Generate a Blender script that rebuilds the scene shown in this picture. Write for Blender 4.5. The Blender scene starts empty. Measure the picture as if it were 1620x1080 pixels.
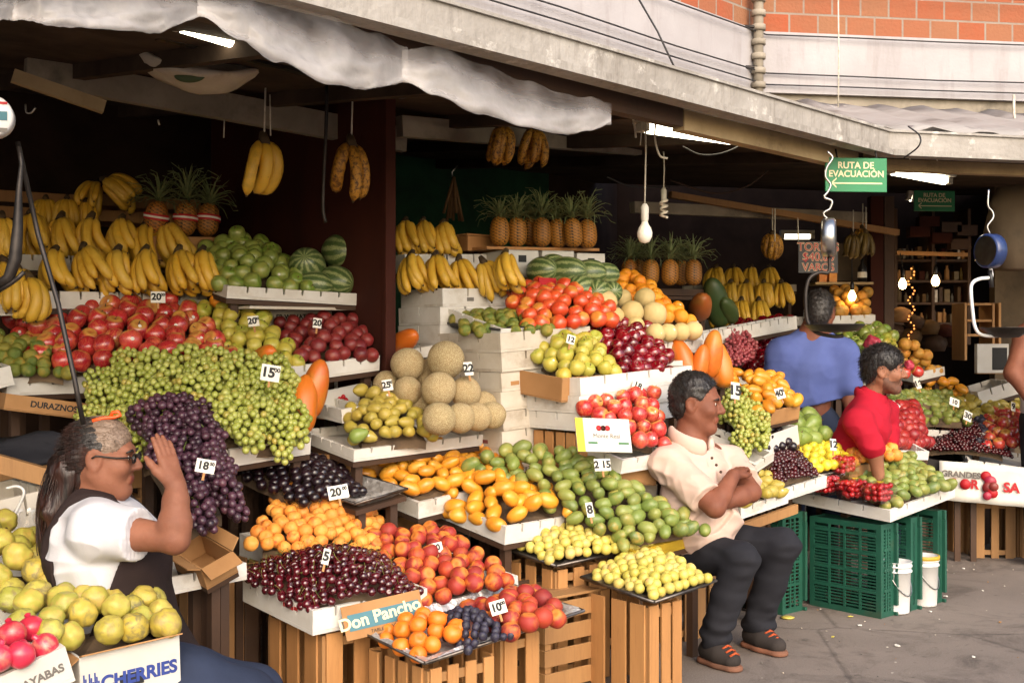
import bpy, math, random
import numpy as np
from mathutils import Vector, Matrix, Euler, noise
rad = math.radians
rnd = random.Random(11)
SC = bpy.context.scene
COL = SC.collection
F, CH, HOR = 1900.0, 1.36, 540.0

def P(px, py, d):
    """a point d metres in front of the lens, in metres"""
    return Vector(((px-810)/F*d, d, CH-(py-HOR)/F*d))

def lin(h):
    h = h.lstrip('#')
    o = []
    for i in (0, 2, 4):
        c = int(h[i:i+2], 16)/255
        o.append(c/12.92 if c <= .04045 else ((c+.055)/1.055)**2.4)
    return (o[0], o[1], o[2], 1.0)

TH = rad(40)
U = Vector((math.cos(TH), math.sin(TH), 0)); V = Vector((-math.sin(TH), math.cos(TH), 0)); Z = Vector((0, 0, 1))

def along(L, px, py, ang=40):
    a = rad(ang); c, s = math.cos(a), math.sin(a)
    k = (px-810)/F
    t = (k*L.y-L.x)/(c-k*s)
    return P(px, py, L.y+t*s)

def lerp(a, b, t): return a+(b-a)*t
def curve(pts, n=5):
    """smooth line through the points"""
    q = [Vector(p) for p in pts]; q = [q[0]*2-q[1]]+q+[q[-1]*2-q[-2]]; out = []
    for i in range(1, len(q)-2):
        for k in range(n):
            t = k/n; out.append(.5*((2*q[i])+(q[i+1]-q[i-1])*t+(2*q[i-1]-5*q[i]+4*q[i+1]-q[i+2])*t*t+(3*q[i]-q[i-1]-3*q[i+1]+q[i+2])*t**3))
    return out+[q[-2]]

# ------------------------------------------------------------------ materials
MATS = {}
class NT:
    def __init__(s, name):
        s.m = bpy.data.materials.new(name); s.m.use_nodes = True
        s.t = s.m.node_tree; s.b = s.t.nodes['Principled BSDF']; MATS[name] = s.m
    def n(s, typ, **kw):
        nd = s.t.nodes.new('ShaderNode'+typ)
        for k, v in kw.items():
            if k in nd.inputs: s.put(nd.inputs[k], v)
            else: setattr(nd, k, v)
        return nd
    def put(s, inp, v):
        if isinstance(v, bpy.types.NodeSocket): s.t.links.new(v, inp)
        elif isinstance(v, str): inp.default_value = lin(v)
        else: inp.default_value = v
    def set(s, **kw):
        for k, v in kw.items(): s.put(s.b.inputs[k.replace('_', ' ')], v)
    def ramp(s, fac, stops):
        r = s.n('ValToRGB'); s.put(r.inputs[0], fac)
        e = r.color_ramp.elements
        while len(e) < len(stops): e.new(.5)
        for i, (p, c) in enumerate(stops): e[i].position = p; e[i].color = lin(c) if isinstance(c, str) else c
        return r.outputs[0]
    def mix(s, fac, a, b, mode='MIX'):
        m = s.n('MixRGB', blend_type=mode)
        s.put(m.inputs[0], fac); s.put(m.inputs[1], a); s.put(m.inputs[2], b)
        return m.outputs[0]
    def rng(s, v, lo, hi, a=0., b=1.):
        m = s.n('MapRange'); s.put(m.inputs[0], v)
        for i, x in enumerate((lo, hi, a, b)): m.inputs[i+1].default_value = x
        return m.outputs[0]
    def math(s, op, a, b=0.):
        m = s.n('Math', operation=op); s.put(m.inputs[0], a); s.put(m.inputs[1], b); return m.outputs[0]
    def coord(s, rand=None, scale=(1, 1, 1), kind='Object'):
        tc = s.n('TexCoord').outputs[kind]
        mp = s.n('Mapping'); s.put(mp.inputs[0], tc); mp.inputs['Scale'].default_value = scale
        if rand is None: return mp.outputs[0]
        a = s.n('VectorMath', operation='ADD'); s.put(a.inputs[0], mp.outputs[0]); s.put(a.inputs[1], s.math('MULTIPLY', rand, 41.))
        return a.outputs[0]
    def noise(s, vec, scale, detail=3., rough=.5, dist=0.):
        n = s.n('TexNoise'); s.put(n.inputs['Vector'], vec)
        n.inputs['Scale'].default_value = scale; n.inputs['Detail'].default_value = detail
        n.inputs['Roughness'].default_value = rough; n.inputs['Distortion'].default_value = dist
        return n.outputs[0]
    def bump(s, h, strength=.3, dist=.01):
        b = s.n('Bump'); s.put(b.inputs['Height'], h); b.inputs['Strength'].default_value = strength; b.inputs['Distance'].default_value = dist
        s.t.links.new(b.outputs[0], s.b.inputs['Normal'])

def spread(cols): return [(i/max(1, len(cols)-1), c) for i, c in enumerate(cols)]

def fmat(name, cols, cols2=None, scale=1.3, lo=.42, hi=.6, rough=.38, bump=.0, bscale=14, speck=None, top=None, island=False, stretch=(1, 1, 1), coat=0., streak=None, sss=0.):
    """skin of a fruit: colour per fruit, blush, ends, specks"""
    s = NT(name)
    r = s.n('NewGeometry').outputs['Random Per Island'] if island else s.n('ObjectInfo').outputs['Random']
    v = s.coord(r, stretch)
    c = s.ramp(r, spread(cols))
    if cols2:
        r2 = s.math('FRACT', s.math('MULTIPLY', r, 7.31))
        c = s.mix(s.rng(s.noise(v, scale, 4., .6, .4), lo, hi), c, s.ramp(r2, spread(cols2)))
    if streak:
        c = s.mix(s.math('MULTIPLY', s.rng(s.noise(s.coord(r, (6, 6, .5)), 2.2, 4., .7), .5, .75), streak[1]), c, streak[0])
    if top:
        z = s.n('SeparateXYZ'); s.put(z.inputs[0], s.n('TexCoord').outputs['Object'])
        c = s.mix(s.rng(z.outputs[2], top[1], top[2]), c, top[0])
    if speck:
        c = s.mix(s.math('MULTIPLY', s.rng(s.noise(v, speck[1], 2., .6), speck[2], speck[2]+.06), speck[3] if len(speck) > 3 else .8), c, speck[0])
    s.set(Base_Color=c, Roughness=rough, Coat_Weight=coat, Coat_Roughness=.12)
    if sss:
        s.set(Subsurface_Weight=sss, Subsurface_Radius=(.012, .008, .004), Subsurface_Scale=.6)
    if bump: s.bump(s.noise(v, bscale, 3.), bump, .05)
    return s.m

def smat(name, a, b, scale=4., lo=.35, hi=.7, rough=.6, bump=.15, bscale=None, stretch=(1, 1, 1), metal=0., dirt=None, detail=5., bdist=.006, kind='Object', spec=.5, piece=0.):
    """surface: two tones, grain and dirt"""
    s = NT(name); r = s.n('ObjectInfo').outputs['Random']; v = s.coord(r, stretch, kind)
    n = s.noise(v, scale, detail, .62, .3)
    c = s.mix(s.rng(n, lo, hi), a, b)
    if piece:
        pr = s.n('NewGeometry').outputs['Random Per Island']
        c = s.mix(s.rng(pr, 0, 1, 0, piece), c, b); gr = s.noise(s.coord(s.math('ADD', pr, r), (14, 14, 1.1)), 6, 5, .7, .8)
        c = s.mix(s.rng(gr, .5, .8, 0, .3), c, '#4a2f18')
    if dirt:
        d = s.noise(s.coord(r), dirt[1], 6., .7)
        c = s.mix(s.math('MULTIPLY', s.rng(d, dirt[2], dirt[2]+.18), dirt[3]), c, dirt[0])
    s.set(Base_Color=c, Roughness=rough, Metallic=metal, Specular_IOR_Level=spec)
    if bump: s.bump(s.noise(v, bscale or scale*6, 4., .6), bump, bdist)
    return s.m

def emat(name, col, strength):
    s = NT(name); s.set(Base_Color=col, Emission_Color=col, Emission_Strength=strength); return s.m

# ------------------------------------------------------------------ mesh builder
ORG = {}
def rootloc(o): return ORG.get(o.name, Vector((0, 0, 0))) if o else Vector((0, 0, 0))

def props(o, label=None, cat=None, group=None, kind=None):
    if label: o['label'] = label
    if cat: o['category'] = cat
    if group: o['group'] = group
    if kind: o['kind'] = kind
    return o

def thing(name, loc, label, cat, group=None):
    o = bpy.data.objects.new(name, None); o.empty_display_size = .05; COL.objects.link(o)
    o.location = loc; ORG[o.name] = Vector(loc)
    return props(o, label, cat, group)

class MB:
    def __init__(s): s.v = []; s.f = []; s.mi = []; s.sm = []
    def add(s, verts, faces, mi=0, smooth=False):
        b = len(s.v); s.v += [tuple(x) for x in verts]
        for f in faces: s.f.append(tuple(b+i for i in f)); s.mi.append(mi); s.sm.append(smooth)
        return s
    def hexa(s, o, a, b, c, mi=0):
        """parallelepiped from a corner and three edges"""
        o, a, b, c = map(Vector, (o, a, b, c))
        if a.cross(b).dot(c) < 0: a, b = b, a
        vs = [o, o+a, o+a+b, o+b, o+c, o+a+c, o+a+b+c, o+b+c]
        return s.add(vs, [(3, 2, 1, 0), (4, 5, 6, 7), (0, 1, 5, 4), (1, 2, 6, 5), (2, 3, 7, 6), (3, 0, 4, 7)], mi)
    def box(s, c, sx, sy, sz, mi=0, ex=Vector((1, 0, 0)), ey=Vector((0, 1, 0)), ez=Vector((0, 0, 1))):
        c = Vector(c); return s.hexa(c-ex*sx/2-ey*sy/2-ez*sz/2, ex*sx, ey*sy, ez*sz, mi)
    def tube(s, pts, r, n=8, mi=0, caps=True, smooth=True, flat=None):
        pts = [Vector(p) for p in pts]; m = len(pts)
        rs = r if isinstance(r, (list, tuple)) else [r]*m
        t0 = (pts[1]-pts[0]).normalized()
        ref = Vector((0, 0, 1)) if abs(t0.z) < .9 else Vector((1, 0, 0))
        x = t0.cross(ref).normalized(); vs = []
        for i, p in enumerate(pts):
            t = (pts[min(m-1, i+1)]-pts[max(0, i-1)])
            t = t.normalized() if t.length > 1e-9 else t0
            x = (x-t*x.dot(t)).normalized(); y = t.cross(x)
            for k in range(n):
                a = 2*math.pi*k/n; vs.append(p+(x*math.cos(a)+y*math.sin(a)*(flat or 1))*rs[i])
        fs = [(i*n+k, i*n+(k+1) % n, (i+1)*n+(k+1) % n, (i+1)*n+k) for i in range(m-1) for k in range(n)]
        s.add(vs, fs, mi, smooth)
        if caps:
            b = len(s.v)-m*n
            s.f.append(tuple(b+k for k in reversed(range(n)))); s.mi.append(mi); s.sm.append(False)
            s.f.append(tuple(b+(m-1)*n+k for k in range(n))); s.mi.append(mi); s.sm.append(False)
        return s
    def lathe(s, prof, n=20, o=(0, 0, 0), ax=Z, mi=0, smooth=True, jit=None):
        o = Vector(o); ax = Vector(ax).normalized()
        x = ax.orthogonal().normalized(); y = ax.cross(x); m = len(prof); vs = []
        for i, (r, h) in enumerate(prof):
            for k in range(n):
                a = 2*math.pi*k/n; q = r if jit is None else r*jit(i, a)
                vs.append(o+ax*h+(x*math.cos(a)+y*math.sin(a))*q)
        fs = [(i*n+k, i*n+(k+1) % n, (i+1)*n+(k+1) % n, (i+1)*n+k) for i in range(m-1) for k in range(n)]
        return s.add(vs, fs, mi, smooth)
    def grid(s, rows, mi=0, smooth=True, thick=None):
        """rows of points -> sheet; thick = closed slab of that thickness"""
        R_, C_ = len(rows), len(rows[0]); rows = [[Vector(p) for p in r] for r in rows]
        vs = [p for r in rows for p in r]
        fs = [(i*C_+j, i*C_+j+1, (i+1)*C_+j+1, (i+1)*C_+j) for i in range(R_-1) for j in range(C_-1)]
        if not thick: return s.add(vs, fs, mi, smooth)
        bot = []
        for i in range(R_):
            for j in range(C_):
                a = rows[min(R_-1, i+1)][j]-rows[max(0, i-1)][j]; b = rows[i][min(C_-1, j+1)]-rows[i][max(0, j-1)]
                nn = b.cross(a); nn = nn.normalized() if nn.length > 1e-12 else Z
                bot.append(rows[i][j]-nn*thick)
        k = R_*C_
        g = [tuple(k+q for q in reversed(f)) for f in fs]
        ring = [j for j in range(C_)]+[i*C_+C_-1 for i in range(1, R_)]+[(R_-1)*C_+j for j in range(C_-2, -1, -1)]+[i*C_ for i in range(R_-2, 0, -1)]
        sd = [(ring[(q+1) % len(ring)], ring[q], k+ring[q], k+ring[(q+1) % len(ring)]) for q in range(len(ring))]
        return s.add(vs+bot, fs+g+sd, mi, smooth)
    def sphere(s, c, r, n=10, m=7, mi=0, sc=(1, 1, 1)):
        c = Vector(c); vs = [c+Vector((0, 0, r*sc[2]))]
        for i in range(1, m):
            t = math.pi*i/m
            for k in range(n):
                a = 2*math.pi*k/n; vs.append(c+Vector((r*sc[0]*math.sin(t)*math.cos(a), r*sc[1]*math.sin(t)*math.sin(a), r*sc[2]*math.cos(t))))
        vs.append(c-Vector((0, 0, r*sc[2]))); e = len(vs)-1
        fs = [(0, 1+k, 1+(k+1) % n) for k in range(n)]
        fs += [(1+i*n+k, 1+(i+1)*n+k, 1+(i+1)*n+(k+1) % n, 1+i*n+(k+1) % n) for i in range(m-2) for k in range(n)]
        fs += [(e, 1+(m-2)*n+(k+1) % n, 1+(m-2)*n+k) for k in range(n)]
        return s.add(vs, fs, mi, True)
    def mesh(s, name, mats, off=Vector((0, 0, 0))):
        me = bpy.data.meshes.new(name)
        me.from_pydata([(v[0]-off.x, v[1]-off.y, v[2]-off.z) for v in s.v], [], s.f)
        for m in (mats if isinstance(mats, (list, tuple)) else [mats]): me.materials.append(MATS[m] if isinstance(m, str) else m)
        me.polygons.foreach_set('material_index', s.mi); me.polygons.foreach_set('use_smooth', s.sm)
        me.update(); return me
    def build(s, name, mats, parent=None, bevel=0, at=None, label=None, cat=None, group=None, kind=None):
        if parent is None and at is None:
            a = np.array(s.v); lo, hi = a.min(0), a.max(0); at = Vector(((lo[0]+hi[0])/2, (lo[1]+hi[1])/2, lo[2]))
        off = rootloc(parent) if parent else Vector(at)
        o = bpy.data.objects.new(name, s.mesh(name, mats, off)); COL.objects.link(o)
        if parent: o.parent = parent; ORG[o.name] = off
        else: o.location = off; ORG[o.name] = off
        if bevel:
            b = o.modifiers.new('edge', 'BEVEL'); b.width = bevel; b.segments = 2; b.limit_method = 'ANGLE'
        return props(o, label, cat, group, kind)

def text(body, c, ex, ez, size, mat, parent, name='lettering', bold=0., align='CENTER', extr=.0006):
    cu = bpy.data.curves.new(name, 'FONT'); cu.body = body; cu.size = size; cu.align_x = align; cu.align_y = 'CENTER'
    cu.extrude = extr; cu.offset = bold
    cu.materials.append(MATS[mat])
    o = bpy.data.objects.new(name, cu); COL.objects.link(o)
    ex = Vector(ex).normalized(); ez = Vector(ez); ez = (ez-ex*ez.dot(ex)).normalized(); nn = ex.cross(ez)
    m = Matrix((ex, ez, nn)).transposed().to_4x4(); m.translation = Vector(c)-rootloc(parent)
    o.parent = parent; o.matrix_local = m
    ORG[o.name] = rootloc(parent)
    return o

_ORD = 'first second third fourth fifth sixth seventh eighth ninth tenth eleventh twelfth thirteenth fourteenth fifteenth sixteenth seventeenth eighteenth nineteenth twentieth'.split()
def nth(i):
    return _ORD[i] if i < 20 else f"{i+1}{'st' if (i+1)%10==1 else 'nd' if (i+1)%10==2 else 'rd' if (i+1)%10==3 else 'th'}"
# ------------------------------------------------------------------ surfaces
smat('foam', '#d3d0ca', '#bdb6aa', 5, .35, .8, .7, .2, 60, dirt=('#8b7558', 4.5, .55, .55))
smat('foam_old', '#c8c1b4', '#a89b88', 4, .3, .75, .75, .25, 50, dirt=('#6d5842', 4, .54, .55))
smat('cardboard', '#a87d50', '#8b6339', 3, .3, .75, .85, .12, 40, dirt=('#5d4126', 5, .62, .5))
smat('carton_white', '#cac7c0', '#b5b0a6', 3, .3, .75, .6, .08, 40, dirt=('#8b7a62', 5, .63, .35))
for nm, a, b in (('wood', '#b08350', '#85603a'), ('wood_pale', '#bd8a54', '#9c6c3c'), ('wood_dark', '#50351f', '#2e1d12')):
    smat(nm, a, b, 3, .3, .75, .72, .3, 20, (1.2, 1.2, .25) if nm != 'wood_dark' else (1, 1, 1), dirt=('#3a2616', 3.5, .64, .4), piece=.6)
smat('timber', '#b39c76', '#84704f', 3, .3, .75, .8, .3, 20, dirt=('#40301e', 3, .55, .7))
smat('foil', '#dedbd8', '#b3aeaa', 30, .35, .65, .3, .9, 40, metal=.6, bdist=.012)
smat('tray_metal', '#77706a', '#4c4642', 14, .35, .65, .35, .3, 30, metal=.8)
smat('tray_black', '#1c1a19', '#2b2726', 9, .3, .7, .4, .2, 40)
smat('tray_yellow', '#c9a428', '#8e7420', 6, .3, .75, .5, .2, 40, dirt=('#4c3a18', 5, .58, .6))
smat('lining', '#6a5640', '#43362a', 9, .35, .7, .9, .4, 30)
smat('crate_green', '#205442', '#173f32', 4, .3, .75, .45, .08, 30, dirt=('#4a4433', 5, .6, .5))
smat('bucket_white', '#dcdcdc', '#c2bfba', 4, .3, .75, .4, .05, 30, dirt=('#7d6d58', 5, .62, .5))
smat('steel', '#b8b6b2', '#8c8883', 12, .3, .7, .28, .05, metal=1.)
smat('steel_dark', '#3a3430', '#1f1b19', 12, .3, .7, .45, .1, metal=.6)
smat('rope_white', '#d8d2c4', '#aaa28f', 40, .3, .7, .85, .3)
smat('cable', '#1c1a1a', '#2a2727', 20, .3, .7, .6, 0)
smat('black_plastic', '#141313', '#211f1f', 20, .3, .7, .4, .05)
smat('paper', '#d9d6ce', '#cac5b8', 6, .3, .7, .7, .05)
smat('sign_green', '#1b7a4a', '#176a40', 3, .3, .7, .55, .02, dirt=('#25583c', 5, .6, .6))
smat('sign_black', '#161012', '#0e0a0b', 3, .3, .7, .5, 0)
smat('ink_black', '#111111', '#1b1b1b', 3, .3, .7, .7, 0)
smat('ink_red', '#b3121b', '#9a0f18', 3, .3, .7, .6, 0)
smat('ink_blue', '#2c3f86', '#233470', 3, .3, .7, .6, 0)
smat('ink_teal', '#33606c', '#44737e', 3, .3, .7, .7, 0)
smat('ink_cream', '#d9cfa8', '#cbbf95', 3, .3, .7, .6, 0)
smat('ink_grey', '#6b6660', '#57524d', 3, .3, .7, .7, 0)
smat('ink_yellow', '#e3c31a', '#d2b014', 3, .3, .7, .5, 0)
smat('ink_green', '#2f6f3a', '#275f31', 3, .3, .7, .6, 0)
smat('lilac', '#6d5a86', '#4f4066', 8, .3, .7, .5, .3)
smat('blue_enamel', '#2a3a66', '#202e54', 6, .3, .7, .3, .03)
smat('orange_plastic', '#e4571d', '#d04a14', 6, .3, .7, .35, .03)
smat('panel_brown', '#431d13', '#27100b', 2.5, .3, .75, .8, .15, 20, (1, 1, .4), spec=.2)
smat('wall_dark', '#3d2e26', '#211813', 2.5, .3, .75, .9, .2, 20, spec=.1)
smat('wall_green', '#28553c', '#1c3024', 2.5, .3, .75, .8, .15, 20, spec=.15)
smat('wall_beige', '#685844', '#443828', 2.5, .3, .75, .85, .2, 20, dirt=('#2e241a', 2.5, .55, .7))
smat('ceiling_dark', '#54463b', '#2e251f', 3, .3, .75, .9, .3, 18, spec=.1)
smat('beam_grey', '#a09686', '#71685a', 3, .3, .75, .8, .25, 20, dirt=('#2b231b', 2.5, .55, .7))
smat('tube_body', '#c9c6bb', '#a8a395', 5, .3, .7, .5, .05)
emat('tube_glow', '#fff4d6', 5.); emat('tube_dim', '#fff4d6', 1.2)
smat('roof_metal', '#9a9590', '#7d7872', 3, .3, .75, .7, .2, 20, dirt=('#4a4038', 3, .55, .6))
emat('bulb_glow', '#ffd08a', 12.)
emat('fairy_glow', '#ff9a4a', .9)
smat('bulb_off', '#efe9dc', '#e2dac8', 4, .3, .7, .18, 0)

# plaster of the building above, with run-off stains
s = NT('plaster'); v = s.coord(None); 
c = s.mix(s.rng(s.noise(v, 1.3, 6, .6), .3, .75), '#aaa6a7', '#938e8e')
c = s.mix(s.math('MULTIPLY', s.rng(s.noise(s.coord(None, (3.5, 3.5, .5)), 2.2, 6, .7), .5, .75), .5), c, '#7d726c')
s.set(Base_Color=c, Roughness=.85); s.bump(s.noise(v, 45, 4), .25, .01)
# concrete fascia: vertical dirty streaks
s = NT('fascia'); v = s.coord(None)
c = s.mix(s.rng(s.noise(v, 2.0, 6, .65), .3, .75), '#a39e97', '#7b756d')
st = s.math('MULTIPLY', s.rng(s.noise(s.coord(None, (7, 7, .9)), 2.6, 8, .78, .6), .47, .72), s.rng(s.noise(v, .9, 4, .6), .38, .62, .15, 1.))
c = s.mix(s.math('MULTIPLY', st, .85), c, '#4f4438')
c = s.mix(s.math('MULTIPLY', s.rng(s.noise(v, 7, 5, .7), .58, .72), .6), c, '#e4dfd6')
s.set(Base_Color=c, Roughness=.85); s.bump(s.noise(v, 30, 5), .5, .015)
# brick wall: UV-laid courses
s = NT('brick'); uv = s.n('TexCoord').outputs['UV']
b = s.n('TexBrick'); s.put(b.inputs['Vector'], uv)
for k, x in dict(Scale=1., Mortar_Size=.008, Mortar_Smooth=.2, Bias=0., Brick_Width=.215, Row_Height=.145).items(): b.inputs[k.replace('_', ' ')].default_value = x
b.inputs['Color1'].default_value = lin('#96492a'); b.inputs['Color2'].default_value = lin('#8c6044'); b.inputs['Mortar'].default_value = lin('#8b8074')
c = s.mix(s.math('MULTIPLY', s.rng(s.noise(uv, 5, 6, .7), .4, .7), .45), b.outputs['Color'], '#80583e')
s.set(Base_Color=c, Roughness=.9)
s.bump(s.math('SUBTRACT', s.noise(uv, 40, 4), s.math('MULTIPLY', b.outputs['Fac'], 1.5)), .5, .012)
# asphalt: grit, patches, cracks, stains
s = NT('asphalt'); v = s.coord(None)
c = s.mix(s.rng(s.noise(v, .9, 8, .65), .3, .72), '#83756a', '#5f544b')
c = s.mix(s.rng(s.noise(v, 160, 3, .7), .45, .75), c, '#877e76')
c = s.mix(s.math('MULTIPLY', s.rng(s.noise(v, 2.4, 7, .75, .8), .5, .68), .7), c, '#3b322c')
c = s.mix(s.math('MULTIPLY', s.rng(s.noise(v, 11, 5, .7, .4), .6, .7), .5), c, '#2c2521')
vo = s.n('TexVoronoi', feature='DISTANCE_TO_EDGE'); s.put(vo.inputs['Vector'], s.noise_v(v) if hasattr(s, 'noise_v') else v); vo.inputs['Scale'].default_value = .55
cr = s.rng(s.math('ADD', vo.outputs['Distance'], s.math('MULTIPLY', s.noise(v, 7, 5, .7), .035)), .018, .026, 1., 0.)
c = s.mix(s.math('MULTIPLY', cr, .4), c, '#2a2420')
c = s.mix(s.rng(s.noise(v, 26, 2, .5), .74, .77), c, '#a79d92')
s.set(Base_Color=c, Roughness=s.rng(s.noise(v, 2, 4), .3, .7, .7, .95))
s.bump(s.math('SUBTRACT', s.noise(v, 130, 4, .7), s.math('MULTIPLY', cr, .6)), .6, .006)
# translucent plastic sheet
s = NT('plastic_sheet'); v = s.coord(None)
tr = s.n('BsdfTransparent'); tr.inputs[0].default_value = (.92, .91, .89, 1)
tl = s.n('BsdfTranslucent'); tl.inputs[0].default_value = lin('#efebe8')
gl = s.n('BsdfPrincipled'); gl.inputs['Base Color'].default_value = lin('#dedad7'); gl.inputs['Roughness'].default_value = .13
bp = s.n('Bump'); s.put(bp.inputs['Height'], s.math('ABSOLUTE', s.math('SUBTRACT', s.noise(s.coord(None, (1.6, 1.6, .6)), 12, 6, .6, 1.6), .5))); bp.inputs['Strength'].default_value = .22; bp.inputs['Distance'].default_value = .05
s.t.links.new(bp.outputs[0], gl.inputs['Normal']); s.t.links.new(bp.outputs[0], tl.inputs['Normal'])
m1 = s.n('MixShader'); m1.inputs[0].default_value = .5; s.t.links.new(tl.outputs[0], m1.inputs[1]); s.t.links.new(gl.outputs[0], m1.inputs[2])
m2 = s.n('MixShader'); fo = s.n('Attribute', attribute_name='fold').outputs['Fac']; s.put(m2.inputs[0], s.math('ADD', s.rng(s.noise(v, 4, 5, .65), .3, .7, -.12, .14), s.rng(s.math('POWER', fo, 1.8), 0, 1, .10, .62))); s.t.links.new(tr.outputs[0], m2.inputs[1]); s.t.links.new(m1.outputs[0], m2.inputs[2])
s.t.links.new(m2.outputs[0], s.t.nodes['Material Output'].inputs[0])
# clear clamshell
s = NT('clear_plastic'); tr = s.n('BsdfTransparent'); gl = s.n('BsdfGlossy'); gl.inputs['Roughness'].default_value = .08
lw = s.n('LayerWeight'); lw.inputs[0].default_value = .35
m2 = s.n('MixShader'); s.put(m2.inputs[0], s.rng(lw.outputs['Facing'], 0, 1, .1, .6)); s.t.links.new(tr.outputs[0], m2.inputs[1]); s.t.links.new(gl.outputs[0], m2.inputs[2])
s.t.links.new(m2.outputs[0], s.t.nodes['Material Output'].inputs[0])

# ------------------------------------------------------------------ fruit skins
fmat('apple_red', ['#a3161f', '#b42630', '#8e1422', '#bb3a38'], ['#c4483a', '#cc6644', '#b0242c', '#d09a58'], 1.1, .46, .68, .25, streak=('#e0a05a', .35), speck=('#e6b48a', 22, .66, .5), top=('#c9a24a', .62, .95), coat=.35)
fmat('apple_dark', ['#5a0612', '#720a16', '#4a0510'], ['#8a1420', '#640914'], 1.2, .45, .7, .18, speck=('#a85050', 24, .68, .4), coat=.6)
fmat('apple_yellow', ['#a89a3a', '#b3a546', '#9c9838', '#b8a03c'], ['#b8983a', '#949438', '#b8aa50'], 1.2, .45, .7, .38, speck=('#8a7a34', 26, .68, .5), top=('#8f9a34', .65, .95))
fmat('apple_green', ['#74843a', '#828f44', '#6a7834'], ['#8f9648', '#988f40'], 1.2, .45, .7, .35, speck=('#d5dc9a', 24, .67, .5), top=('#6c8a2c', .6, .95), coat=.2)
fmat('citrus_green', ['#4f6424', '#60702a', '#767a2e', '#948432'], ['#70762c', '#a08630'], 1.0, .45, .65, .42, .35, 18, top=('#5d6a26', .8, 1))
fmat('citrus_orange', ['#e0871a', '#e8961f', '#d97d16'], ['#e9a52c', '#d97412'], 1.0, .4, .7, .4, .3, 18)
fmat('citrus_tan', ['#c9822c', '#c08a38', '#b97a2a'], ['#a9893a', '#cf9a44'], 1.0, .4, .7, .45, .3, 18)
fmat('tomato', ['#c94222', '#d05228', '#bb3620'], ['#d2683a', '#c44a26'], 1.0, .45, .7, .34, top=('#c98a3a', .6, .9), coat=.3)
fmat('peach', ['#a83a22', '#8e2420', '#9c2c20', '#701c20'], ['#cf7a28', '#b8501f', '#7a1f20', '#c96a24'], .85, .46, .66, .62, top=('#d88a34', .6, .95))
fmat('apricot', ['#dc8f36', '#e09a42', '#d98434'], ['#c8572a', '#d9752e', '#e0a850'], .9, .5, .68, .6)
fmat('apricot_bright', ['#d9701a', '#df7c22', '#d26a18'], ['#df8a30', '#cc5c18'], .9, .5, .7, .45)
fmat('plum_dark', ['#140a10', '#1c0e15', '#10080d', '#231017'], ['#301820', '#1d1019'], 1.0, .5, .75, .3, coat=.3)
fmat('plum_blue', ['#1d1a26', '#262230', '#17141f'], ['#4a4658', '#38344a'], 1.4, .45, .7, .55)
fmat('plum_red', ['#8a1f22', '#9c2a26', '#7a161f'], ['#a8402c', '#6a1420'], 1.1, .45, .7, .38)
fmat('pear_red', ['#6c1c20', '#7c2626', '#5c161c'], ['#8a3a2c', '#6a2a24'], 1.1, .45, .7, .45)
fmat('cherry', ['#2c060c', '#3c0a10', '#52101a', '#240509'], ['#601620', '#3a0810'], 1.0, .5, .75, .12, coat=.7)
fmat('cherry_mass', ['#2a070b', '#3a0b10', '#4c1016', '#200508'], None, rough=.2, coat=.4, island=True)
fmat('guava', ['#b9aa4c', '#c2b358', '#aea244', '#c6b068'], ['#c99868', '#c4b468', '#a89c42'], 1.0, .52, .74, .45, speck=('#6d5a2a', 16, .74, .6))
fmat('guava_yellow', ['#d9bf2e', '#e0c93c', '#cfb52a'], ['#e2d05a', '#c9b22e'], 1.0, .5, .7, .4, speck=('#7d6a2a', 16, .74, .6))
fmat('pear_yellow', ['#a3903a', '#ad9842', '#958834'], ['#b39c4c', '#86803a'], 1.0, .45, .7, .45, speck=('#6e5c26', 20, .66, .6))
fmat('pear_green', ['#71863a', '#7d8f44', '#687a34'], ['#8a964c', '#74863c'], 1.0, .45, .7, .4, speck=('#5d6a2a', 22, .68, .5))
fmat('quince', ['#a39c40', '#ada048', '#94923c', '#b29a3e'], ['#77743e', '#b59848', '#6a6440'], 1.6, .46, .62, .5, .08, 8, speck=('#6a5a2a', 9, .72, .5))
fmat('mango_yellow', ['#d08a22', '#d8962c', '#c87e1e'], ['#d8a03c', '#c8761e', '#b8943a'], 1.0, .45, .7, .38, speck=('#7a5a20', 15, .72, .5), coat=.15)
fmat('mango_green', ['#647636', '#74823c', '#868a44', '#5a6c36'], ['#958a46', '#788540', '#a38a44'], .9, .48, .7, .42, speck=('#c9cc8a', 26, .68, .4))
fmat('melon', ['#a08458', '#967c50', '#a88a5e'], ['#8a784a', '#ad8e62'], 1.5, .4, .7, .75, .5, 26, speck=('#d6c8a0', 30, .5, .85))
fmat('melon_pale', ['#c4ad74', '#bda66c', '#cdb57e'], ['#cbb684', '#b09a60'], 1.2, .4, .7, .6, .2, 20)
fmat('papaya', ['#c7661c', '#bd5e1c', '#cc721f'], ['#b97a2a', '#b85a1c', '#a8862e'], .9, .48, .72, .4, speck=('#7a4a1c', 12, .72, .5))
fmat('papaya_dull', ['#a85a24', '#9a5222'], ['#6a5a2a', '#b86a2a'], .9, .45, .7, .5)
fmat('papaya_green', ['#2f4420', '#3a4a22'], ['#5a5a28', '#2c3a1c'], .9, .45, .7, .5)
fmat('grape_green', ['#8c9440', '#9aa04c', '#a5a758', '#7f8838', '#aa9a4c'], None, rough=.28, island=True, sss=.25)
fmat('grape_purple', ['#2d1a24', '#3c2230', '#4c2c3a', '#241520', '#5a3440'], ['#5a4654', '#3a2430'], 20, .5, .7, .38, island=True)
fmat('grape_pink', ['#8a3a40', '#9a464a', '#7a3038', '#a35a58'], None, rough=.35, island=True)
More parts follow.
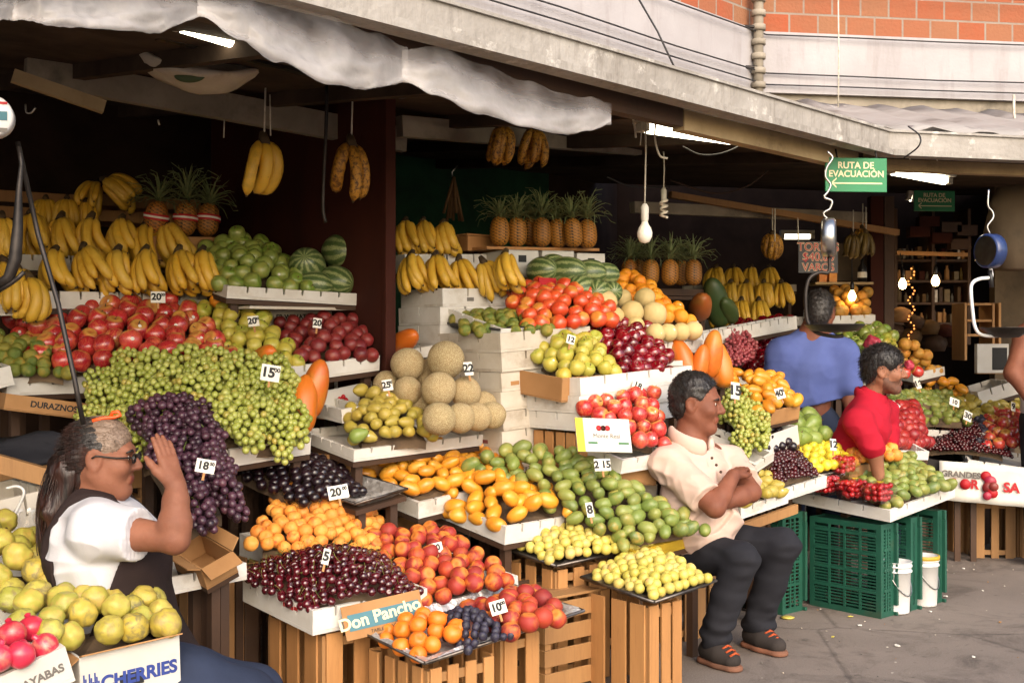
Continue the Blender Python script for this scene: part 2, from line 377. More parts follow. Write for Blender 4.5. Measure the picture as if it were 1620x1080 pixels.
fmat('banana', ['#cf9f2a', '#d6a836', '#c29428', '#cda63e'], ['#d8b048', '#b8922e'], 9, .4, .7, .45, speck=('#5a3a14', 34, .69, .75))
fmat('banana_old', ['#b8822a', '#c08c2e', '#a87424'], ['#6a4418', '#4a2c14'], 12, .46, .62, .55, speck=('#2c1a0c', 30, .6, .9))
fmat('plantain_dark', ['#5c4a20', '#6a5222', '#4a3a1c'], ['#2a2012', '#7a6428'], 12, .46, .62, .55)
fmat('banana_end', ['#3a2a16', '#4c3a1c'], None, rough=.8)
fmat('stem_brown', ['#4a3218', '#5c4220'], None, rough=.8)
fmat('stem_green', ['#5a6a24', '#6a6a2c'], None, rough=.6)
fmat('pom_red', ['#b5233a', '#c2304a', '#a81c34', '#c64a52'], ['#cc6a5a', '#b8283c', '#c98a6a'], 1.2, .46, .7, .35, speck=('#e0b090', 18, .7, .5), coat=.3)
fmat('dragon_red', ['#9a1f38', '#a82a44'], ['#7a1a2c', '#b84a5a'], 2, .45, .6, .45)
fmat('strawberry', ['#a8141c', '#b81c20', '#8e0f18'], None, rough=.3, island=True, coat=.3)
fmat('pine_leaf', ['#5c6c44', '#6c7850', '#505f42'], ['#8e8c5c', '#7c8656'], 6, .45, .7, .5, island=True)
s = NT('pineapple_skin'); r = s.n('ObjectInfo').outputs['Random']; v = s.coord(None)
c = s.ramp(r, [(0, '#a8661c'), (.5, '#b87a24'), (1, '#97601f')])
att = s.n('Attribute', attribute_name='eye'); c = s.mix(s.rng(att.outputs['Fac'], .3, .75), '#3c2a12', c)
c = s.mix(s.rng(att.outputs['Fac'], .78, .95), c, '#6b4a1e')
s.set(Base_Color=c, Roughness=.6)
s = NT('watermelon_skin'); r = s.n('ObjectInfo').outputs['Random']; v = s.coord(r)
sp = s.n('SeparateXYZ'); s.put(sp.inputs[0], s.n('TexCoord').outputs['Object'])
ang = s.math('ARCTAN2', sp.outputs[1], sp.outputs[0])
w = s.math('ADD', s.math('MULTIPLY', ang, 11.), s.math('MULTIPLY', s.noise(v, 4.5, 5, .65), 5.))
c = s.mix(s.rng(s.math('SINE', w), -.25, .55), '#42562f', '#949c68')
c = s.mix(s.rng(s.noise(v, 14, 4, .7), .45, .7), c, '#5d7038')
s.set(Base_Color=c, Roughness=.4, Coat_Weight=.15)

# ------------------------------------------------------------------ people
def skin(name, a, b):
    s = NT(name); v = s.coord(None)
    c = s.mix(s.rng(s.noise(v, 9, 4, .6), .35, .7), a, b)
    c = s.mix(s.math('MULTIPLY', s.rng(s.noise(v, 60, 3, .6), .5, .8), .25), c, '#7a3f28')
    s.set(Base_Color=c, Roughness=.62, Specular_IOR_Level=.3, Subsurface_Weight=.08, Subsurface_Radius=(.02, .008, .004), Subsurface_Scale=.5)
    s.bump(s.noise(v, 90, 4, .7), .3, .003)
skin('skin_tan', '#895a45', '#704634'); skin('skin_brown', '#7d4d39', '#653b2b'); skin('skin_light', '#93654d', '#7d503d')
smat('lip_tan', '#8a4438', '#75362c', 20, .3, .7, .45, .05); smat('stubble', '#6d4735', '#4d3226', 60, .3, .7, .6, .1)
for nm, a, b in (('cloth_white', '#c6c5c9', '#b8b6bb'), ('cloth_cream', '#c9b0a2', '#bb9f90'), ('cloth_red', '#a8182c', '#931226'), ('cloth_blue', '#56639a', '#4a568c'), ('cloth_apron', '#2c2120', '#1f1716'), ('denim_dark', '#26262b', '#1b1b20'), ('denim_blue', '#2c3448', '#222838'), ('shoe_grey', '#38322f', '#26211f'), ('shoe_sole', '#8a5a44', '#5a4438'), ('shoe_lace', '#b0502c', '#9a4426')):
    smat(nm, a, b, 5, .3, .75, .85, .35, 260, bdist=.002, spec=.2)
for nm, a, b, st in (('hair_black', '#0e0a09', '#1e1613', (30, 30, 8)), ('hair_brown', '#120a07', '#36190e', (34, 34, 5)), ('hair_grey', '#171312', '#332d2a', (40, 40, 20)), ('hair_blond', '#5a4636', '#8a7666', (6, 60, 60))):
    smat(nm, a, b, 1, .35, .65, .45, .7, 1.4, st, bdist=.01)
smat('eye_white', '#d9d2ca', '#cfc6bc', 5, .3, .7, .2, 0); smat('eye_dark', '#1a0f0a', '#0d0806', 5, .3, .7, .1, 0)
smat('lens', '#22282a', '#343c3e', 5, .3, .7, .08, 0)
# ------------------------------------------------------------------ fruit shapes (unit radius)
def round_fruit(name, mat, prof=None, seg=20, rings=13, wob=.03, seed=0, lobes=0, lamp=0., bend=0., seam=0., lump=0.):
    """prof(t)->(r,z), t 0 top .. 1 bottom"""
    prof = prof or (lambda t: (math.sin(math.pi*t), math.cos(math.pi*t)))
    vs = []; off = Vector((seed*7.3, seed*3.1, 1.7))
    def pt(t, a):
        r, z = prof(t)
        q = 1+lamp*math.cos(lobes*a)*(.25+.75*t) if lobes else 1
        if seam: q *= 1-seam*math.exp(-((a if a < math.pi else a-2*math.pi)/.22)**2)
        p = Vector((r*q*math.cos(a), r*q*math.sin(a), z))
        if wob or lump:
            p *= 1+wob*noise.noise(p*1.3+off)*1.6+lump*noise.noise(p*2.1+off*2)
        if bend: p.x += bend*(1-(p.z/1.3)**2)-bend*.5
        return p
    vs.append(pt(0.0001, 0))
    for i in range(1, rings):
        for k in range(seg): vs.append(pt(i/rings, 2*math.pi*k/seg))
    vs.append(pt(.9999, 0)); e = len(vs)-1; n = seg
    fs = [(0, 1+k, 1+(k+1) % n) for k in range(n)]
    fs += [(1+i*n+k, 1+(i+1)*n+k, 1+(i+1)*n+(k+1) % n, 1+i*n+(k+1) % n) for i in range(rings-2) for k in range(n)]
    fs += [(e, 1+(rings-2)*n+(k+1) % n, 1+(rings-2)*n+k) for k in range(n)]
    b = MB(); b.add(vs, fs, 0, True)
    return b.mesh(name, mat)

S, C, PI = math.sin, math.cos, math.pi
def g(x, c, w): return math.exp(-((x-c)/w)**2)
def pf_apple(t): return (S(PI*t)**.9*(1.02-.12*t), C(PI*t)*1.0-.30*g(t, 0, .10)+.13*g(t, 1, .08))
def pf_peach(t): return (S(PI*t)**.93, C(PI*t)*.95-.22*g(t, 0, .09))
def pf_plum(t): return (S(PI*t)*.88, C(PI*t)*1.02)
def pf_cherry(t): return (S(PI*t)**.9*(1.02-.1*t), C(PI*t)*.95-.3*g(t, 0, .1))
def pf_guava(t): return (S(PI*t)*.97, C(PI*t)+.05*g(t, 1, .08))
def pf_pear(t): return (S(PI*t)**.9*(.56+.62*t-.12*g(t, .3, .16)), C(PI*t)*1.18+.08)
def pf_quince(t): return (S(PI*t)**.9*(.93+.1*t), C(PI*t)*.98+.16*g(t, 1, .1)+.06*g(t, 0, .12))
def pf_mango(t): return (S(PI*t)**.88*(.72+.16*t), C(PI*t)*1.15)
def pf_mangoy(t): return (S(PI*t)**.88*(.68+.12*t), C(PI*t)*1.18)
def pf_papaya(t): return (S(PI*t)**.85*(.44+.24*t), C(PI*t)*1.22)
def pf_melon(t): return (S(PI*t)**.96, C(PI*t)*.97)
def pf_water(t): return (S(PI*t)**.9*.86, C(PI*t)*1.1)
def pf_grape(t): return (S(PI*t)*.88, C(PI*t)*1.05)
def pf_pom(t):
    if t < .1:
        q = t/.1; return (.30-.10*q if q > .02 else .02, 1.33-.32*q)
    q = (t-.1)/.9; return (max(.2, S(PI*(.07+.93*q)))if q < .5 else S(PI*(.07+.93*q)), C(PI*(.07+.93*q))*.96)
def pf_tom(t): return (S(PI*t)**.92, C(PI*t)*.94-.12*g(t, 0, .09))

FR = {}
def kind(key, name, mat, prof, n=3, **kw):
    FR[key] = (name, [round_fruit(name, mat, prof, seed=i+len(FR), **kw) for i in range(n)])
kind('apple_red', 'red_apple', 'apple_red', pf_apple, lobes=5, lamp=.02, wob=.03)
kind('apple_dark', 'dark_red_apple', 'apple_dark', pf_apple, lobes=5, lamp=.03, wob=.05)
kind('apple_yellow', 'yellow_apple', 'apple_yellow', pf_apple, lobes=5, lamp=.015, wob=.04)
kind('apple_green', 'green_apple', 'apple_green', pf_apple, lobes=5, lamp=.015, wob=.04)
kind('mandarin', 'green_mandarin', 'citrus_green', pf_tom, wob=.03)
kind('lime', 'lime', 'citrus_green', pf_guava, wob=.03)
kind('orange', 'orange', 'citrus_orange', pf_melon, wob=.02)
kind('tan_orange', 'pale_orange', 'citrus_tan', pf_melon, wob=.02)
kind('tomato', 'tomato', 'tomato', pf_tom, wob=.05, lobes=6, lamp=.02)
kind('peach', 'peach', 'peach', pf_peach, seam=.05, wob=.035)
kind('apricot', 'apricot', 'apricot', pf_peach, seam=.05, wob=.035)
kind('apricot_bright', 'apricot', 'apricot_bright', pf_peach, seam=.07, wob=.04)
kind('plum_dark', 'dark_plum', 'plum_dark', pf_melon, seam=.04, wob=.04, seg=16, rings=10)
kind('plum_blue', 'blue_plum', 'plum_blue', pf_plum, seam=.04, wob=.05, seg=14, rings=9)
kind('plum_red', 'red_plum', 'plum_red', pf_melon, seam=.06, wob=.04)
kind('pear_red', 'red_pear', 'pear_red', pf_quince, wob=.06)
kind('cherry', 'cherry', 'cherry', pf_cherry, seg=14, rings=9, wob=.04)
kind('guava', 'guava', 'guava', pf_guava, seg=16, rings=10, wob=.04)
kind('guava_yellow', 'yellow_guava', 'guava_yellow', pf_quince, seg=16, rings=10, wob=.06)
kind('pear_yellow', 'yellow_pear', 'pear_yellow', pf_pear, wob=.05)
kind('pear_green', 'green_pear', 'pear_green', pf_pear, wob=.05)
kind('quince', 'quince', 'quince', pf_quince, seg=28, rings=18, wob=.06, lobes=5, lamp=.035, lump=.12, n=6)
kind('mango_yellow', 'yellow_mango', 'mango_yellow', pf_mangoy, bend=.16, wob=.05)
kind('mango_green', 'green_mango', 'mango_green', pf_mango, bend=.1, wob=.05)
kind('melon', 'melon', 'melon', pf_melon, seg=32, rings=20, wob=.03)
kind('melon_pale', 'pale_melon', 'melon_pale', pf_melon, seg=28, rings=18, wob=.03)
kind('papaya', 'papaya', 'papaya', pf_papaya, seg=24, rings=18, wob=.05, lobes=5, lamp=.03)
kind('papaya_dull', 'papaya', 'papaya_dull', pf_papaya, seg=24, rings=18, wob=.05, lobes=5, lamp=.03)
kind('papaya_green', 'green_papaya', 'papaya_green', pf_papaya, seg=24, rings=18, wob=.05, lobes=5, lamp=.03)
kind('watermelon', 'watermelon', 'watermelon_skin', pf_water, seg=40, rings=20, wob=.02)
kind('pomegranate', 'pomegranate', 'pom_red', pf_pom, seg=24, rings=20, wob=.05)
kind('dragon', 'dragon_fruit', 'dragon_red', pf_plum, wob=.05, lump=.3, seg=24, rings=16)

def pf_berry(t): return (S(PI*t)**.8*(1.05-.5*t), C(PI*t)*1.1)
BERRY = [round_fruit('strawberry', 'strawberry', pf_berry, seg=12, rings=8, wob=.06, seed=90+i) for i in range(2)]
# little stalk for apples and pears, thread stalk for cherries, sticker
b = MB(); b.tube([(0, 0, .48), (.02, .01, .72), (.1, .05, .98)], [.055, .045, .06], 6); STALK = b.mesh('stem', 'stem_brown')
b = MB(); b.tube([(0, 0, .6), (.1, 0, 1.2), (.4, .1, 2.0), (.95, .3, 2.6)], [.06, .045, .045, .09], 5); CSTALK = b.mesh('stem', 'stem_green')
b = MB()
ring = []
for rr in (0, .09, .16):
    ring.append([Vector((1.0-.5*(rr*math.cos(a))**2*1-.5*(rr*math.sin(a))**2+.012, rr*math.cos(a), rr*math.sin(a))) for a in [2*PI*k/12 for k in range(13)]])
b.grid(ring, 0, True); STICK = b.mesh('sticker', 'paper')
b = MB()
for k in range(5):
    a = 2*PI*k/5; b.tube([(.05*C(a), .05*S(a), -.93), (.13*C(a), .13*S(a), -1.03)], [.05, .02], 5)
CALYX = b.mesh('calyx', 'stem_brown')

def put(mesh, name, loc, rot, sc, label=None, cat=None, group=None, parent=None):
    o = bpy.data.objects.new(name, mesh); COL.objects.link(o)
    o.location = loc; o.rotation_euler = rot; o.scale = (sc, sc, sc) if not hasattr(sc, '__len__') else sc
    if parent: o.parent = parent
    return props(o, label, cat, group)

STALKED = {'apple_red': .35, 'apple_dark': .5, 'apple_yellow': .4, 'apple_green': .4, 'pear_yellow': .7, 'pear_green': .7, 'quince': .3, 'cherry': .42, 'pear_red': .5}
STICKERED = {'apple_red': .2, 'apple_green': .1, 'apple_dark': .12, 'pear_yellow': .2, 'melon_pale': .3, 'orange': .1, 'apple_yellow': .1}
FLOP = {'mango_yellow', 'mango_green', 'pear_yellow', 'pear_green', 'papaya'}

def fruit(key, loc, r, label, cat, group=None, rot=None, i=0, extras=True):
    name, ms = FR[key]
    if rot is None:
        if key in FLOP: rot = (rad(rnd.uniform(55, 125)), 0, rnd.uniform(0, 6.28))
        else: rot = (rnd.gauss(0, .55), rnd.gauss(0, .55), rnd.uniform(0, 6.28))
    o = put(ms[i % len(ms)], name, loc, rot, r, label, cat, group)
    if extras:
        if rnd.random() < STALKED.get(key, 0):
            put(CSTALK if key == 'cherry' else STALK, 'stem', (0, 0, .45 if key.startswith('pear_y') or key.startswith('pear_g') else 0), (0, 0, 0), 1, parent=o)
        if key in ('quince', 'guava') and rnd.random() < .7: put(CALYX, 'calyx', (0, 0, -.02), (0, 0, 0), 1.0, parent=o)
        if rnd.random() < STICKERED.get(key, 0):
            q = put(STICK, 'sticker', (0, 0, 0), (0, 0, 0), .97, parent=o)
            # toward the customers
            w = Vector((.35+rnd.uniform(-.4, .4), -1, .25+rnd.uniform(-.3, .4))).normalized()
            m = o.rotation_euler.to_matrix().inverted() @ w
            q.rotation_euler = m.to_track_quat('X', 'Z').to_euler()
    return o

def noun(key): return FR[key][0].replace('_', ' ')

def pile(key, quad, diam, where, group, bulge=0., desc=None, cat=None, squash=.9, jit=.16, top=0, tight=.93, skip=0., region=False, lay=None, grow=1.07):
    """fruit laid row on row over a sloping bed; quad = front-left, front-right, back-right, back-left as (px, py, depth)"""
    FL, FRt, BR, BL = [P(*q) for q in quad]
    if key != 'cherry':
        squash += .02; tight += .03; diam *= .95
        m_ = [sum(q[i] for q in quad)/4 for i in range(3)]; quad = [tuple(m_[i]+(q[i]-m_[i])*grow for i in range(3)) for q in quad]
    desc = desc or noun(key); cat = cat or noun(key).split()[-1]
    nn = ((FRt-FL).cross(BL-FL)).normalized()
    if nn.z < 0: nn = -nn
    ln = ((BL-FL).length+(BR-FRt).length)/2
    rows = max(2, round(ln/(diam*squash))+1); k = 0; out = []; spots = []
    for r in range(rows):
        t = r/(rows-1); a = lerp(FL, BL, t); b = lerp(FRt, BR, t)
        n = max(1, round((b-a).length/(diam*tight))+1)
        for c in range(n):
            s = (c+(.5 if r % 2 else 0))/max(1, n-1) if n > 1 else .5
            if s > 1.02: continue
            spots.append((r, c, s, t, a, b))
    for (r, c, s, t, a, b) in spots:
        if rnd.random() < skip: continue
        p = lerp(a, b, min(1, s))+nn*(bulge*S(PI*min(1, max(0, s)))*S(PI*(.12+.76*t))+diam*rnd.uniform(-jit, jit))
        p += Vector((rnd.uniform(-1, 1), rnd.uniform(-1, 1), 0))*diam*.19
        if region:
            rg = ('near the front' if t < .34 else 'in the middle' if t < .67 else 'toward the back')+(', left side' if s < .34 else ', right side' if s > .67 else '')
            lb = f'{desc} {rg} of {where}'
        else: lb = f'{desc}, {nth(c)} from left in {nth(r)} row up, {where}'
        rot = None
        if lay is not None: rot = (rad(90+rnd.gauss(0, 12)), 0, rad(lay+rnd.gauss(0, 28)))
        out.append(fruit(key, p, diam/2*rnd.uniform(.88, 1.08), lb, cat, group, rot, k)); k += 1
    for q in range(top):
        s, t = rnd.uniform(.15, .85), rnd.uniform(.25, .9)
        p = lerp(lerp(FL, FRt, s), lerp(BL, BR, s), t)+nn*(bulge*S(PI*s)*S(PI*(.12+.76*t))+diam*.62)
        lb = f'{desc} lying loose on top, {nth(q)} placed, {where}' if not region else f'{desc} lying loose on top of {where}'
        out.append(fruit(key, p, diam/2*rnd.uniform(.9, 1.08), f'{desc} lying loose on top of the heap, {where}' if region else f'loose {desc} atop the heap about {int(s*100)} percent along, {where}', cat, group, None, k)); k += 1
    bed(quad, diam, bulge)
    return out

BEDS = []
def bed(quad, diam, bulge):
    BEDS.append((quad, diam, bulge))

def bed_mesh(parent, quad, diam, bulge, name='lining', mat='lining', drop=.10):
    """crumpled paper bed the fruit lies on: a closed wedge"""
    FL, FRt, BR, BL = [P(*q) for q in quad]
    cc = (FL+FRt+BR+BL)/4; FL, FRt, BR, BL = [lerp(q, cc, .17) for q in (FL, FRt, BR, BL)]; drop = min(drop, .035)
    nn = ((FRt-FL).cross(BL-FL)).normalized(); nn = nn if nn.z > 0 else -nn
    rows = []
    for i in range(7):
        t = i/6; row = []
        for j in range(7):
            s = j/6
            p = lerp(lerp(FL, FRt, s), lerp(BL, BR, s), t)+nn*(bulge*S(PI*s)*S(PI*(.12+.76*t))-diam*.62)
            p += Vector((0, 0, rnd.uniform(-1, 1)*diam*.12)); row.append(p)
        rows.append(row)
    b = MB(); b.grid(rows, 0, False)
    ring = rows[0]+[r[-1] for r in rows[1:]]+rows[-1][-2::-1]+[r[0] for r in rows[-2:0:-1]]
    low = [p-Vector((0, 0, drop)) for p in ring]; m = len(ring); b.add(ring+low, [(q, m+q, m+(q+1) % m, (q+1) % m) for q in range(m)])
    return b.build(name, mat, parent)

# ------------------------------------------------------------------ bananas
def banana_mesh(nm, mat, L=1.0, arc=1.25, r=.105, seed=0, slim=1.):
    """hangs from the origin: down -z, belly out toward -y"""
    b = MB(); n = 14; pts = []; rs = []
    q = random.Random(seed); R0 = L/arc
    for i in range(n+1):
        t = i/n; a = -.32+arc*t
        pts.append(Vector((q.uniform(-.004, .004), -R0*(C(a-.35)-C(-.32-.35)), -R0*(S(a-.35)-S(-.32-.35)))))
        w = min(1, t/.22) if t < .22 else min(1, (1-t)/.16) if t > .84 else 1
        rs.append(r*slim*(.28+.72*S(PI/2*max(0, min(1, w)))) if 0 < i < n else r*.26)
    b.tube(pts, rs, 7, 0)
    b.tube([pts[-1], pts[-1]+(pts[-1]-pts[-2]).normalized()*.035], [r*.28, r*.2], 6, 1)
    return b.mesh(nm, [mat, 'banana_end'])
BAN = {k: [banana_mesh('banana', k, 1., 1.25+.2*i, .102+.006*i, i) for i in range(4)] for k in ('banana', 'banana_old', 'plantain_dark')}
b = MB(); b.tube([(0, 0, -.05), (0, .02, .06), (0, .07, .16)], [.12, .09, .06], 7, 0); BSTEM = b.mesh('bunch_stem', 'banana_end')

def bunch(loc, size, yaw, label, group, n=6, spread_=70, mat='banana', tilt=0, back=True, name='banana_bunch', cat='bananas', lean=0, fan=26):
    o = thing(name, loc, label, cat, group); o.rotation_euler = (rad(tilt), rad(lean), rad(yaw))
    put(BSTEM, 'bunch_stem', (0, 0, 0), (0, 0, 0), size, parent=o)
    for row in range(2 if back else 1):
        m = n if row == 0 else max(2, n-2)
        for i in range(m):
            f = (i/(m-1)-.5) if m > 1 else 0
            put(BAN[mat][rnd.randrange(4)], 'banana', (f*.16*size, (.03+.11*row)*size, 0), (rad(rnd.uniform(-6, 6)-8+row*20), rad(f*-fan+rnd.gauss(0, 3)), rad(f*spread_+rnd.gauss(0, 6))), size*rnd.uniform(.9, 1.06), parent=o)
    return o

# ------------------------------------------------------------------ pineapples
def pine_body(seed):
    q = random.Random(seed); n, m = 42, 30; vs = []; eye = []
    for i in range(m+1):
        t = i/m; z = 1-2*t; r = (max(0, 1-abs(z)**3.0))**.5*(.60+.05*t) if 0 < i < m else .02
        for k in range(n):
            a = 2*PI*k/n; u1 = 8*a/(2*PI)+z*5.0; u2 = 8*a/(2*PI)-z*5.0
            d = abs(S(PI*u1))*abs(S(PI*u2)); e = d**.5
            rr = r*(1+.09*e-.04); vs.append((rr*C(a), rr*S(a), z)); eye.append(e)
    fs = [(i*n+k, (i+1)*n+k, (i+1)*n+(k+1) % n, i*n+(k+1) % n) for i in range(m) for k in range(n)]
    b = MB(); b.add(vs, fs, 0, True); me = b.mesh('fruit_body', 'pineapple_skin')
    at = me.attributes.new('eye', 'FLOAT', 'POINT'); at.data.foreach_set('value', eye); return me
def pine_crown(seed, L=1.9):
    q = random.Random(seed); b = MB()
    for i in range(46):
        t = i/46; a = i*2.39996+q.uniform(-.2, .2); el = rad(12+70*t+q.uniform(-10, 10)); l = L*(.55+.45*S(PI*(.25+.6*t)))*q.uniform(.8, 1.1)
        w = .085*q.uniform(.8, 1.15); d = Vector((C(a), S(a), 0)); sd = Vector((-S(a), C(a), 0)); rows = []
        for j in range(7):
            s = j/6; e = el-s*s*rad(q.uniform(20, 50))*(1-.6*t)
            p = d*(.1*(1-t)+l*s*C(e))+Z*(.92+.22*t+l*s*S(e))
            ww = w*(1-s**1.6)+.004
            rows.append([p-sd*ww+Z*.02, p-Z*.015, p+sd*ww+Z*.02])
        b.grid(rows, 0, True)
    return b.mesh('leaf_crown', 'pine_leaf')
PB = [pine_body(i) for i in range(2)]; PC = [pine_crown(i) for i in range(4)]
b = MB(); b.lathe([(.70, -.12), (.715, -.10), (.72, .22), (.705, .24)], 30); PBAND = b.mesh('label_band', 'ink_red')
b = MB(); b.lathe([(.725, .0), (.728, .05), (.728, .11), (.725, .115)], 30); PBAND2 = b.mesh('label_stripe', 'paper')
def pineapple(loc, h, label, group, band=False, crown=1.0, lean=0):
    o = thing('pineapple', loc, label, 'pineapple', group); o.rotation_euler = (rad(rnd.gauss(0, 3)), rad(lean+rnd.gauss(0, 3)), rnd.uniform(0, 6.28))
    k = rnd.randrange(4)
    put(PB[k % 2], 'fruit_body', (0, 0, h/2), (0, 0, 0), h/2, parent=o)
    put(PC[k], 'leaf_crown', (0, 0, h/2), (0, 0, 0), (h/2, h/2, h/2*crown), parent=o)
    if band:
        q = put(PBAND, 'label_band', (0, 0, h/2), (0, 0, 0), h/2, parent=o); put(PBAND2, 'label_stripe', (0, 0, 0), (0, 0, 0), 1, parent=q)
    return o

# ------------------------------------------------------------------ grapes
def grape_mesh(nm, mat, n, seed, L=1., r=.085, asp=.42, flat=.8):
    q = random.Random(seed); b = MB(); pts = []; tries = 0
    while len(pts) < n and tries < 9000:
        tries += 1; t = q.random(); w = asp*(1-.62*t)*(.55+.45*min(1, t*5)); a = q.uniform(0, 2*PI); k = q.uniform(.72, 1)
        p = Vector((w*k*C(a), w*k*S(a)*flat, -L*t))
        if all((p-o).length > r*1.62 for o in pts): pts.append(p)
    for p in pts: b.sphere(p, r*q.uniform(.86, 1.1), 9, 7, 0, (.95, .95, 1.05))
    return b.mesh(nm, mat)
GR = {'green': [grape_mesh('grapes', 'grape_green', 76, i, r=.081) for i in range(4)],
      'purple': [grape_mesh('grapes', 'grape_purple', 62, 10+i, r=.092) for i in range(4)],
      'pink': [grape_mesh('grapes', 'grape_pink', 60, 20+i, r=.09) for i in range(2)]}
b = MB(); b.tube([(0, 0, -.5), (0, 0, 0), (.03, .02, .14)], [.02, .03, .03], 5); GSTEM = b.mesh('stalk', 'stem_green')
def grapes(col, loc, size, rot, label, group):
    o = thing('grape_bunch', loc, label, 'grapes', group); o.rotation_euler = rot
    put(GR[col][rnd.randrange(len(GR[col]))], 'berries', (0, 0, 0), (0, 0, 0), size, parent=o)
    put(GSTEM, 'stalk', (0, 0, 0), (0, 0, 0), size, parent=o)
    return o
def grape_pile(col, quad, size, where, desc, group, rows, bulge=0., spill=25):
    FL, FRt, BR, BL = [P(*q) for q in quad]
    nn = ((FRt-FL).cross(BL-FL)).normalized(); nn = nn if nn.z > 0 else -nn
    dn = ((FL+FRt)/2-(BL+BR)/2).normalized()
    for r, n in enumerate(rows):
        t = (r+.5)/len(rows)
        for c in range(n):
            s = (c+.5+(.25 if r % 2 else -.1))/n
            p = lerp(lerp(FL, FRt, s), lerp(BL, BR, s), t)+nn*(bulge*S(PI*s)*S(PI*(.15+.7*t))+rnd.uniform(0, .02))-dn*size*.35
            q = (dn+Vector((rnd.gauss(0, .22), rnd.gauss(0, .22), rnd.gauss(0, .1)))).normalized()
            m = (-q).to_track_quat('Z', 'Y').to_euler()
            grapes(col, p, size*rnd.uniform(.9, 1.12), m, f'{desc}, {nth(c)} from left in {nth(r)} row up, {where}', group)
    bed(quad, size*.35, bulge)
# ------------------------------------------------------------------ trays, boxes, crates
class Fr:
    """frame of a tray: o front-left top corner, x along the front, y into the stall, n up"""
    pass
def frame(L, R_, lv, tilt=0, ang=40):
    f = Fr(); f.o = P(*L); f.r = along(f.o, R_[0], R_[1], ang) if len(R_) == 2 else P(*R_)
    f.lu = (f.r-f.o).length; f.x = (f.r-f.o).normalized()
    hx = Vector((f.x.x, f.x.y, 0)).normalized(); y0 = Vector((-hx.y, hx.x, 0))
    f.y = (y0*C(rad(tilt))+Z*S(rad(tilt))); f.y = (f.y-f.x*f.y.dot(f.x)).normalized(); f.n = f.x.cross(f.y); f.lv = lv
    return f

def tray(L, R_, lv, h, label, group='white foam trays', tilt=6, ang=40, mat='foam', name='foam_tray', cat='tray', slots=True, wall=.016, beds=None, stand=0, notch=.09):
    f = frame(L, R_, lv, tilt, ang); o = thing(name, f.o+f.x*f.lu/2+f.y*lv/2-f.n*h, label, cat, group)
    b = MB(); X, Y, N_ = f.x, f.y, f.n; w = wall
    b.hexa(f.o-N_*h, X*f.lu, Y*lv, N_*.012); b.build('base', mat, o)
    def side(p, d, ln, inn, nm):
        b = MB(); z0 = -h+.0125
        poly = [(0, z0), (ln, z0)]
        if slots:
            k = max(1, round(ln/notch)); s = ln/k; gp = .0055
            for i in range(k, -1, -1):
                x = i*s
                if i in (0, k): poly.append((x, 0))
                else:
                    j = rnd.uniform(-.006, .006); dp = -h*rnd.uniform(.36, .5); poly += [(x+gp+j, 0), (x+gp*.7+j, dp), (x-gp*.7+j, dp), (x-gp+j, 0)]
        else: poly += [(ln, 0), (0, 0)]
        fr_ = [p+d*x+N_*z for x, z in poly]; m = len(fr_); flip = d.cross(N_).dot(inn) > 0
        fs = [tuple(range(m)), tuple(range(2*m-1, m-1, -1))]+[(q, m+q, m+(q+1) % m, (q+1) % m) for q in range(m)]
        if flip: fs = [tuple(reversed(f)) for f in fs]
        b.add(fr_+[q+inn*w for q in fr_], fs)
        b.build(nm, mat, o)
    side(f.o, X, f.lu, Y, 'side'); side(f.o+Y*(lv-w), X, f.lu, Y, 'side')
    side(f.o+Y*(w+.0005), Y, lv-2*w-.001, X, 'side'); side(f.o+X*(f.lu-w)+Y*(w+.0005), Y, lv-2*w-.001, X, 'side')
    f.obj = o; f.h = h
    if stand: plank_table(f, stand)
    return f

def plank_table(f, kind_=1, mat='wood_dark'):
    """board and four posts under a tray, down to the ground"""
    X, Y, N_ = f.x, f.y, f.n; o0 = f.o-N_*(f.h+.024)
    t = thing('display_table', Vector((o0.x, o0.y, 0)), f"rough plank table holding the {f.obj['label'].split(',')[0]}"[:95], 'table', 'plank tables under the trays')
    t['label'] = ' '.join(t['label'].split()[:16])
    b = MB(); m = max(2, round(f.lv/.11)); s = f.lv/m
    for i in range(m): b.hexa(o0+Y*(i*s+.003), X*f.lu, Y*(s-.006), N_*.02)
    b.build('table_top', mat, t)
    for i in (0, 1):
        for j in (0, 1):
            p = o0+X*(.03+i*(f.lu-.09))+Y*(.03+j*(f.lv-.09)); zb = p.z-.004
            if zb > .05: MB().hexa(Vector((p.x, p.y, 0)), X*.035, Vector((Y.x, Y.y, 0)).normalized()*.035, Z*zb).build('leg', mat, t)
    return t

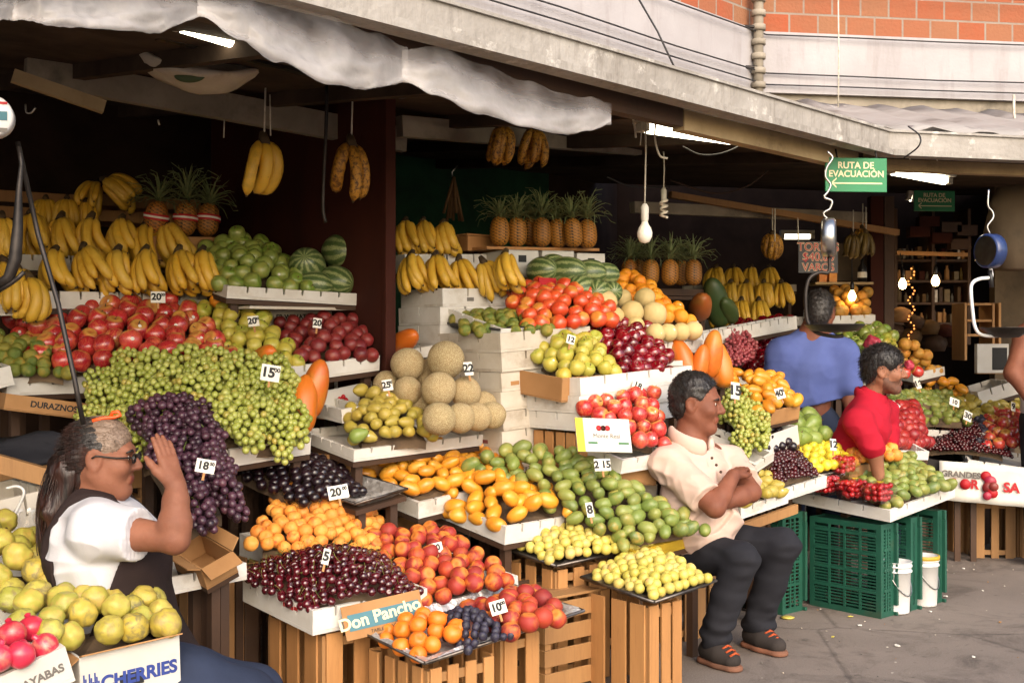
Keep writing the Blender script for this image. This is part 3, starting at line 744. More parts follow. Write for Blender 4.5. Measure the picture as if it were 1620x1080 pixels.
def carton(L, R_, lv, h, label, group=None, tilt=0, ang=40, mat='carton_white', name='cardboard_box', closed=False, inner='cardboard', flaps=(), slot=False, wall=.006):
    f = frame(L, R_, lv, tilt, ang); X, Y, N_ = f.x, f.y, f.n
    o = thing(name, f.o+X*f.lu/2+Y*lv/2-N_*h, label, 'box', group); w = wall
    sides = [(f.o-N_*h, X*f.lu, Y*w), (f.o+Y*(lv-w)-N_*h, X*f.lu, Y*w), (f.o+Y*(w+.0005)-N_*h, X*w, Y*(lv-2*w-.001)), (f.o+X*(f.lu-w)+Y*(w+.0005)-N_*h, X*w, Y*(lv-2*w-.001))]
    for i, (p, a, c) in enumerate(sides):
        b = MB(); b.hexa(p, a, c, N_*h); b.build('panel', mat, o, bevel=.0015)
    MB().hexa(f.o-N_*(h+.005), X*f.lu, Y*lv, N_*.004).build('bottom', inner, o)
    if closed: MB().hexa(f.o+N_*.0005, X*f.lu, Y*lv, N_*.005).build('lid', mat, o, bevel=.0015)
    for (sd, ln, an) in flaps:
        a = rad(an)
        p, d, out = {'front': (f.o, X*f.lu, -Y), 'back': (f.o+Y*lv, X*f.lu, Y), 'left': (f.o, Y*lv, -X), 'right': (f.o+X*f.lu, Y*lv, X)}[sd]
        q = (out*C(a)+N_*S(a)); t = q.cross(d).normalized()
        MB().hexa(p+q*.002, d, q*ln, t*.004).build('flap', inner, o)
    f.obj = o; f.h = h
    if slot:
        b = MB(); b.hexa(f.o+X*(f.lu*.38)-Y*.0015-N_*(h*.42), X*f.lu*.24, Y*.001, N_*.035); b.build('hand_hole', 'ink_black', o)
    return f

def crate(base, lu, lv, h, label, ang=40, mat='wood_pale', upright=True, nslat=4, group='wooden crates', fill=.72, top=False, name='wooden_crate'):
    """slatted fruit crate; base = front-left bottom corner"""
    a = rad(ang); X = Vector((C(a), S(a), 0)); Y = Vector((-S(a), C(a), 0)); base = Vector(base)
    o = thing(name, base+X*lu/2+Y*lv/2, label, 'crate', group); ps = .03; th = .009
    for i in (0, 1):
        for j in (0, 1):
            MB().hexa(base+X*(th+.001+i*(lu-ps-2*th-.002))+Y*(th+.001+j*(lv-ps-2*th-.002))+Z*.004, X*ps, Y*ps, Z*(h-.012)).build('post', 'wood_dark' if mat == 'wood_dark' else 'wood', o)
    def face(p, d, ln, inn):
        b = MB()
        if upright:
            s = ln/nslat
            for k in range(nslat):
                j = rnd.uniform(-.006, .006)
                b.hexa(p+d*(k*s+s*(1-fill)/2+j), d*s*fill*rnd.uniform(.94, 1.04), inn*th, Z*h)
        else:
            s = h/nslat
            for k in range(nslat):
                b.hexa(p+Z*(k*s+s*(1-fill)/2), d*ln, inn*th*rnd.uniform(.9, 1.1), (Z+d*rnd.uniform(-.01, .01))*s*fill)
        b.build('slatted_side', mat, o, bevel=.0015)
    face(base, X, lu, Y); face(base+Y*(lv-th), X, lu, Y)
    face(base+Y*(th+.0006), Y, lv-2*th-.0012, X); face(base+X*(lu-th)+Y*(th+.0006), Y, lv-2*th-.0012, X)
    if upright:
        for zz in (.02, h-.05):
            MB().hexa(base+X*.045+Y*(th+.001)+Z*zz, X*(lu-.09), Y*.012, Z*.03).build('rail', 'wood', o)
    if top:
        b = MB(); k = 4
        for i in range(k): b.hexa(base+Y*(lv*i/k+.004)+Z*(h+.0006), X*lu, Y*(lv/k-.008), Z*.01)
        b.build('top_boards', mat, o, bevel=.0015)
    return o

def plastic_crate(base, lu, lv, h, label, ang=40, group='green plastic crates'):
    """stackable crate standing on its end: grid bottom faces -x, open side faces +x"""
    a = rad(ang); X = Vector((C(a), S(a), 0)); Y = Vector((-S(a), C(a), 0)); B = Vector(base)
    o = thing('plastic_crate', B+X*lu/2+Y*lv/2, label, 'crate', group); w = .006
    def bar(b, p, a1, a2, a3): b.hexa(p, a1, a2, a3)
    def grid_(p, d, e, out, ld, le, nd, ne, nm, inner_slots=True):
        b = MB(); m = .028
        bar(b, p, d*ld, out*w, e*m); bar(b, p+e*(le-m), d*ld, out*w, e*m)
        bar(b, p+e*m, d*m, out*w, e*(le-2*m)); bar(b, p+d*(ld-m)+e*m, d*m, out*w, e*(le-2*m))
        sd = (ld-2*m)/nd
        for i in range(nd):
            for j in range(1):
                pass
            if i: bar(b, p+d*(m+i*sd-.006)+e*m, d*.012, out*(w+.002), e*(le-2*m))
        se = (le-2*m)/ne
        for j in range(1, ne): bar(b, p+d*m+e*(m+j*se-.005), d*(ld-2*m), out*w*(1.6 if j % 6 == 0 else .8), e*(.014 if j % 6 == 0 else .0065))
        b.build(nm, 'crate_green', o)
    # rim flares at both ends
    grid_(B+X*w, Y, Z, -X, lv, h, 4, 26, 'grid_bottom')
    grid_(B+X*w+Y*.012, X, Z, -Y, lu-w, h, 3, 24, 'side_wall'); grid_(B+X*w+Y*(lv-.012), X, Z, Y, lu-w, h, 3, 24, 'side_wall')
    MB().hexa(B+X*w+Y*.02+Z*.004, X*(lu-w), Y*(lv-.04), Z*w).build('end_wall', 'crate_green', o); MB().hexa(B+X*w+Y*.02+Z*(h-w-.004), X*(lu-w), Y*(lv-.04), Z*w).build('end_wall', 'crate_green', o)
    for (zz, hh) in ((0, .05), (h-.05, .05)):
        b = MB(); b.hexa(B+X*(lu+.0006)+Y*-.012+Z*zz, X*.016, Y*(lv+.024), Z*.018 if zz == 0 else Z*.05)
        b.build('rim', 'crate_green', o, bevel=.003)
    for yy in (-.014, lv-.012):
        b = MB(); b.hexa(B+X*(lu+.0006)+Y*yy+Z*.0505, X*.016, Y*.026, Z*(h-.101)); b.build('rim', 'crate_green', o, bevel=.003)
    return o

def foil_tray(L, R_, lv, label, tilt=5, ang=40, mat='foil', group='shallow trays', name='metal_tray', flare=.045, h=.03):
    f = frame(L, R_, lv, tilt, ang); o = thing(name, f.o+f.x*f.lu/2+f.y*lv/2-f.n*h, label, 'tray', group); n = 14; rows = []
    X, Y, N_ = f.x, f.y, f.n
    def P2(u, v, z): return f.o+X*u+Y*v+N_*z
    rings = []
    for (ins, z) in ((0, 0.), (.02, .004), (flare, -h), (flare+.03, -h)):
        loop = []
        for (u0, v0, u1, v1) in ((ins, ins, f.lu-ins, ins), (f.lu-ins, ins, f.lu-ins, lv-ins), (f.lu-ins, lv-ins, ins, lv-ins), (ins, lv-ins, ins, ins)):
            for k in range(n):
                t = k/n; j = .006 if ins < .03 else .002
                loop.append(P2(u0+(u1-u0)*t+rnd.uniform(-j, j), v0+(v1-v0)*t+rnd.uniform(-j, j), z+rnd.uniform(-j, j)*.8))
        rings.append(loop)
    b = MB(); m = 4*n; vs = [p for l in rings for p in l]
    fs = [(i*m+k, i*m+(k+1) % m, (i+1)*m+(k+1) % m, (i+1)*m+k) for i in range(3) for k in range(m)]
    fs.append(tuple(3*m+k for k in range(m))); b.add(vs, fs, 0, False)
    vs2 = [p-N_*.006 for p in rings[0]]+[p-N_*.006 for p in rings[2]]
    b.add(vs2, [(k, m+k, m+(k+1) % m, (k+1) % m) for k in range(m)]+[tuple(m+k for k in reversed(range(m)))], 0, False)
    b.build('pan', mat, o)
    b = MB(); q = [P2(-.004, -.004, -.003), P2(f.lu+.004, -.004, -.003), P2(f.lu+.004, lv+.004, -.003), P2(-.004, lv+.004, -.003), P2(-.004, -.004, -.003)]
    b.tube(q, .006, 6); b.build('rolled_rim', mat if mat != 'foil' else 'tray_metal', o)
    f.obj = o; f.h = h
    return f

def tag(px, py, d, w, h, lines, label, roll=0, lean=20, yaw=12, ink='ink_black', stick=.03, small=''):
    """price card on a stick"""
    w *= .85; h *= .85; c = P(px, py, d); a = rad(yaw); ex = Vector((C(a), S(a), 0)); bk = Vector((-S(a), C(a), 0))
    ez = Z*C(rad(lean))+bk*S(rad(lean)); r = rad(roll); ex, ez = ex*C(r)+ez*S(r), ez*C(r)-ex*S(r); nn = ex.cross(ez)
    o = thing('price_tag', c-ez*h/2, label, 'price tag', 'price tags on sticks')
    MB().hexa(c-ex*w/2-ez*h/2-nn*.001, ex*w, ez*h, nn*.002).build('card', 'paper', o)
    if stick:
        b = MB(); b.hexa(c-ez*(h*.4+stick)-nn*.0052-ex*.004, ex*.008, ez*(stick+h*.7), nn*.004); b.build('stick', 'wood_pale', o)
    text(lines, c+nn*.0016-ex*(w*.12 if small else 0), ex, ez, h*.8, ink, o, bold=.002*h/.06)
    if small: text(small, c+nn*.0016+ex*w*.33+ez*h*.2, ex, ez, h*.34, ink, o, bold=.0008)
    return o
# ------------------------------------------------------------------ ground
b = MB(); b.add([(-60, -25, 0), (60, -25, 0), (60, 80, 0), (-60, 80, 0)], [(0, 1, 2, 3)]); b.build('ground', 'asphalt', kind='structure')
# specks of litter on the road
for i, (x, y, r, m) in enumerate([(1496, 944, .012, 'paper'), (1420, 1022, .014, 'paper'), (1318, 1008, .008, 'guava'), (1345, 976, .014, 'guava'), (1524, 900, .01, 'paper'), (1540, 1040, .007, 'paper'), (1472, 968, .008, 'paper'), (1582, 985, .006, 'cardboard'), (1360, 990, .01, 'paper'), (1555, 935, .006, 'paper')]):
    d = F*CH/(y-HOR); b = MB(); p = P(x, y, d); k = 7
    vs = [p+Vector((r*C(6.28*j/k)*rnd.uniform(.6, 1.3), r*S(6.28*j/k)*rnd.uniform(.6, 1.2), .002+.003*rnd.random())) for j in range(k)]
    b.add(vs+[v+Vector((0, 0, .004)) for v in vs], [tuple(range(k-1, -1, -1)), tuple(range(k, 2*k))]+[(j, (j+1) % k, k+(j+1) % k, k+j) for j in range(k)])
    b.build('litter_scrap', m, label=['scrap of white litter on the asphalt beside the green crates', 'pale paper scrap on the open asphalt in front', 'squashed fruit bit on the ground by the green crate', 'squashed yellow guava on the ground near green crate', 'small paper scrap near the bucket end of the crates', 'tiny paper fleck at the bottom of the road', 'paper fleck below the white bucket', 'brown card fleck on the open road', 'white scrap just before the front green crate', 'paper fleck right of the last bucket'][i], cat='litter', group='litter scraps on the road')

b = MB()
for k in range(420):
    x, y = rnd.uniform(.6, 5.5), rnd.uniform(4.2, 9.5); r = rnd.uniform(.002, .006); b.sphere((x, y, r*.4), r, 5, 4, rnd.randrange(3), (rnd.uniform(.7, 1.6), 1, .5))
b.build('road_grit', ['cardboard', 'ink_grey', 'foam_old'], label='scattered grit and crumbs on the asphalt road', cat='grit', kind='stuff')
# ------------------------------------------------------------------ canopy
zE = P(1407, 237, 6.0).z
EB = P(1407, 237, 6.0); EA = P(540, 8, (zE-CH)*F/532); EC = P(1640, 247, (zE-CH)*F/293)
d1 = Vector((EB.x-EA.x, EB.y-EA.y, 0)).normalized(); d2 = Vector((EC.x-EB.x, EC.y-EB.y, 0)).normalized()
E0 = EA-d1*5.5; E3 = EC+d2*4.0
in1 = Vector((-d1.y, d1.x, 0)); in2 = Vector((-d2.y, d2.x, 0))
fh = .088
def inner(p, w, which):   # offset of the fascia line into the stall
    if which == 0: return p+in1*w
    if which == 2: return p+in2*w
    bis = (in1+in2).normalized(); return p+bis*(w/bis.dot(in1))
def strip(w0, w1, z0, z1):
    b = MB()
    ps = [(E0, 0), (EB, 1), (E3, 2)]
    for (p, i), (q, j) in zip(ps, ps[1:]):
        a0, a1, c0, c1 = inner(p, w0, i), inner(p, w1, i), inner(q, w0, j), inner(q, w1, j)
        vs = [v+Z*z for z in (z0, z1) for v in (a0, c0, c1, a1)]
        fs = [(3, 2, 1, 0), (4, 5, 6, 7), (0, 1, 5, 4), (2, 3, 7, 6)]
        if i == 0: fs.append((3, 0, 4, 7))
        if j == 2: fs.append((1, 2, 6, 5))
        b.add(vs, fs)
    return b
roof = thing('canopy_roof', EB, 'long market canopy with stained pale concrete edge over the fruit stalls', 'canopy')
strip(0, .06, .0, fh).build('fascia', 'fascia', roof)
strip(-.028, .06, -.03, -.0006).build('drip_lip', 'fascia', roof)
strip(-.012, .02, fh+.0006, fh+.012).build('edge_cap', 'fascia', roof)
def roof_sheet(z0, z1, dep, th):
    b = MB(); ps = [(E0, 0), (EB, 1), (E3, 2)]
    for (p, i), (q, j) in zip(ps, ps[1:]):
        v = [inner(p, .0605, i)+Z*z0, inner(q, .0605, j)+Z*z0, inner(q, dep, j)+Z*z1, inner(p, dep, i)+Z*z1]
        b.add(v+[k+Z*th for k in v], [(3, 2, 1, 0), (4, 5, 6, 7), (0, 1, 5, 4), (1, 2, 6, 5), (2, 3, 7, 6), (3, 0, 4, 7)])
    return b
roof_sheet(.03, .42, 4.6, .05).build('roof_deck', 'ceiling_dark', roof)
# corrugated sheet lying on the roof behind the bend
b = MB(); rows = []
for i in range(5):
    row = []
    for j in range(60):
        p = EB+in2*(.10+.53*i)+d2*(j*.09-.05+.17*i)
        row.append(p+Z*(.125+.145*i+.012*S(j*1.9)+.02*noise.noise(Vector((i*1.3, j*.35, 0)))))
    rows.append(row)
b.grid(rows, 0, True, .004); b.build('corrugated_sheet', 'roof_metal', label='loose corrugated metal sheets lying on the canopy roof by the bend', cat='roof sheet')
# timbers under the eave
def beam(a, c, w, h, mat, label, name='ceiling_beam', dirn=None):
    d = (c-a); dl = d.length; d.normalize(); s = Vector((-d.y, d.x, 0)).normalized(); n = d.cross(s)
    return MB().hexa(a-s*w/2-n*h/2, d*dl, s*w, n*h).build(name, mat, label=label, cat='beam', group='beams under the canopy')
beam(EA-d1*5+in1*.17+Z*-.040, EB-d1*1.6+in1*.17+Z*-.040, .06, .075, 'wood_dark', 'brown timber running right behind the concrete canopy edge')
beam(EB-d1*1.59+in1*.17+Z*-.048, EB+in1*.17-d1*.05+Z*-.048, .06, .085, 'timber', 'pale timber behind the canopy edge above the lamp')
beam(EB+in2*.3+Z*-.03, EB+d2*1.1+in2*.3+Z*-.03, .06, .06, 'timber', 'short timber behind the canopy edge past the bend')
beam(P(40, 110, 4.95), P(640, 222, 6.0), .05, .12, 'beam_grey', 'grey dusty beam over the banana tiers')
beam(P(632, 200, 5.75), P(1010, 232, 7.0), .05, .10, 'beam_grey', 'grey beam behind the hanging plantains')
beam(P(20, 120, 4.6), P(165, 170, 4.75), .04, .05, 'timber', 'broken end of plank below the grey beam')
beam(P(1000, 328, 7.4), P(1390, 345, 8.8), .05, .07, 'beam_grey', 'low beam over the pineapples at the rear')
beam(P(1060, 308, 7.6), P(1420, 368, 8.4), .04, .04, 'wood', 'thin pole crossing above the rear banana shelf')
beam(P(250, 55, 4.3), P(640, 150, 5.2), .035, .035, 'steel_dark', 'thin iron pipe carrying the hanging bananas', name='ceiling_pipe')
for i in range(7):
    a = EA+d1*(i*.85-1.4)+Z*(.0)+in1*.25; beam(a+Z*.02, a+in1*3.6+Z*.33, .05, .07, 'ceiling_dark', f'dark rafter under the canopy roof, {nth(i)} from the near end', name='rafter')

# ------------------------------------------------------------------ building above
BC = P(1195, 100, 8.5); BC.z = 0
zb, zl = P(1210, 52, 8.5).z, P(1205, 148, 8.5).z
w1 = Vector((C(rad(47.8)), S(rad(47.8)), 0)); w2 = Vector((C(rad(9)), S(rad(9)), 0))
bld = thing('market_building', BC, 'market building with white plaster band and brick above the canopy', 'building')
b = MB(); A0 = BC-w1*9; A3 = BC+w2*9
def wallq(b, p, q, z0, z1, out=0.):
    n1 = Vector((w1.y, -w1.x, 0)); n2 = Vector((w2.y, -w2.x, 0))
for nm, z0, z1, pr, mt in (('plaster_band', zl, zb, .05, 'plaster'), ('lower_wall', 2.62, zl, .0, 'beam_grey')):
    b = MB(); n1 = Vector((w1.y, -w1.x, 0)); n2 = Vector((w2.y, -w2.x, 0)); bis = (n1+n2).normalized()*pr
    for (p, q, po, qo) in ((A0, BC, n1*pr, bis), (BC, A3, bis, n2*pr)):
        b.add([p+po+Z*z0, q+qo+Z*z0, q+qo+Z*z1, p+po+Z*z1, p-n1*.2+Z*z0, q-n1*.2+Z*z0, q-n1*.2+Z*z1, p-n1*.2+Z*z1], [(0, 1, 2, 3), (0, 4, 5, 1), (3, 2, 6, 7)])
    b.build(nm, mt, bld)
bw = []
b = MB(); b.add([A0+Z*zb, BC+Z*zb, BC+Z*(zb+3), A0+Z*(zb+3), BC+Z*zb, A3+Z*zb, A3+Z*(zb+3), BC+Z*(zb+3)], [(0, 1, 2, 3), (4, 5, 6, 7)])
ob = b.build('brick_wall', 'brick', bld); uvl = ob.data.uv_layers.new(name='UVMap')
for k, (u, v) in enumerate([(0, 0), (9, 0), (9, 3), (0, 3), (9.1, 0), (18.1, 0), (18.1, 3), (9.1, 3)]): uvl.data[k].uv = (u, v)
# conduit at the corner
n2 = Vector((w2.y, -w2.x, 0)); b = MB(); p = BC+n2*.14-w2*.03
b.tube([p+Z*2.6, p+Z*5.2], .035, 10); 
for k in range(26): b.tube([p+Z*(2.62+k*.1), p+Z*(2.66+k*.1)], .05, 10)
b.build('conduit', 'beam_grey', label='grey jointed conduit climbing the corner of the building', cat='pipe')
for k in range(9):
    zz = 2.7+k*.28; q = p+n2*.02
    MB().tube([q+Z*zz-w2*.12, q+Z*zz+w2*.03], .012, 6).build('pipe_bracket', 'steel_dark', bpy.data.objects['conduit'])
# cables along the band
for i, (z, sag) in enumerate(((zb-.03, .006), (zb-.30, .012), (zl+.05, .006), (zb+.30, .01))):
    b = MB(); o1 = Vector((w1.y, -w1.x, 0))*.09; o2 = Vector((w2.y, -w2.x, 0))*.09
    pts = [A0+o1+Z*z+(BC-A0)*t+Z*(-sag*S(PI*t*4)**2) for t in [k/16 for k in range(17)]]+[BC+o2+w2*8*t+Z*(z-sag*S(PI*t*3)**2) for t in [k/12 for k in range(1, 13)]]
    b.tube(pts, .0055, 5); b.build('cable', 'cable', label=f"thin black cable strung along the building wall, {['just under the brick', 'mid white band', 'at the band foot', 'across the brick'][i]}", cat='cable', group='cables on the building')
MB().tube([P(1008, -5, 7.0), P(1040, 50, 7.0), P(1066, 105, 6.9)], .006, 5).build('cable', 'cable', label='slack black wire slanting down the white wall', cat='cable', group='cables on the building')
MB().tube([P(1326, -5, 8.0), P(1327, 90, 8.0), P(1326, 175, 8.0)], .005, 5).build('cable', 'rope_white', label='pale wire hanging straight down before the brick', cat='cable', group='cables on the building')
MB().tube([P(1604, 150, 8.0), P(1604, 180, 8.0), P(1607, 194, 7.98), P(1614, 197, 7.95)], .009, 6).build('roof_hook', 'rope_white', label='white bent wire hook above the canopy roof', cat='hook')
MB().hexa(P(866, -60, 6.35), Vector((.02, .02, 0)), Vector((.02, -.02, 0)), Z*.42).build('downpipe', 'beam_grey', label='short grey vertical strip on the white wall', cat='pipe')

# ------------------------------------------------------------------ stall walls
PN = P(622, 540, 5.45); PN.z = 0; PF = PN+V*1.75
o = thing('partition', PN, 'dark brown partition panel between the banana stall and the melon stall', 'partition')
MB().hexa(PN+V*.03, V*1.75, -U*.03, Z*2.62).build('panel', 'panel_brown', o)
MB().hexa(PN-U*.04, V*.029, U*.055, Z*2.62).build('edge_post', 'panel_brown', o, bevel=.003)
def wall(a, c, h, mat, label, t=.1, name='back_wall'):
    d = (c-a).normalized(); s = Vector((-d.y, d.x, 0)); return MB().hexa(a, d*(c-a).length, s*t, Z*h).build(name, mat, kind='structure')
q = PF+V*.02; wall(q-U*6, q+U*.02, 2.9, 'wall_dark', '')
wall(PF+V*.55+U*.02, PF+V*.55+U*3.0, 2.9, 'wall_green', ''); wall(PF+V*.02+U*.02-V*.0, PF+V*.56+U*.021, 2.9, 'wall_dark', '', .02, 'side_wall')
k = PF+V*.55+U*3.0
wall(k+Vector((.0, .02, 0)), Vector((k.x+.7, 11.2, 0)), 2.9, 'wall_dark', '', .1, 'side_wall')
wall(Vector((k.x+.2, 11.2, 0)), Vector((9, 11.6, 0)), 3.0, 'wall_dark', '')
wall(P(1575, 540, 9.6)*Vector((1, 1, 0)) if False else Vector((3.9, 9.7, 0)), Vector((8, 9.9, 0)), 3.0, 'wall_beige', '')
# post between the tortilla stall and the dark shop
pp = P(1400, 540, 8.6); pp.z = 0
o = thing('stall_post', pp, 'brown square post between the banana stall and the lamp-lit shop', 'post')
MB().hexa(pp-Vector((.1, 0, 0)), Vector((.09, 0, 0)), Vector((0, .09, 0)), Z*2.4).build('post_half', 'panel_brown', o); MB().hexa(pp+Vector((.0, .01, 0)), Vector((.07, 0, 0)), Vector((0, .07, 0)), Z*2.4).build('post_half', 'wood_dark', o)

# ------------------------------------------------------------------ lamps that are lit
def tube_lamp(a, c, label, w=.11, glow='tube_glow'):
    d = (c-a).normalized(); s = Vector((-d.y, d.x, 0)).normalized(); n = d.cross(s); L = (c-a).length
    o = thing('fluorescent_lamp', (a+c)/2, label, 'lamp', 'fluorescent lamps under the canopy')
    MB().hexa(a-s*w/2+n*.02, d*L, s*w, n*.035).build('housing', 'tube_body', o, bevel=.004)
    MB().tube([a+d*.04, c-d*.04], .026, 12).build('tube', glow, o)
    for e in (a, c-d*.035): MB().hexa(e-s*.03-n*.02, d*.035, s*.06, n*.039).build('end_cap', 'tube_body', o, bevel=.003)
    return o
tube_lamp(P(1012, 201, 5.4), P(1184, 224, 5.75), 'lit white fluorescent lamp under the eave by the hanging bulb')
tube_lamp(P(1404, 269, 6.9), P(1502, 287, 7.1), 'lit fluorescent lamp right of the green evacuation sign')
tube_lamp(P(272, 36, 4.1), P(385, 70, 4.3), 'lit fluorescent lamp half hidden behind the plastic sheet')
tube_lamp(P(1234, 374, 10.6), P(1288, 374, 10.6), 'small lit tube far back above the tortilla sign', .05, 'tube_dim')
tube_lamp(P(1434, 312, 9.5), P(1448, 315, 9.5), 'short lit lamp left of the dark second sign', .05)
def bulb(px, py, d, r, label, lit, cord_top, cfl=False):
    c = P(px, py, d); o = thing('light_bulb', c, label, 'bulb', 'bulbs on cords')
    b = MB(); k = r/.032
    if cfl:
        b.tube([c+Vector((.018*C(t*.9), .018*S(t*.9), -.045+t*.0042)) for t in range(24)], .007, 6); b.build('spiral_tube', 'bulb_off', o)
    else:
        b.lathe([(.001, -.05*k), (.02*k, -.044*k), (.031*k, -.022*k), (.032*k, -.005*k), (.026*k, .014*k), (.016*k, .03*k), (.013*k, .04*k)], 18, c); b.build('glass', 'bulb_glow' if lit else 'bulb_off', o)
    b = MB(); b.lathe([(.0125*k, .0405*k), (.016*k, .05*k), (.017*k, .1*k), (.008*k, .115*k), (.001, .116*k)], 12, c); b.build('socket', 'tube_body' if not lit else 'black_plastic', o)
    b = MB(); t = P(px+cord_top[0], cord_top[1], d); b.tube([c+Z*.116*k, lerp(c+Z*.116*k, t, .5)+Vector((.003, 0, 0)), t], .004, 5); b.build('cord', 'rope_white' if not lit else 'cable', o)
    return o
bulb(1020, 366, 5.3, .034, 'large unlit white bulb on a long white cord before the pineapples', False, (1, 165))
bulb(1050, 330, 6.2, .03, 'spiral unlit bulb on a thin cord behind the big white bulb', False, (0, 240), True)
bulb(1348, 467, 8.2, .026, 'glowing bulb hanging above the limes behind the blue shirted man', True, (-2, 360))
bulb(1428, 448, 9.2, .03, 'glowing bulb on the left in the dark shop', True, (-4, 400))
bulb(1480, 443, 9.2, .03, 'glowing bulb on the right in the dark shop', True, (2, 405))

# ------------------------------------------------------------------ rolled plastic sheet along the eave
def sheet(ctrl, label, name='plastic_sheet'):
    """ctrl: (px, py top, py bottom, depth, bulge) along the eave; a hanging roll with folds"""
    n = 64; rows = []; m = len(ctrl)-1
    def ev(t):
        r = ev0(t); k_ = (r[0]-810)/F; tt = (k_*EA.y-EA.x)/(d1.x-k_*d1.y); r[3] = EA.y+tt*d1.y+.02; return r
    def ev0(t):
        x = t*m; i = min(m-1, int(x)); f = x-i; f2 = f*f*(3-2*f); return [lerp(ctrl[i][k], ctrl[i+1][k], f if k == 0 else f2) for k in range(5)]
    for i in range(n+1):
        px, y0, py1, d, bl = ev(i/n); row = []
        for j in range(25):
            a = j/24
            y1 = py1+7
            if a < .62: s = a/.62; yy = lerp(y0, y1, s**.9); out = -bl*S(PI*min(1, s)*.62)
            else: s = (a-.62)/.38; yy = lerp(y1, lerp(y0, y1, .35), s); out = -bl*S(PI*.62)*(1-s)+bl*.5*s
            w = noise.noise(Vector((i*.10, j*.16, 3.3)))*.030+noise.noise(Vector((i*.05+j*.30, j*.1, 8.3)))*.022+.016*(.5-abs(noise.noise(Vector((i*.22+j*.4, j*.25-i*.16, 1.3)))))
            p = P(px, yy, d+out-w*(bl/.1))
            row.append(p+Z*w*.35)
        rows.append(row)
    b = MB(); b.grid(rows, 0, True); o = b.build(name, 'plastic_sheet', label=label, cat='plastic sheet'); at = o.data.attributes.new('fold', 'FLOAT', 'POINT'); at.data.foreach_set('value', [min(1, max(0, S(PI*min(1, j/24*1.1))))**1.3 for i in range(n+1) for j in range(25)]); return o
sheet([(-130, -10, 25, 2.95, .05), (-40, -25, 34, 3.1, .12), (28, -8, 26, 3.2, .03)], 'gathered end of clear plastic sheet tied at the near end of the canopy')
sheet([(20, -8, 30, 3.2, .03), (70, -30, 36, 3.25, .11), (150, -40, 44, 3.32, .12), (250, -30, 46, 3.42, .11), (325, -5, 20, 3.5, .03)], 'sagging roll of clear plastic sheet between first two ties')
sheet([(312, -10, 22, 3.5, .03), (380, -18, 62, 3.55, .10), (440, 0, 96, 3.63, .13), (520, 28, 130, 3.72, .14), (590, 52, 136, 3.82, .12), (645, 78, 124, 3.9, .03)], 'milky plastic sheet sagging left of the rope tie')
sheet([(636, 82, 126, 3.9, .03), (690, 72, 150, 3.98, .09), (760, 100, 176, 4.1, .12), (830, 128, 198, 4.25, .11), (885, 148, 207, 4.36, .10), (930, 155, 203, 4.46, .09), (967, 166, 190, 4.55, .05)], 'rolled translucent plastic sheet drooping right of the rope tie')
# thin gathered veil up to the nail at the far end
b = MB(); rows = []
for i in range(14):
    s = i/13; row = []
    top = P(lerp(905, 940, s), lerp(128, 118, s), lerp(4.5, 4.56, s)); bot = P(lerp(800, 948, s), lerp(150, 172, s), lerp(4.2, 4.52, s))
    for j in range(8): row.append(lerp(top, bot, j/7)+Vector((.5, -.8, 0))*(.018*(i % 2)*(j/7+.2)))
    rows.append(row)
b.grid(rows, 0, True); b.build('plastic_veil', 'plastic_sheet', label='thin pleated plastic veil gathered up to a nail at the sheet end', cat='plastic sheet')
def rope(pts, label, r=.005, mat='rope_white', name='rope', cat='string', group='strings under the eave'):
    b = MB(); b.tube(curve([P(*p) for p in pts]) if len(pts) > 2 else [P(*p) for p in pts], r, 6); return b.build(name, mat, label=label, cat=cat, group=group)
rope([(643, 45, 3.88), (640, 75, 3.88), (645, 92, 3.87), (641, 125, 3.9)], 'white string tying the plastic sheet to the eave')
rope([(636, 50, 3.9), (641, 80, 3.86), (637, 118, 3.88)], 'second white string loop at the sheet tie')
rope([(948, 140, 4.6), (945, 165, 4.55), (950, 152, 4.55)], 'white string at the far end of the plastic sheet')
rope([(1004, 165, 5.2), (1000, 178, 5.2), (1004, 200, 5.2), (1006, 218, 5.2)], 'frayed white string dangling left of the lit lamp')
rope([(1046, 155, 5.2), (1040, 180, 5.18), (1036, 215, 5.2), (1043, 245, 5.2), (1056, 251, 5.2)], 'knotted white string dangling in front of the lamp tube')
rope([(1115, 168, 5.5), (1117, 185, 5.5), (1121, 202, 5.5)], 'short white string end above the lamp tube')
rope([(1016, 170, 5.3), (1015, 205, 5.3), (1013, 230, 5.3)], 'thin white string beside the bulb cord', .003)
rope([(1080, 232, 5.6), (1110, 245, 5.65), (1150, 240, 5.7), (1198, 215, 5.75)], 'thin drooping wire below the lamp', .004, 'cable', 'cable', 'cable', 'wires under the canopy')
rope([(1060, 285, 7.0), (1130, 306, 7.1), (1180, 295, 7.1), (1215, 270, 7.1)], 'brown drooping wire above the rear bananas', .006, 'wood_dark', 'cable', 'cable', 'wires under the canopy')
rope([(960, 280, 6.5), (1000, 295, 6.6), (1060, 296, 6.8)], 'sagging wire over the middle pineapples', .005, 'cable', 'cable', 'cable', 'wires under the canopy')
rope([(1437, 200, 5.9), (1455, 215, 5.85), (1453, 232, 5.85), (1430, 250, 6.0)], 'loop of thin wire on the canopy edge by the bend', .004, 'cable', 'cable', 'cable', 'wires under the canopy')
rope([(1478, 245, 6.6), (1485, 258, 6.7), (1494, 273, 6.9)], 'white cord of the right lamp', .004); rope([(1437, 247, 6.6), (1445, 262, 6.8), (1450, 272, 6.9)], 'second white cord of the right lamp', .004)
rope([(517, 135, 5.1), (516, 200, 5.1), (512, 280, 5.1), (511, 330, 5.1), (515, 352, 5.1)], 'twisted dark chain hanging between the two banana bunches', .008, 'steel_dark', 'chain', 'chain', None)
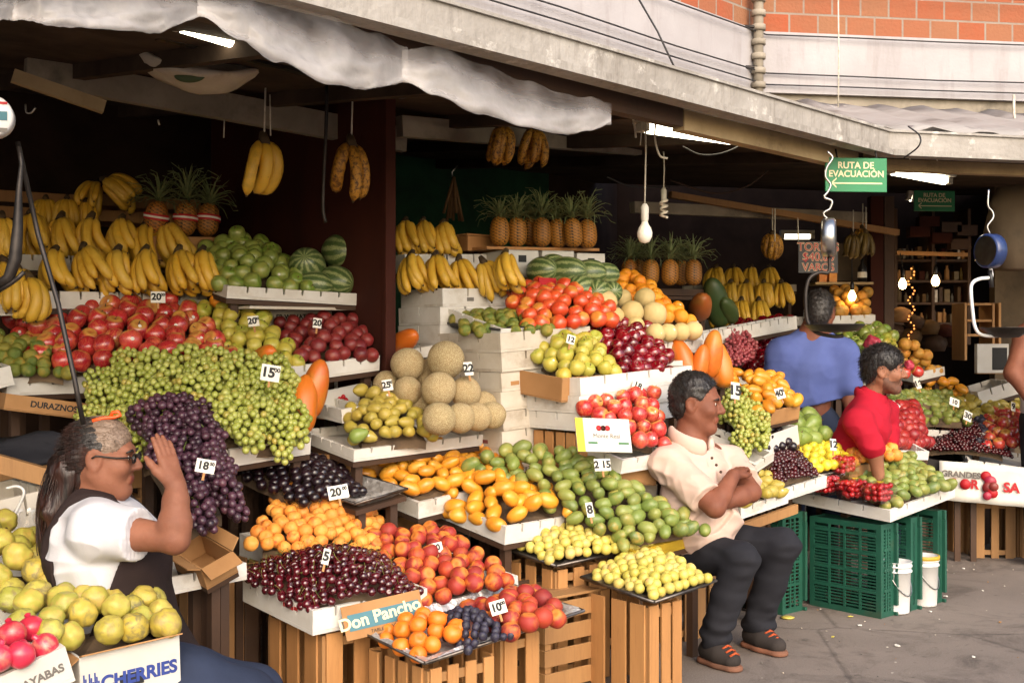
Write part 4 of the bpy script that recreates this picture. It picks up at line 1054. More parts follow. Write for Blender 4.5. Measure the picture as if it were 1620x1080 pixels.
rope([(250, 190, 5.0), (252, 198, 5.0)], 'tiny string end hanging from the grey beam', .004); rope([(355, 190, 5.1), (354, 218, 5.1)], 'thin pale string hanging below the grey beam', .003)
# bundle of sticks hung on a hook, and fabric sack under the roof
b = MB()
for k in range(7): b.tube([P(718, 280, 6.3), P(702+k*5, 345+rnd.uniform(-8, 8), 6.3+rnd.uniform(-.04, .04))], .008, 5)
o = b.build('twig_bundle', 'stem_brown', label='brown bundle hung on a hook above the middle bananas', cat='bundle'); MB().tube([P(724, 262, 6.3), P(715, 272, 6.3), P(716, 280, 6.3)], .004, 5).build('hook', 'steel', o)
b = MB(); rows = []
for i in range(15):
    row = []
    for j in range(15):
        u, v = i/14, j/14; x = lerp(214, 418, u); hh = S(PI*u)**.6
        row.append(P(x, lerp(60+40*u, 88+18*u+52*hh, v), 4.7+.25*u-.25*S(PI*v)*hh)+Vector((0, 0, .02*noise.noise(Vector((u*5, v*5, 2))))))
    rows.append(row)
b.grid(rows, 0, True, .004); o = b.build('hanging_sack', 'foam_old', label='pale printed sack slung under the roof above the bananas', cat='sack')
b = MB(); b.sphere(P(300, 120, 4.60), .05, 14, 10, 0, (1.2, .25, .55)); b.build('melon_print', 'papaya_green', o)
# the green route signs
def sign(px, py, d, w, h, label, dark=False, yaw=6):
    c = P(px, py, d); ex = Vector((C(rad(yaw)), S(rad(yaw)), 0)); nn = ex.cross(Z)
    o = thing('evacuation_sign', c-Z*h/2, label, 'sign', 'evacuation route signs'); ink = 'ink_cream'
    MB().hexa(c-ex*w/2-Z*h/2-nn*.006, ex*w, Z*h, nn*.012).build('board', 'sign_green', o, bevel=.002)
    if not dark or True:
        text('RUTA DE', c+nn*.0075+Z*h*.27-ex*w*.01, ex, Z, h*.27, ink, o, bold=.0009)
        text('EVACUACIÓN', c+nn*.0075+Z*h*.02-ex*w*.0, ex, Z, h*.265, ink, o, bold=.0009)
    b = MB(); b.hexa(c+nn*.0065-ex*w*.38-Z*h*.27, ex*w*.80, Z*h*.04, nn*.001)
    for sgn in (1, -1):
        v = (ex*w*.075+Z*sgn*h*.13); b.hexa(c+nn*(.0078+.0012*sgn)-ex*w*.40-Z*h*.265, v, Z*h*.05, nn*.001)
    b.build('arrow', ink, o)
    return o
sign(1354, 277, 5.85, .31, .165, 'green evacuation route sign with arrow hung at the canopy bend'); sign(1478, 318, 8.8, .31, .15, 'dim second evacuation sign deeper inside above the dark shop', True)
for k, px in enumerate((1322, 1384)): rope([(px, 236, 5.87), (px+3, 252, 5.86)], f"thin wire holding the green sign, {['near', 'far'][k]} end", .004, 'cable', 'cable', 'cable', 'wires under the canopy')
c = P(1294, 407, 7.3); ex = Vector((C(rad(8)), S(rad(8)), 0)); nn = ex.cross(Z); o = thing('price_board', c, 'black board with red and white TORTAS price lettering', 'sign')
MB().hexa(c-ex*.125-Z*.095-nn*.004, ex*.25, Z*.19, nn*.008).build('board', 'sign_black', o)
for body, zz, sz in (('TORTAS', .06, .082), ('$40.00', 0, .085), ('VAROS', -.062, .075)):
    text(body, c+Z*zz+nn*.005, ex, Z, sz*.86, 'ink_cream', o, bold=.0022, extr=.0004); text(body, c+Z*zz+nn*.0062, ex, Z, sz*.86, 'ink_red', o, bold=.0, extr=.0004)
rope([(1262, 345, 7.3), (1263, 384, 7.3)], 'white string holding the tortas board', .004); rope([(1226, 330, 7.2), (1226, 382, 7.2)], 'white string left of the tortas board', .004)

# ------------------------------------------------------------------ hanging scales
def scale_arm(pts, d, r, mat): 
    b = MB(); b.tube([P(x, y, d) for x, y in pts], r, 8); return b
o = thing('hanging_scale', P(1311, 345, 5.2), 'grey hanging dial scale below the green sign with wire arm and pan', 'scale', 'hanging scales')
b = MB(); b.tube(curve([P(x, y, 5.2) for x, y in ((1309, 240), (1317, 250), (1308, 265), (1306, 280), (1314, 292), (1310, 303), (1304, 312), (1316, 318), (1313, 330), (1305, 335), (1303, 340), (1310, 347))]), .005, 8); b.build('hook', 'steel', o)
c = P(1311, 376, 5.2); b = MB(); b.lathe([(.001, -.03), (.075, -.03), (.085, -.022), (.085, .022), (.075, .03), (.001, .03)], 30, c, Vector((.95, -.3, 0))); b.build('dial', 'steel', o)
MB().tube([c+Z*.084, P(1311, 346, 5.2)], .008, 8).build('neck', 'steel_dark', o)
b = MB(); b.tube(curve([P(x, y, 5.2) for x, y in ((1312, 405), (1311, 430), (1296, 431), (1281, 440), (1275, 460), (1275, 490), (1279, 512), (1292, 526), (1320, 532), (1334, 531))]), .008, 8); b.build('arm', 'steel_dark', o)
b = MB(); b.lathe([(.001, -.02), (.10, -.012), (.125, .012), (.130, .014), (.128, .018), (.122, .015), (.098, -.006), (.001, -.013)], 28, P(1320, 519, 5.2)); b.build('pan', 'steel_dark', o)
o = thing('hanging_scale', P(1566, 385, 6.0), 'blue rimmed hanging dial scale with white bent arm by the shop', 'scale', 'hanging scales')
b = MB(); b.tube(curve([P(x, y, 6.0) for x, y in ((1564, 300), (1563, 325), (1570, 335), (1571, 345), (1562, 358), (1566, 370))]), .005, 8); b.build('hook', 'steel', o)
c = P(1566, 397, 6.0); ax = Vector((-.93, -.37, 0))
b = MB(); b.lathe([(.075, .031), (.078, .031), (.086, .024), (.086, -.03), (.07, -.034), (.001, -.034)], 30, c, ax); b.build('case', 'blue_enamel', o); b = MB(); b.lathe([(.001, .030), (.0745, .030)], 30, c, ax); b.build('dial_face', 'steel', o)
b = MB(); b.tube(curve([P(x, y, 6.0) for x, y in ((1567, 425), (1568, 438), (1550, 441), (1539, 447), (1536, 460), (1539, 495), (1542, 515), (1549, 527), (1562, 531), (1582, 531))]), .009, 8); b.build('arm', 'bucket_white', o)
b = MB(); b.lathe([(.001, -.04), (.06, -.036), (.13, .008), (.136, .014), (.13, .014), (.06, -.028), (.001, -.032)], 28, P(1592, 522, 6.0)); b.build('pan', 'steel_dark', o)
b = MB(); b.tube([P(1566, 427, 6.0), P(1569, 455, 6.0)], .012, 8); b.build('stem', 'black_plastic', o)
o = thing('hanging_scale', P(5, 185, 3.0), 'white dial scale cut by the frame edge above the bananas', 'scale', 'hanging scales')
c = P(-12, 186, 3.0); ax = Vector((.25, -.97, 0)); b = MB(); b.lathe([(.001, -.03), (.05, -.03), (.052, .02), (.048, .028), (.001, .028)], 32, c, ax); ob = b.build('dial', 'bucket_white', o)
for q in ob.data.vertices: q.co = Vector((c.x, c.y, c.z))-ORG[ob.name]+(q.co-(Vector(c)-ORG[ob.name]))*1.0
for zz, hh, m in ((.0, .022, 'ink_teal'), (.032, .006, 'ink_red'), (-.035, .01, 'ink_grey')):
    MB().hexa(c+Vector((.0, -.031, zz-hh/2)), Vector((.045, .0115, 0)), Vector((.0, .001, 0)), Z*hh).build('dial_print', m, o)
MB().tube([c+Z*.05, c+Z*.5], .005, 6).build('hook', 'steel', o)
o = thing('scale_pan_hanger', P(35, 400, 3.0), 'dark bent iron scale arm hanging before the bananas', 'scale arm')
b = MB(); b.tube([P(x, y, 3.0) for x, y in ((30, 232), (34, 260), (30, 300), (28, 360), (24, 410), (14, 440), (-6, 452))], [.006, .006, .008, .014, .017, .015, .012], 8); b.build('arm', 'steel_dark', o)
b = MB(); b.tube([P(x, y, 3.0) for x, y in ((-6, 462), (14, 450), (28, 440), (38, 430))], .006, 7); b.build('fork', 'steel_dark', o)
MB().tube([P(28, 225, 3.1), P(60, 370, 3.05), P(92, 480, 3.0), (P(118, 600, 2.98)), P(132, 672, 2.97)], .0065, 8).build('iron_rod', 'steel_dark', label='long thin dark rod slanting down in front of the red apples', cat='rod')
rope([(40, 165, 4.5), (42, 178, 4.5), (50, 178, 4.5), (56, 170, 4.5)], 'small white hook hanging under the broken plank', .004, 'steel', 'wire_hook', 'hook', None)

# ------------------------------------------------------------------ the lamp-lit shop at the back
def box_at(x0, y0, x1, y1, d, dep, name, mat, parent): 
    a = P(x0, y1, d); c = P(x1, y0, d); return MB().hexa(a, Vector((c.x-a.x, 0, 0)), Vector((0, dep, 0)), Z*(c.z-a.z)).build(name, mat, parent, bevel=.002)
o = thing('shop_shelves', P(1490, 700, 9.9), 'dark shop shelving full of jars and packets behind two glowing bulbs', 'shelves')
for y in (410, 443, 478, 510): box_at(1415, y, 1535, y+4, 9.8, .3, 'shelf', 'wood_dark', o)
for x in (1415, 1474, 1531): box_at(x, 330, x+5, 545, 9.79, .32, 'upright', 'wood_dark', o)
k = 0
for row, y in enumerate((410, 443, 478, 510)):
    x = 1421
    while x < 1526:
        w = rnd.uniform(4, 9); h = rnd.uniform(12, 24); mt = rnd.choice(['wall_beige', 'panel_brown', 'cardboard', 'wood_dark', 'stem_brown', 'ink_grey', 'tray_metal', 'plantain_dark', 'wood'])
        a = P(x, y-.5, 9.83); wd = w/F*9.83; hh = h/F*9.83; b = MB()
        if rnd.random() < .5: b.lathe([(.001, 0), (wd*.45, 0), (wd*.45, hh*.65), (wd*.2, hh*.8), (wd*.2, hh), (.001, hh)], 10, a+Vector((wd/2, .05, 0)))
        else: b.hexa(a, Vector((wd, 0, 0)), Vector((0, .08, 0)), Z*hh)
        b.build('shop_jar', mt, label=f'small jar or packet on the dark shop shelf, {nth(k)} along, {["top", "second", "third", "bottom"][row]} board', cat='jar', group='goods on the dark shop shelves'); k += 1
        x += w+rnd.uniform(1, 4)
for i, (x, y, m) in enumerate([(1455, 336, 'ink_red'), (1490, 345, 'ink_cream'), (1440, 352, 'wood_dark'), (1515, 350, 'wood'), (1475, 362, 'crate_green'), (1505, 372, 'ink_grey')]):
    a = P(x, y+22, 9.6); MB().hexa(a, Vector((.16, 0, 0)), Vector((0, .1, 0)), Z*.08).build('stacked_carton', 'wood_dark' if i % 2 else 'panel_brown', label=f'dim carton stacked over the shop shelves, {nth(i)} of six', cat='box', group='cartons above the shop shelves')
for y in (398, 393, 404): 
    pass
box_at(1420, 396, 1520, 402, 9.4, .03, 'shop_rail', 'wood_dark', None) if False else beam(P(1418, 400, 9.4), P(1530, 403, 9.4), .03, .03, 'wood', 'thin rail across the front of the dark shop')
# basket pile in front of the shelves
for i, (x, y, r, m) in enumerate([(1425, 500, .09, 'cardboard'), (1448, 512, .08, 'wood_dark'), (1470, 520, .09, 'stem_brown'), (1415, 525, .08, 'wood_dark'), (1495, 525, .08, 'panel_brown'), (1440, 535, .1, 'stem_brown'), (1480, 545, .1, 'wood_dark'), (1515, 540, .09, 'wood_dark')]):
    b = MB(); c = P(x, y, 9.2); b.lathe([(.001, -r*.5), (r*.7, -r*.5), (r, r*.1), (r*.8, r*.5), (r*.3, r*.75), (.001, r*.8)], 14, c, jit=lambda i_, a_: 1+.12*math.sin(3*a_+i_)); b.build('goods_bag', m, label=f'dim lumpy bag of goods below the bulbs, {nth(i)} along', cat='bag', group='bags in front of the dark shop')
# string of fairy lights between the bulbs
o = thing('fairy_lights', P(1443, 430, 9.1), 'string of small orange fairy lights hanging beside the bulb', 'fairy lights'); pts = [P(1441+5*S(i*1.1), 425+i*5, 9.1) for i in range(26)]
MB().tube(pts, .003, 5).build('wire', 'cable', o)
for i in range(0, 26, 1): MB().sphere(pts[i]+Vector((0, -.012, 0)), .007, 6, 5).build('fairy_bulb', 'fairy_glow', o)
# wall shelf with a bottle behind the blue shirted man
o = thing('wall_shelf', P(1340, 447, 8.5), 'pale wall shelf with wrapped goods behind the hanging plantains', 'shelf'); box_at(1290, 446, 1382, 450, 8.5, .25, 'board', 'timber', o); box_at(1285, 385, 1385, 444, 8.79, .02, 'backing', 'wall_beige', o)
o = thing('bottle', P(1364, 446, 8.5), 'dark bottle with pale label on the rear shelf', 'bottle'); b = MB(); b.lathe([(.001, .002), (.033, .002), (.033, .1), (.012, .13), (.012, .17), (.001, .17)], 14, P(1364, 446, 8.55)); b.build('body', 'black_plastic', o); b = MB(); b.lathe([(.0335, .03), (.0335, .07)], 14, P(1364, 446, 8.55)); b.build('label_band', 'paper', o)
for i, (x, m) in enumerate(((1302, 'ink_yellow'), (1318, 'ink_yellow'))):
    a = P(x-6, 446, 8.55); MB().hexa(a, Vector((.055, 0, 0)), Vector((0, .06, 0)), Z*.09).build('packet', 'citrus_orange', label=f'orange packet on the rear shelf, {["first", "second"][i]} from the board end', cat='packet', group='packets on the rear shelf')
# wooden frame shelf right, paper sacks and sheet
o = thing('open_shelf', P(1560, 560, 8.6), 'empty wooden frame shelf behind the blue scale', 'shelf')
for (x0, y0, x1, y1) in ((1526, 479, 1530, 570), (1570, 479, 1574, 570), (1580, 479, 1584, 570)): box_at(x0, y0, x1, y1, 8.6, .25, 'post', 'wood', o)
for y in (479, 505, 528): box_at(1530.3, y, 1569.7, y+4, 8.61, .23, 'shelf', 'wood', o)
b = MB(); c = P(1610, 350, 7.2); b.lathe([(.001, -.3), (.15, -.29), (.2, -.1), (.17, .1), (.12, .2), (.001, .22)], 18, c, jit=lambda i, a: 1+.1*math.sin(4*a+i)); b.build('paper_sack', 'wall_beige', label='big pale paper sack hanging at the frame edge', cat='sack')
# ================================================================== FRONT ROW
# pomegranates and quinces by the woman
t = tray((-125, 1130, 2.9), (103, 1022), .34, .1, 'white carton tray of pomegranates at the near corner', None, 4, mat='carton_white', name='fruit_tray', slots=False)
text('GUAYABAS', t.o+t.x*t.lu*.74-t.n*.05-t.y*.001, t.x, t.n, .03, 'ink_grey', t.obj, bold=.001)
for i, (x, y, d, w) in enumerate([(20, 1003, 3.12, 'left of the pair on top'), (50, 994, 3.2, 'topmost one, crown up'), (-2, 1040, 3.02, 'cut by the frame edge'), (33, 1035, 3.05, 'front one at the tray rim'), (71, 1022, 3.13, 'last one at the tray end'), (-20, 1005, 3.15, 'half out of the frame')]):
    fruit('pomegranate', P(x, y, d), .036, f'red pomegranate by the quinces, {w}', 'pomegranate', 'pomegranates by the quinces', (rad(rnd.uniform(-50, 40)), rad(rnd.uniform(-50, 50)), 1.5*i), i)
bed_mesh(t.obj, [(-90, 1080, 2.95), (85, 1030, 3.1), (60, 1010, 3.3), (-80, 1040, 3.2)], .06, 0)
t = carton((125, 1040, 3.2), (284, 1004), .34, .26, 'white cherry carton heaped with quinces', None, 3, flaps=(('left', .16, -35), ('front', .02, 20)), slot=True)
text('CHERRIES', t.o+t.x*t.lu*.58-t.n*.085-t.y*.001, t.x, t.n, .05, 'ink_blue', t.obj, bold=.002)
b = MB()
for k in range(9): b.hexa(t.o+t.x*(t.lu*.03+.005*k)-t.n*(.05+.012*(k % 3))-t.y*.0015, t.x*.004, t.y*.001, -t.n*(.03+.02*((k*7) % 3)))
b.build('printed_mark', 'ink_blue', t.obj)
bed_mesh(t.obj, [(135, 1030, 3.24), (270, 1000, 3.4), (225, 950, 3.55), (50, 985, 3.42)], .09, .02)
pile('quince', [(70, 1008, 3.2), (262, 990, 3.38), (228, 945, 3.62), (0, 940, 3.5)], .088, 'heap in the cherry carton', 'quinces in the cherry carton', .05, squash=.82, jit=.2)
crate(Vector((t.o.x, t.o.y, 0))+t.x*.01+t.y*.01, t.lu, .33, t.o.z-.29, 'wooden crate under the white cherry carton')
t2 = tray((-90, 985, 3.42), (152, 893), .42, .1, 'white foam tray of quinces right beside the woman', None, 4)
bed_mesh(t2.obj, [(-60, 950, 3.45), (110, 905, 3.6), (70, 880, 3.8), (-60, 890, 3.7)], .1, .02)
pile('quince', [(-50, 935, 3.45), (98, 897, 3.62), (52, 850, 3.85), (-40, 815, 3.75)], .09, 'rear heap beside the woman', 'quinces beside the woman', .03, squash=.85, jit=.2)
fruit('apple_green', P(101, 893, 3.6), .036, 'bright green guava at the end of the rear quince heap', 'guava', None)
# cherries
t = tray((495, 966, 4.05), (676, 930), .50, .085, 'white foam tray heaped with dark cherries', 'white foam trays', 4)
b = MB(); b.hexa(t.o+t.y*.13-t.n*.03-t.x*.0015, t.y*.07, t.x*.001, t.n*.014); b.hexa(t.o+t.y*.10-t.n*.026-t.x*.0015, t.y*.025, t.x*.001, t.n*.012); b.build('red_print', 'ink_red', t.obj)
q = [(488, 964, 4.08), (664, 938, 4.22), (600, 876, 4.6), (368, 908, 4.4)]
bed_mesh(t.obj, q, .026, .085, drop=.03)
pile('cherry', q, .0325, 'the front white tray', 'cherries in the front tray', .11, desc='glossy dark cherry', cat='cherry', squash=.77, tight=.87, jit=.3, region=True)
for i, (a, w) in enumerate(((0, 'outer'), (.28, 'inner'))):
    pass
cc = Vector((t.o.x, t.o.y, 0)); crate(cc+t.x*.05+t.y*.03, .34, .40, t.o.z-.098, 'tall slatted wooden crate under the cherry tray', mat='wood_pale', nslat=3, fill=.6)
# apricots and peaches
t = tray((655, 970, 4.33), (819, 910), .46, .10, 'white foam tray of red peaches right of the cherries', 'white foam trays', 5)
q = [(645, 956, 4.36), (806, 916, 4.5), (705, 840, 4.88), (570, 852, 4.72)]
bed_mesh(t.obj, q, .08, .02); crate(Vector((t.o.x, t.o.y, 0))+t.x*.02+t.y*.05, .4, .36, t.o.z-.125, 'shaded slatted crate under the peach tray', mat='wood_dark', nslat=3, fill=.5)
pile('peach', q, .073, 'peach tray behind cherries', 'peaches in the tray behind the cherries', .04, squash=.78, jit=.22, tight=.9)
t = tray((462, 880, 4.52), (640, 850), .42, .09, 'white foam tray of apricots behind the cherries', 'white foam trays', 5); plank_table(t)
q = [(398, 862, 4.5), (590, 886, 4.58), (600, 815, 4.95), (440, 782, 4.95)]
bed_mesh(t.obj, q, .06, .03)
pile('apricot', q, .060, 'heap behind the cherries', 'apricots behind the cherries', .05, squash=.8, jit=.22)
fruit('apricot', P(467, 772, 4.9), .031, 'topmost yellow apricot of the heap behind the cherries', 'apricot', 'apricots behind the cherries')
# foil tray in front
t = foil_tray((672, 1046, 3.85), (921, 964), .42, 'crinkled foil tray of apricots, small plums and peaches at the very front')
q = [(662, 1030, 3.92), (742, 1008, 4.03), (688, 980, 4.2), (598, 1003, 4.12)]
pile('apricot_bright', q, .066, 'front foil tray', 'bright apricots on the foil tray', .06, grow=1., desc= 'bright orange apricot', squash=.8, jit=.2)
q2 = [(738, 1026, 3.94), (808, 1006, 4.03), (762, 972, 4.25), (672, 986, 4.2)]
pile('plum_blue', q2, .036, 'front foil tray', 'small blue plums on the foil tray', .06, grow=1., desc='small blue plum', squash=.8)
q3 = [(812, 996, 4.06), (884, 972, 4.2), (848, 934, 4.5), (738, 966, 4.4)]
pile('peach', q3, .073, 'front foil tray', 'peaches on the foil tray', .04, 'peach', squash=.8)
crate(Vector((t.o.x, t.o.y, 0))+t.x*.03+t.y*.03, .30, .36, t.o.z-.045, 'pale slatted crate under the near end of the foil tray', nslat=4, fill=.6)
crate(Vector((t.o.x, t.o.y, 0))+t.x*.38+t.y*.08, .2, .30, t.o.z-.045, 'pale slatted crate under the far end of the foil tray', nslat=2, fill=.56)
# printed carton flap standing on the foil tray
a0 = P(549, 1014, 4.07); a1 = P(674, 984, 4.15); ex = (a1-a0); w = ex.length; ex.normalize(); bk = Vector((-ex.y, ex.x, 0)).normalized(); ez = (Z*.95+bk*.3).normalized(); ez = (ez-ex*ez.dot(ex)).normalized(); nn = ex.cross(ez)
o = thing('carton_flap', a0+ex*w/2, 'brown and blue printed carton flap standing behind the bright apricots', 'carton')
MB().hexa(a0-nn*.002, ex*w, ez*.115, nn*.004).build('card', 'cardboard', o)
MB().hexa(a0+ex*w*.06+ez*.028+nn*.0022, ex*w*.9, ez*.055, nn*.001).build('blue_band', 'ink_teal', o)
text('Don Pancho', a0+ex*w*.46+ez*.06+nn*.0038, ex+ez*.06, ez, .058, 'ink_cream', o, bold=.0015); text('TABLE GRAPES', a0+ex*w*.5+ez*.014+nn*.0032, ex, ez, .016, 'ink_black', o)
# guavas, two shallow black trays on crates
t = foil_tray((1035, 950, 4.5), (1131, 917), .39, 'dark shallow tray of guavas on the tallest front crate', mat='tray_metal', h=.018, flare=.02)
q = [(1030, 940, 4.53), (1120, 916, 4.68), (1035, 868, 5.0), (938, 908, 4.78)]
pile('guava', q, .049, 'front guava tray', 'guavas in the front tray', .045, tight=.82, squash=.68, jit=.2)
crate(Vector((t.o.x, t.o.y, 0))+t.x*.012+t.y*.04, .2, .34, t.o.z-.035, 'tall pale slatted crate beside the seated man', nslat=3, fill=.74)
t = foil_tray((880, 893, 4.76), (990, 868), .36, 'dark shallow tray of guavas behind the front guava tray', mat='tray_metal', h=.018, flare=.02)
q = [(872, 883, 4.78), (1000, 862, 4.93), (940, 816, 5.15), (806, 858, 4.98)]
pile('guava', q, .049, 'rear guava tray', 'guavas in the rear tray', .03, tight=.82, squash=.68, jit=.2)
crate(Vector((t.o.x, t.o.y, 0))+t.x*.02+t.y*.03, .26, .3, t.o.z-.035, 'pale slatted crate under the rear guava tray', nslat=3, fill=.62)
crate(P(862, 1075, 4.62)*Vector((1, 1, 0)), .3, .36, .36, 'old grey slatted crate lying on the ground between the front crates', mat='wood', upright=False, nslat=4, top=True)
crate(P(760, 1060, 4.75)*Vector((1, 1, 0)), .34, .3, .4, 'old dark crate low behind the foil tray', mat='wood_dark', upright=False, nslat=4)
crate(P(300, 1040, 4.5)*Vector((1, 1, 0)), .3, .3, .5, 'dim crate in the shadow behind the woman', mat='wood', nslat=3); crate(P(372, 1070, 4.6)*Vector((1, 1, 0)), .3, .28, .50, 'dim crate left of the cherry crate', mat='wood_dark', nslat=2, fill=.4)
# mangoes
t = tray((800, 833, 4.83), (1000, 800), .56, .075, 'white foam tray of yellow mangoes at the middle of the stall', 'white foam trays', 8); plank_table(t)
q = [(788, 824, 4.9), (896, 802, 5.02), (775, 704, 5.45), (660, 800, 5.22)]
bed_mesh(t.obj, q, .09, .05); pile('mango_yellow', q, .088, 'big yellow heap', 'yellow mangoes in the big heap', .09, grow=.98, desc='yellow mango', cat='mango', squash=.66, jit=.25, tight=.8)
t = tray((662, 795, 5.0), (790, 765), .44, .07, 'white foam tray of yellow mangoes next to the dark plums', 'white foam trays', 8); plank_table(t)
q = [(650, 775, 5.03), (740, 760, 5.15), (715, 700, 5.42), (572, 742, 5.28)]
bed_mesh(t.obj, q, .09, .03); pile('mango_yellow', q, .083, 'heap by dark plums', 'yellow mangoes by the dark plums', .04, 'yellow mango', 'mango', squash=.76, jit=.2, tight=.88)
t = tray((1003, 872, 4.88), (1121, 842), .62, .045, 'yellow tray of green mangoes behind the guavas', None, 10, mat='tray_yellow', name='yellow_tray', slots=False)
q = [(985, 860, 4.88), (1113, 836, 4.98), (905, 714, 5.16), (758, 738, 5.16)]
bed_mesh(t.obj, q, .08, .05); plank_table(t); pile('mango_green', q, .074, 'long green heap', 'green mangoes in the long heap', .06, 'green mango', 'mango', squash=.76, jit=.22, tight=.88)
for i, (x, y, d) in enumerate(((770, 722, 5.17), (800, 712, 5.18), (825, 708, 5.18), (745, 735, 5.17), (855, 712, 5.19))): fruit('mango_green', P(x, y, d), .04, f'yellow green mango at the far top of the green heap, {nth(i)} along', 'mango', 'green mangoes in the long heap')
# dark plums on foil
t = foil_tray((562, 795, 4.72), (642, 772), .62, 'wide foil lined tray of dark plums above the apricots', mat='foil'); plank_table(t)
q = [(480, 795, 4.72), (572, 778, 4.88), (520, 722, 5.2), (352, 735, 5.0)]
bed_mesh(t.obj, q, .045, .04); pile('plum_dark', q, .047, 'tray above the apricots', 'dark plums above the apricots', .05, 'dark plum', squash=.78, jit=.2)
foil_tray((420, 730, 5.15), (560, 700), .3, 'crinkled foil sheet tray behind the dark plums')
# purple grapes in an open carton
t = carton((318, 900, 4.12), (368, 872), .22, .08, 'open brown carton with bent flaps under the purple grapes', None, 12, mat='cardboard', flaps=(('front', .06, -25), ('left', .05, 30), ('right', .05, 45)))
plank_table(t)
grape_pile('purple', [(300, 830, 4.1), (380, 800, 4.3), (318, 655, 4.72), (205, 650, 4.62)], .17, 'cascade beside the woman', 'purple grape bunch', 'purple grapes beside the woman', [2, 3, 3, 4, 4], .06)
bed_mesh(t.obj, [(300, 840, 4.12), (370, 810, 4.3), (318, 660, 4.74), (205, 655, 4.64)], .1, .03)
tray((262, 915, 4.1), (390, 890), .3, .06, 'white foam tray end under the open carton by the woman', 'white foam trays', 3)
# green grapes
t = tray((295, 722, 4.55), (492, 692), .5, .07, 'white foam tray under the big heap of green grapes', 'white foam trays', 12); plank_table(t)
q = [(200, 735, 4.58), (480, 700, 4.72), (462, 582, 5.08), (185, 570, 4.98)]
bed_mesh(t.obj, q, .1, .05); grape_pile('green', q, .185, 'big heap over the plums', 'green grape bunch', 'green grapes in the big heap', [5, 6, 6, 6, 6], .08)
grape_pile('green', [(120, 690, 4.62), (210, 700, 4.62), (200, 590, 4.95), (150, 600, 4.9)], .17, 'left end by the rod', 'green grape bunch', 'green grapes by the iron rod', [2, 2, 2], .03)
for i, (x, y, d, rx, nm, w) in enumerate([(497, 615, 5.05, 8, 'papaya', 'upright orange one right of the green grapes'), (480, 640, 4.98, -12, 'papaya', 'tilted one behind the grape heap edge'), (415, 570, 5.12, 60, 'papaya', 'tip showing over the grape heap'), (640, 540, 5.55, 70, 'papaya', 'cut orange one lying behind the melons')]):
    fruit('papaya', P(x, y, d), .105 if i < 2 else .09, f'orange papaya, {w}', 'papaya', 'papayas behind the grapes', (rad(rx), rad(12), rad(30)), i)

# ================================================================== LEFT TIERS
t = tray((12, 598, 4.9), (395, 588), .5, .075, 'long white foam tray of red apples and mandarins over the peach carton', 'white foam trays', 14); plank_table(t)
q = [(60, 572, 4.98), (368, 562, 5.12), (290, 480, 5.5), (5, 492, 5.32)]
bed_mesh(t.obj, q, .09, .04); pile('apple_red', q, .098, 'heap below the bananas', 'red apples below the bananas', .05, squash=.78, jit=.2, tight=.9)
q = [(-20, 588, 4.9), (112, 588, 4.95), (70, 545, 5.08), (-30, 528, 5.05)]
pile('mandarin', q, .062, 'heap at the frame edge', 'green mandarins by the red apples', .02, squash=.82); bed_mesh(t.obj, q, .06, .02)
tray((-70, 600, 4.72), (16, 578), .4, .08, 'white foam tray end cut by the frame edge below the mandarins', 'white foam trays', 5)
t = carton((10, 622, 4.75), (150, 640), .3, .06, 'flattened peach carton under the red apple tray', None, 0, mat='cardboard', ang=34)
text('DURAZNOS DE', t.o+t.x*t.lu*.62-t.n*.03-t.y*.001, t.x, t.n, .034, 'ink_black', t.obj, bold=.001)
crate(P(0, 830, 4.75)*Vector((1, 1, 0)), .62, .3, .86, 'rough wooden crate wall under the peach carton', mat='wood', upright=False, nslat=6)
t = tray((-60, 805, 4.0), (82, 772), .4, .16, 'old grey foam box behind the woman', 'white foam trays', 0, mat='foam_old')
b = MB(); rows = [[P(-30+30*j, 688+9*i+7*S(j*1.3+i), 4.45-.03*i)+Vector((0, .03*S(i*2+j), 0)) for j in range(6)] for i in range(6)]
b.grid(rows, 0, True, .006); b.build('dark_cloth', 'denim_dark', label='crumpled dark cloth bundle behind the woman', cat='cloth')
beam(P(-40, 722, 4.2), P(140, 772, 4.3), .05, .06, 'wood', 'orange brown board sloping behind the woman', name='loose_board')
rope([(14, 830, 3.85), (30, 800, 3.85), (38, 778, 3.85), (28, 769, 3.85), (10, 772, 3.85)], 'white bent wire hook on the grey foam box', .005, 'bucket_white', 'wire_hook', 'hook', None)
b = MB(); b.lathe([(.001, -.08), (.05, -.07), (.055, .0), (.03, .05), (.04, .08)], 14, P(42, 845, 3.9), jit=lambda i, a: 1+.15*math.sin(5*a+i)); b.build('plastic_bag', 'clear_plastic', label='crumpled clear plastic bag above the quinces', cat='bag')
# yellow apples, dark pears
t = tray((450, 582, 5.12), (601, 562), .4, .07, 'white foam tray of yellow apples and dark red pears', 'white foam trays', 12); plank_table(t)
q = [(372, 568, 5.15), (468, 574, 5.2), (400, 480, 5.6), (305, 490, 5.5)]
bed_mesh(t.obj, q, .08, .03); pile('apple_yellow', q, .08, 'heap right of red apples', 'yellow apples right of the red apples', .05, squash=.8, tight=.9)
fruit('orange', P(344, 475, 5.5), .036, 'single orange topping the yellow apple heap', 'orange', None)
q = [(478, 566, 5.25), (588, 558, 5.4), (560, 508, 5.65), (440, 512, 5.6)]
bed_mesh(t.obj, q, .08, .03); pile('pear_red', q, .074, 'heap by the partition', 'dark red pears by the partition', .03, squash=.8, tight=.9)
t = carton((412, 490, 5.62), (605, 488), .2, .22, 'white printed fruit carton behind the dark red pears', None, 0, closed=True, ang=30)
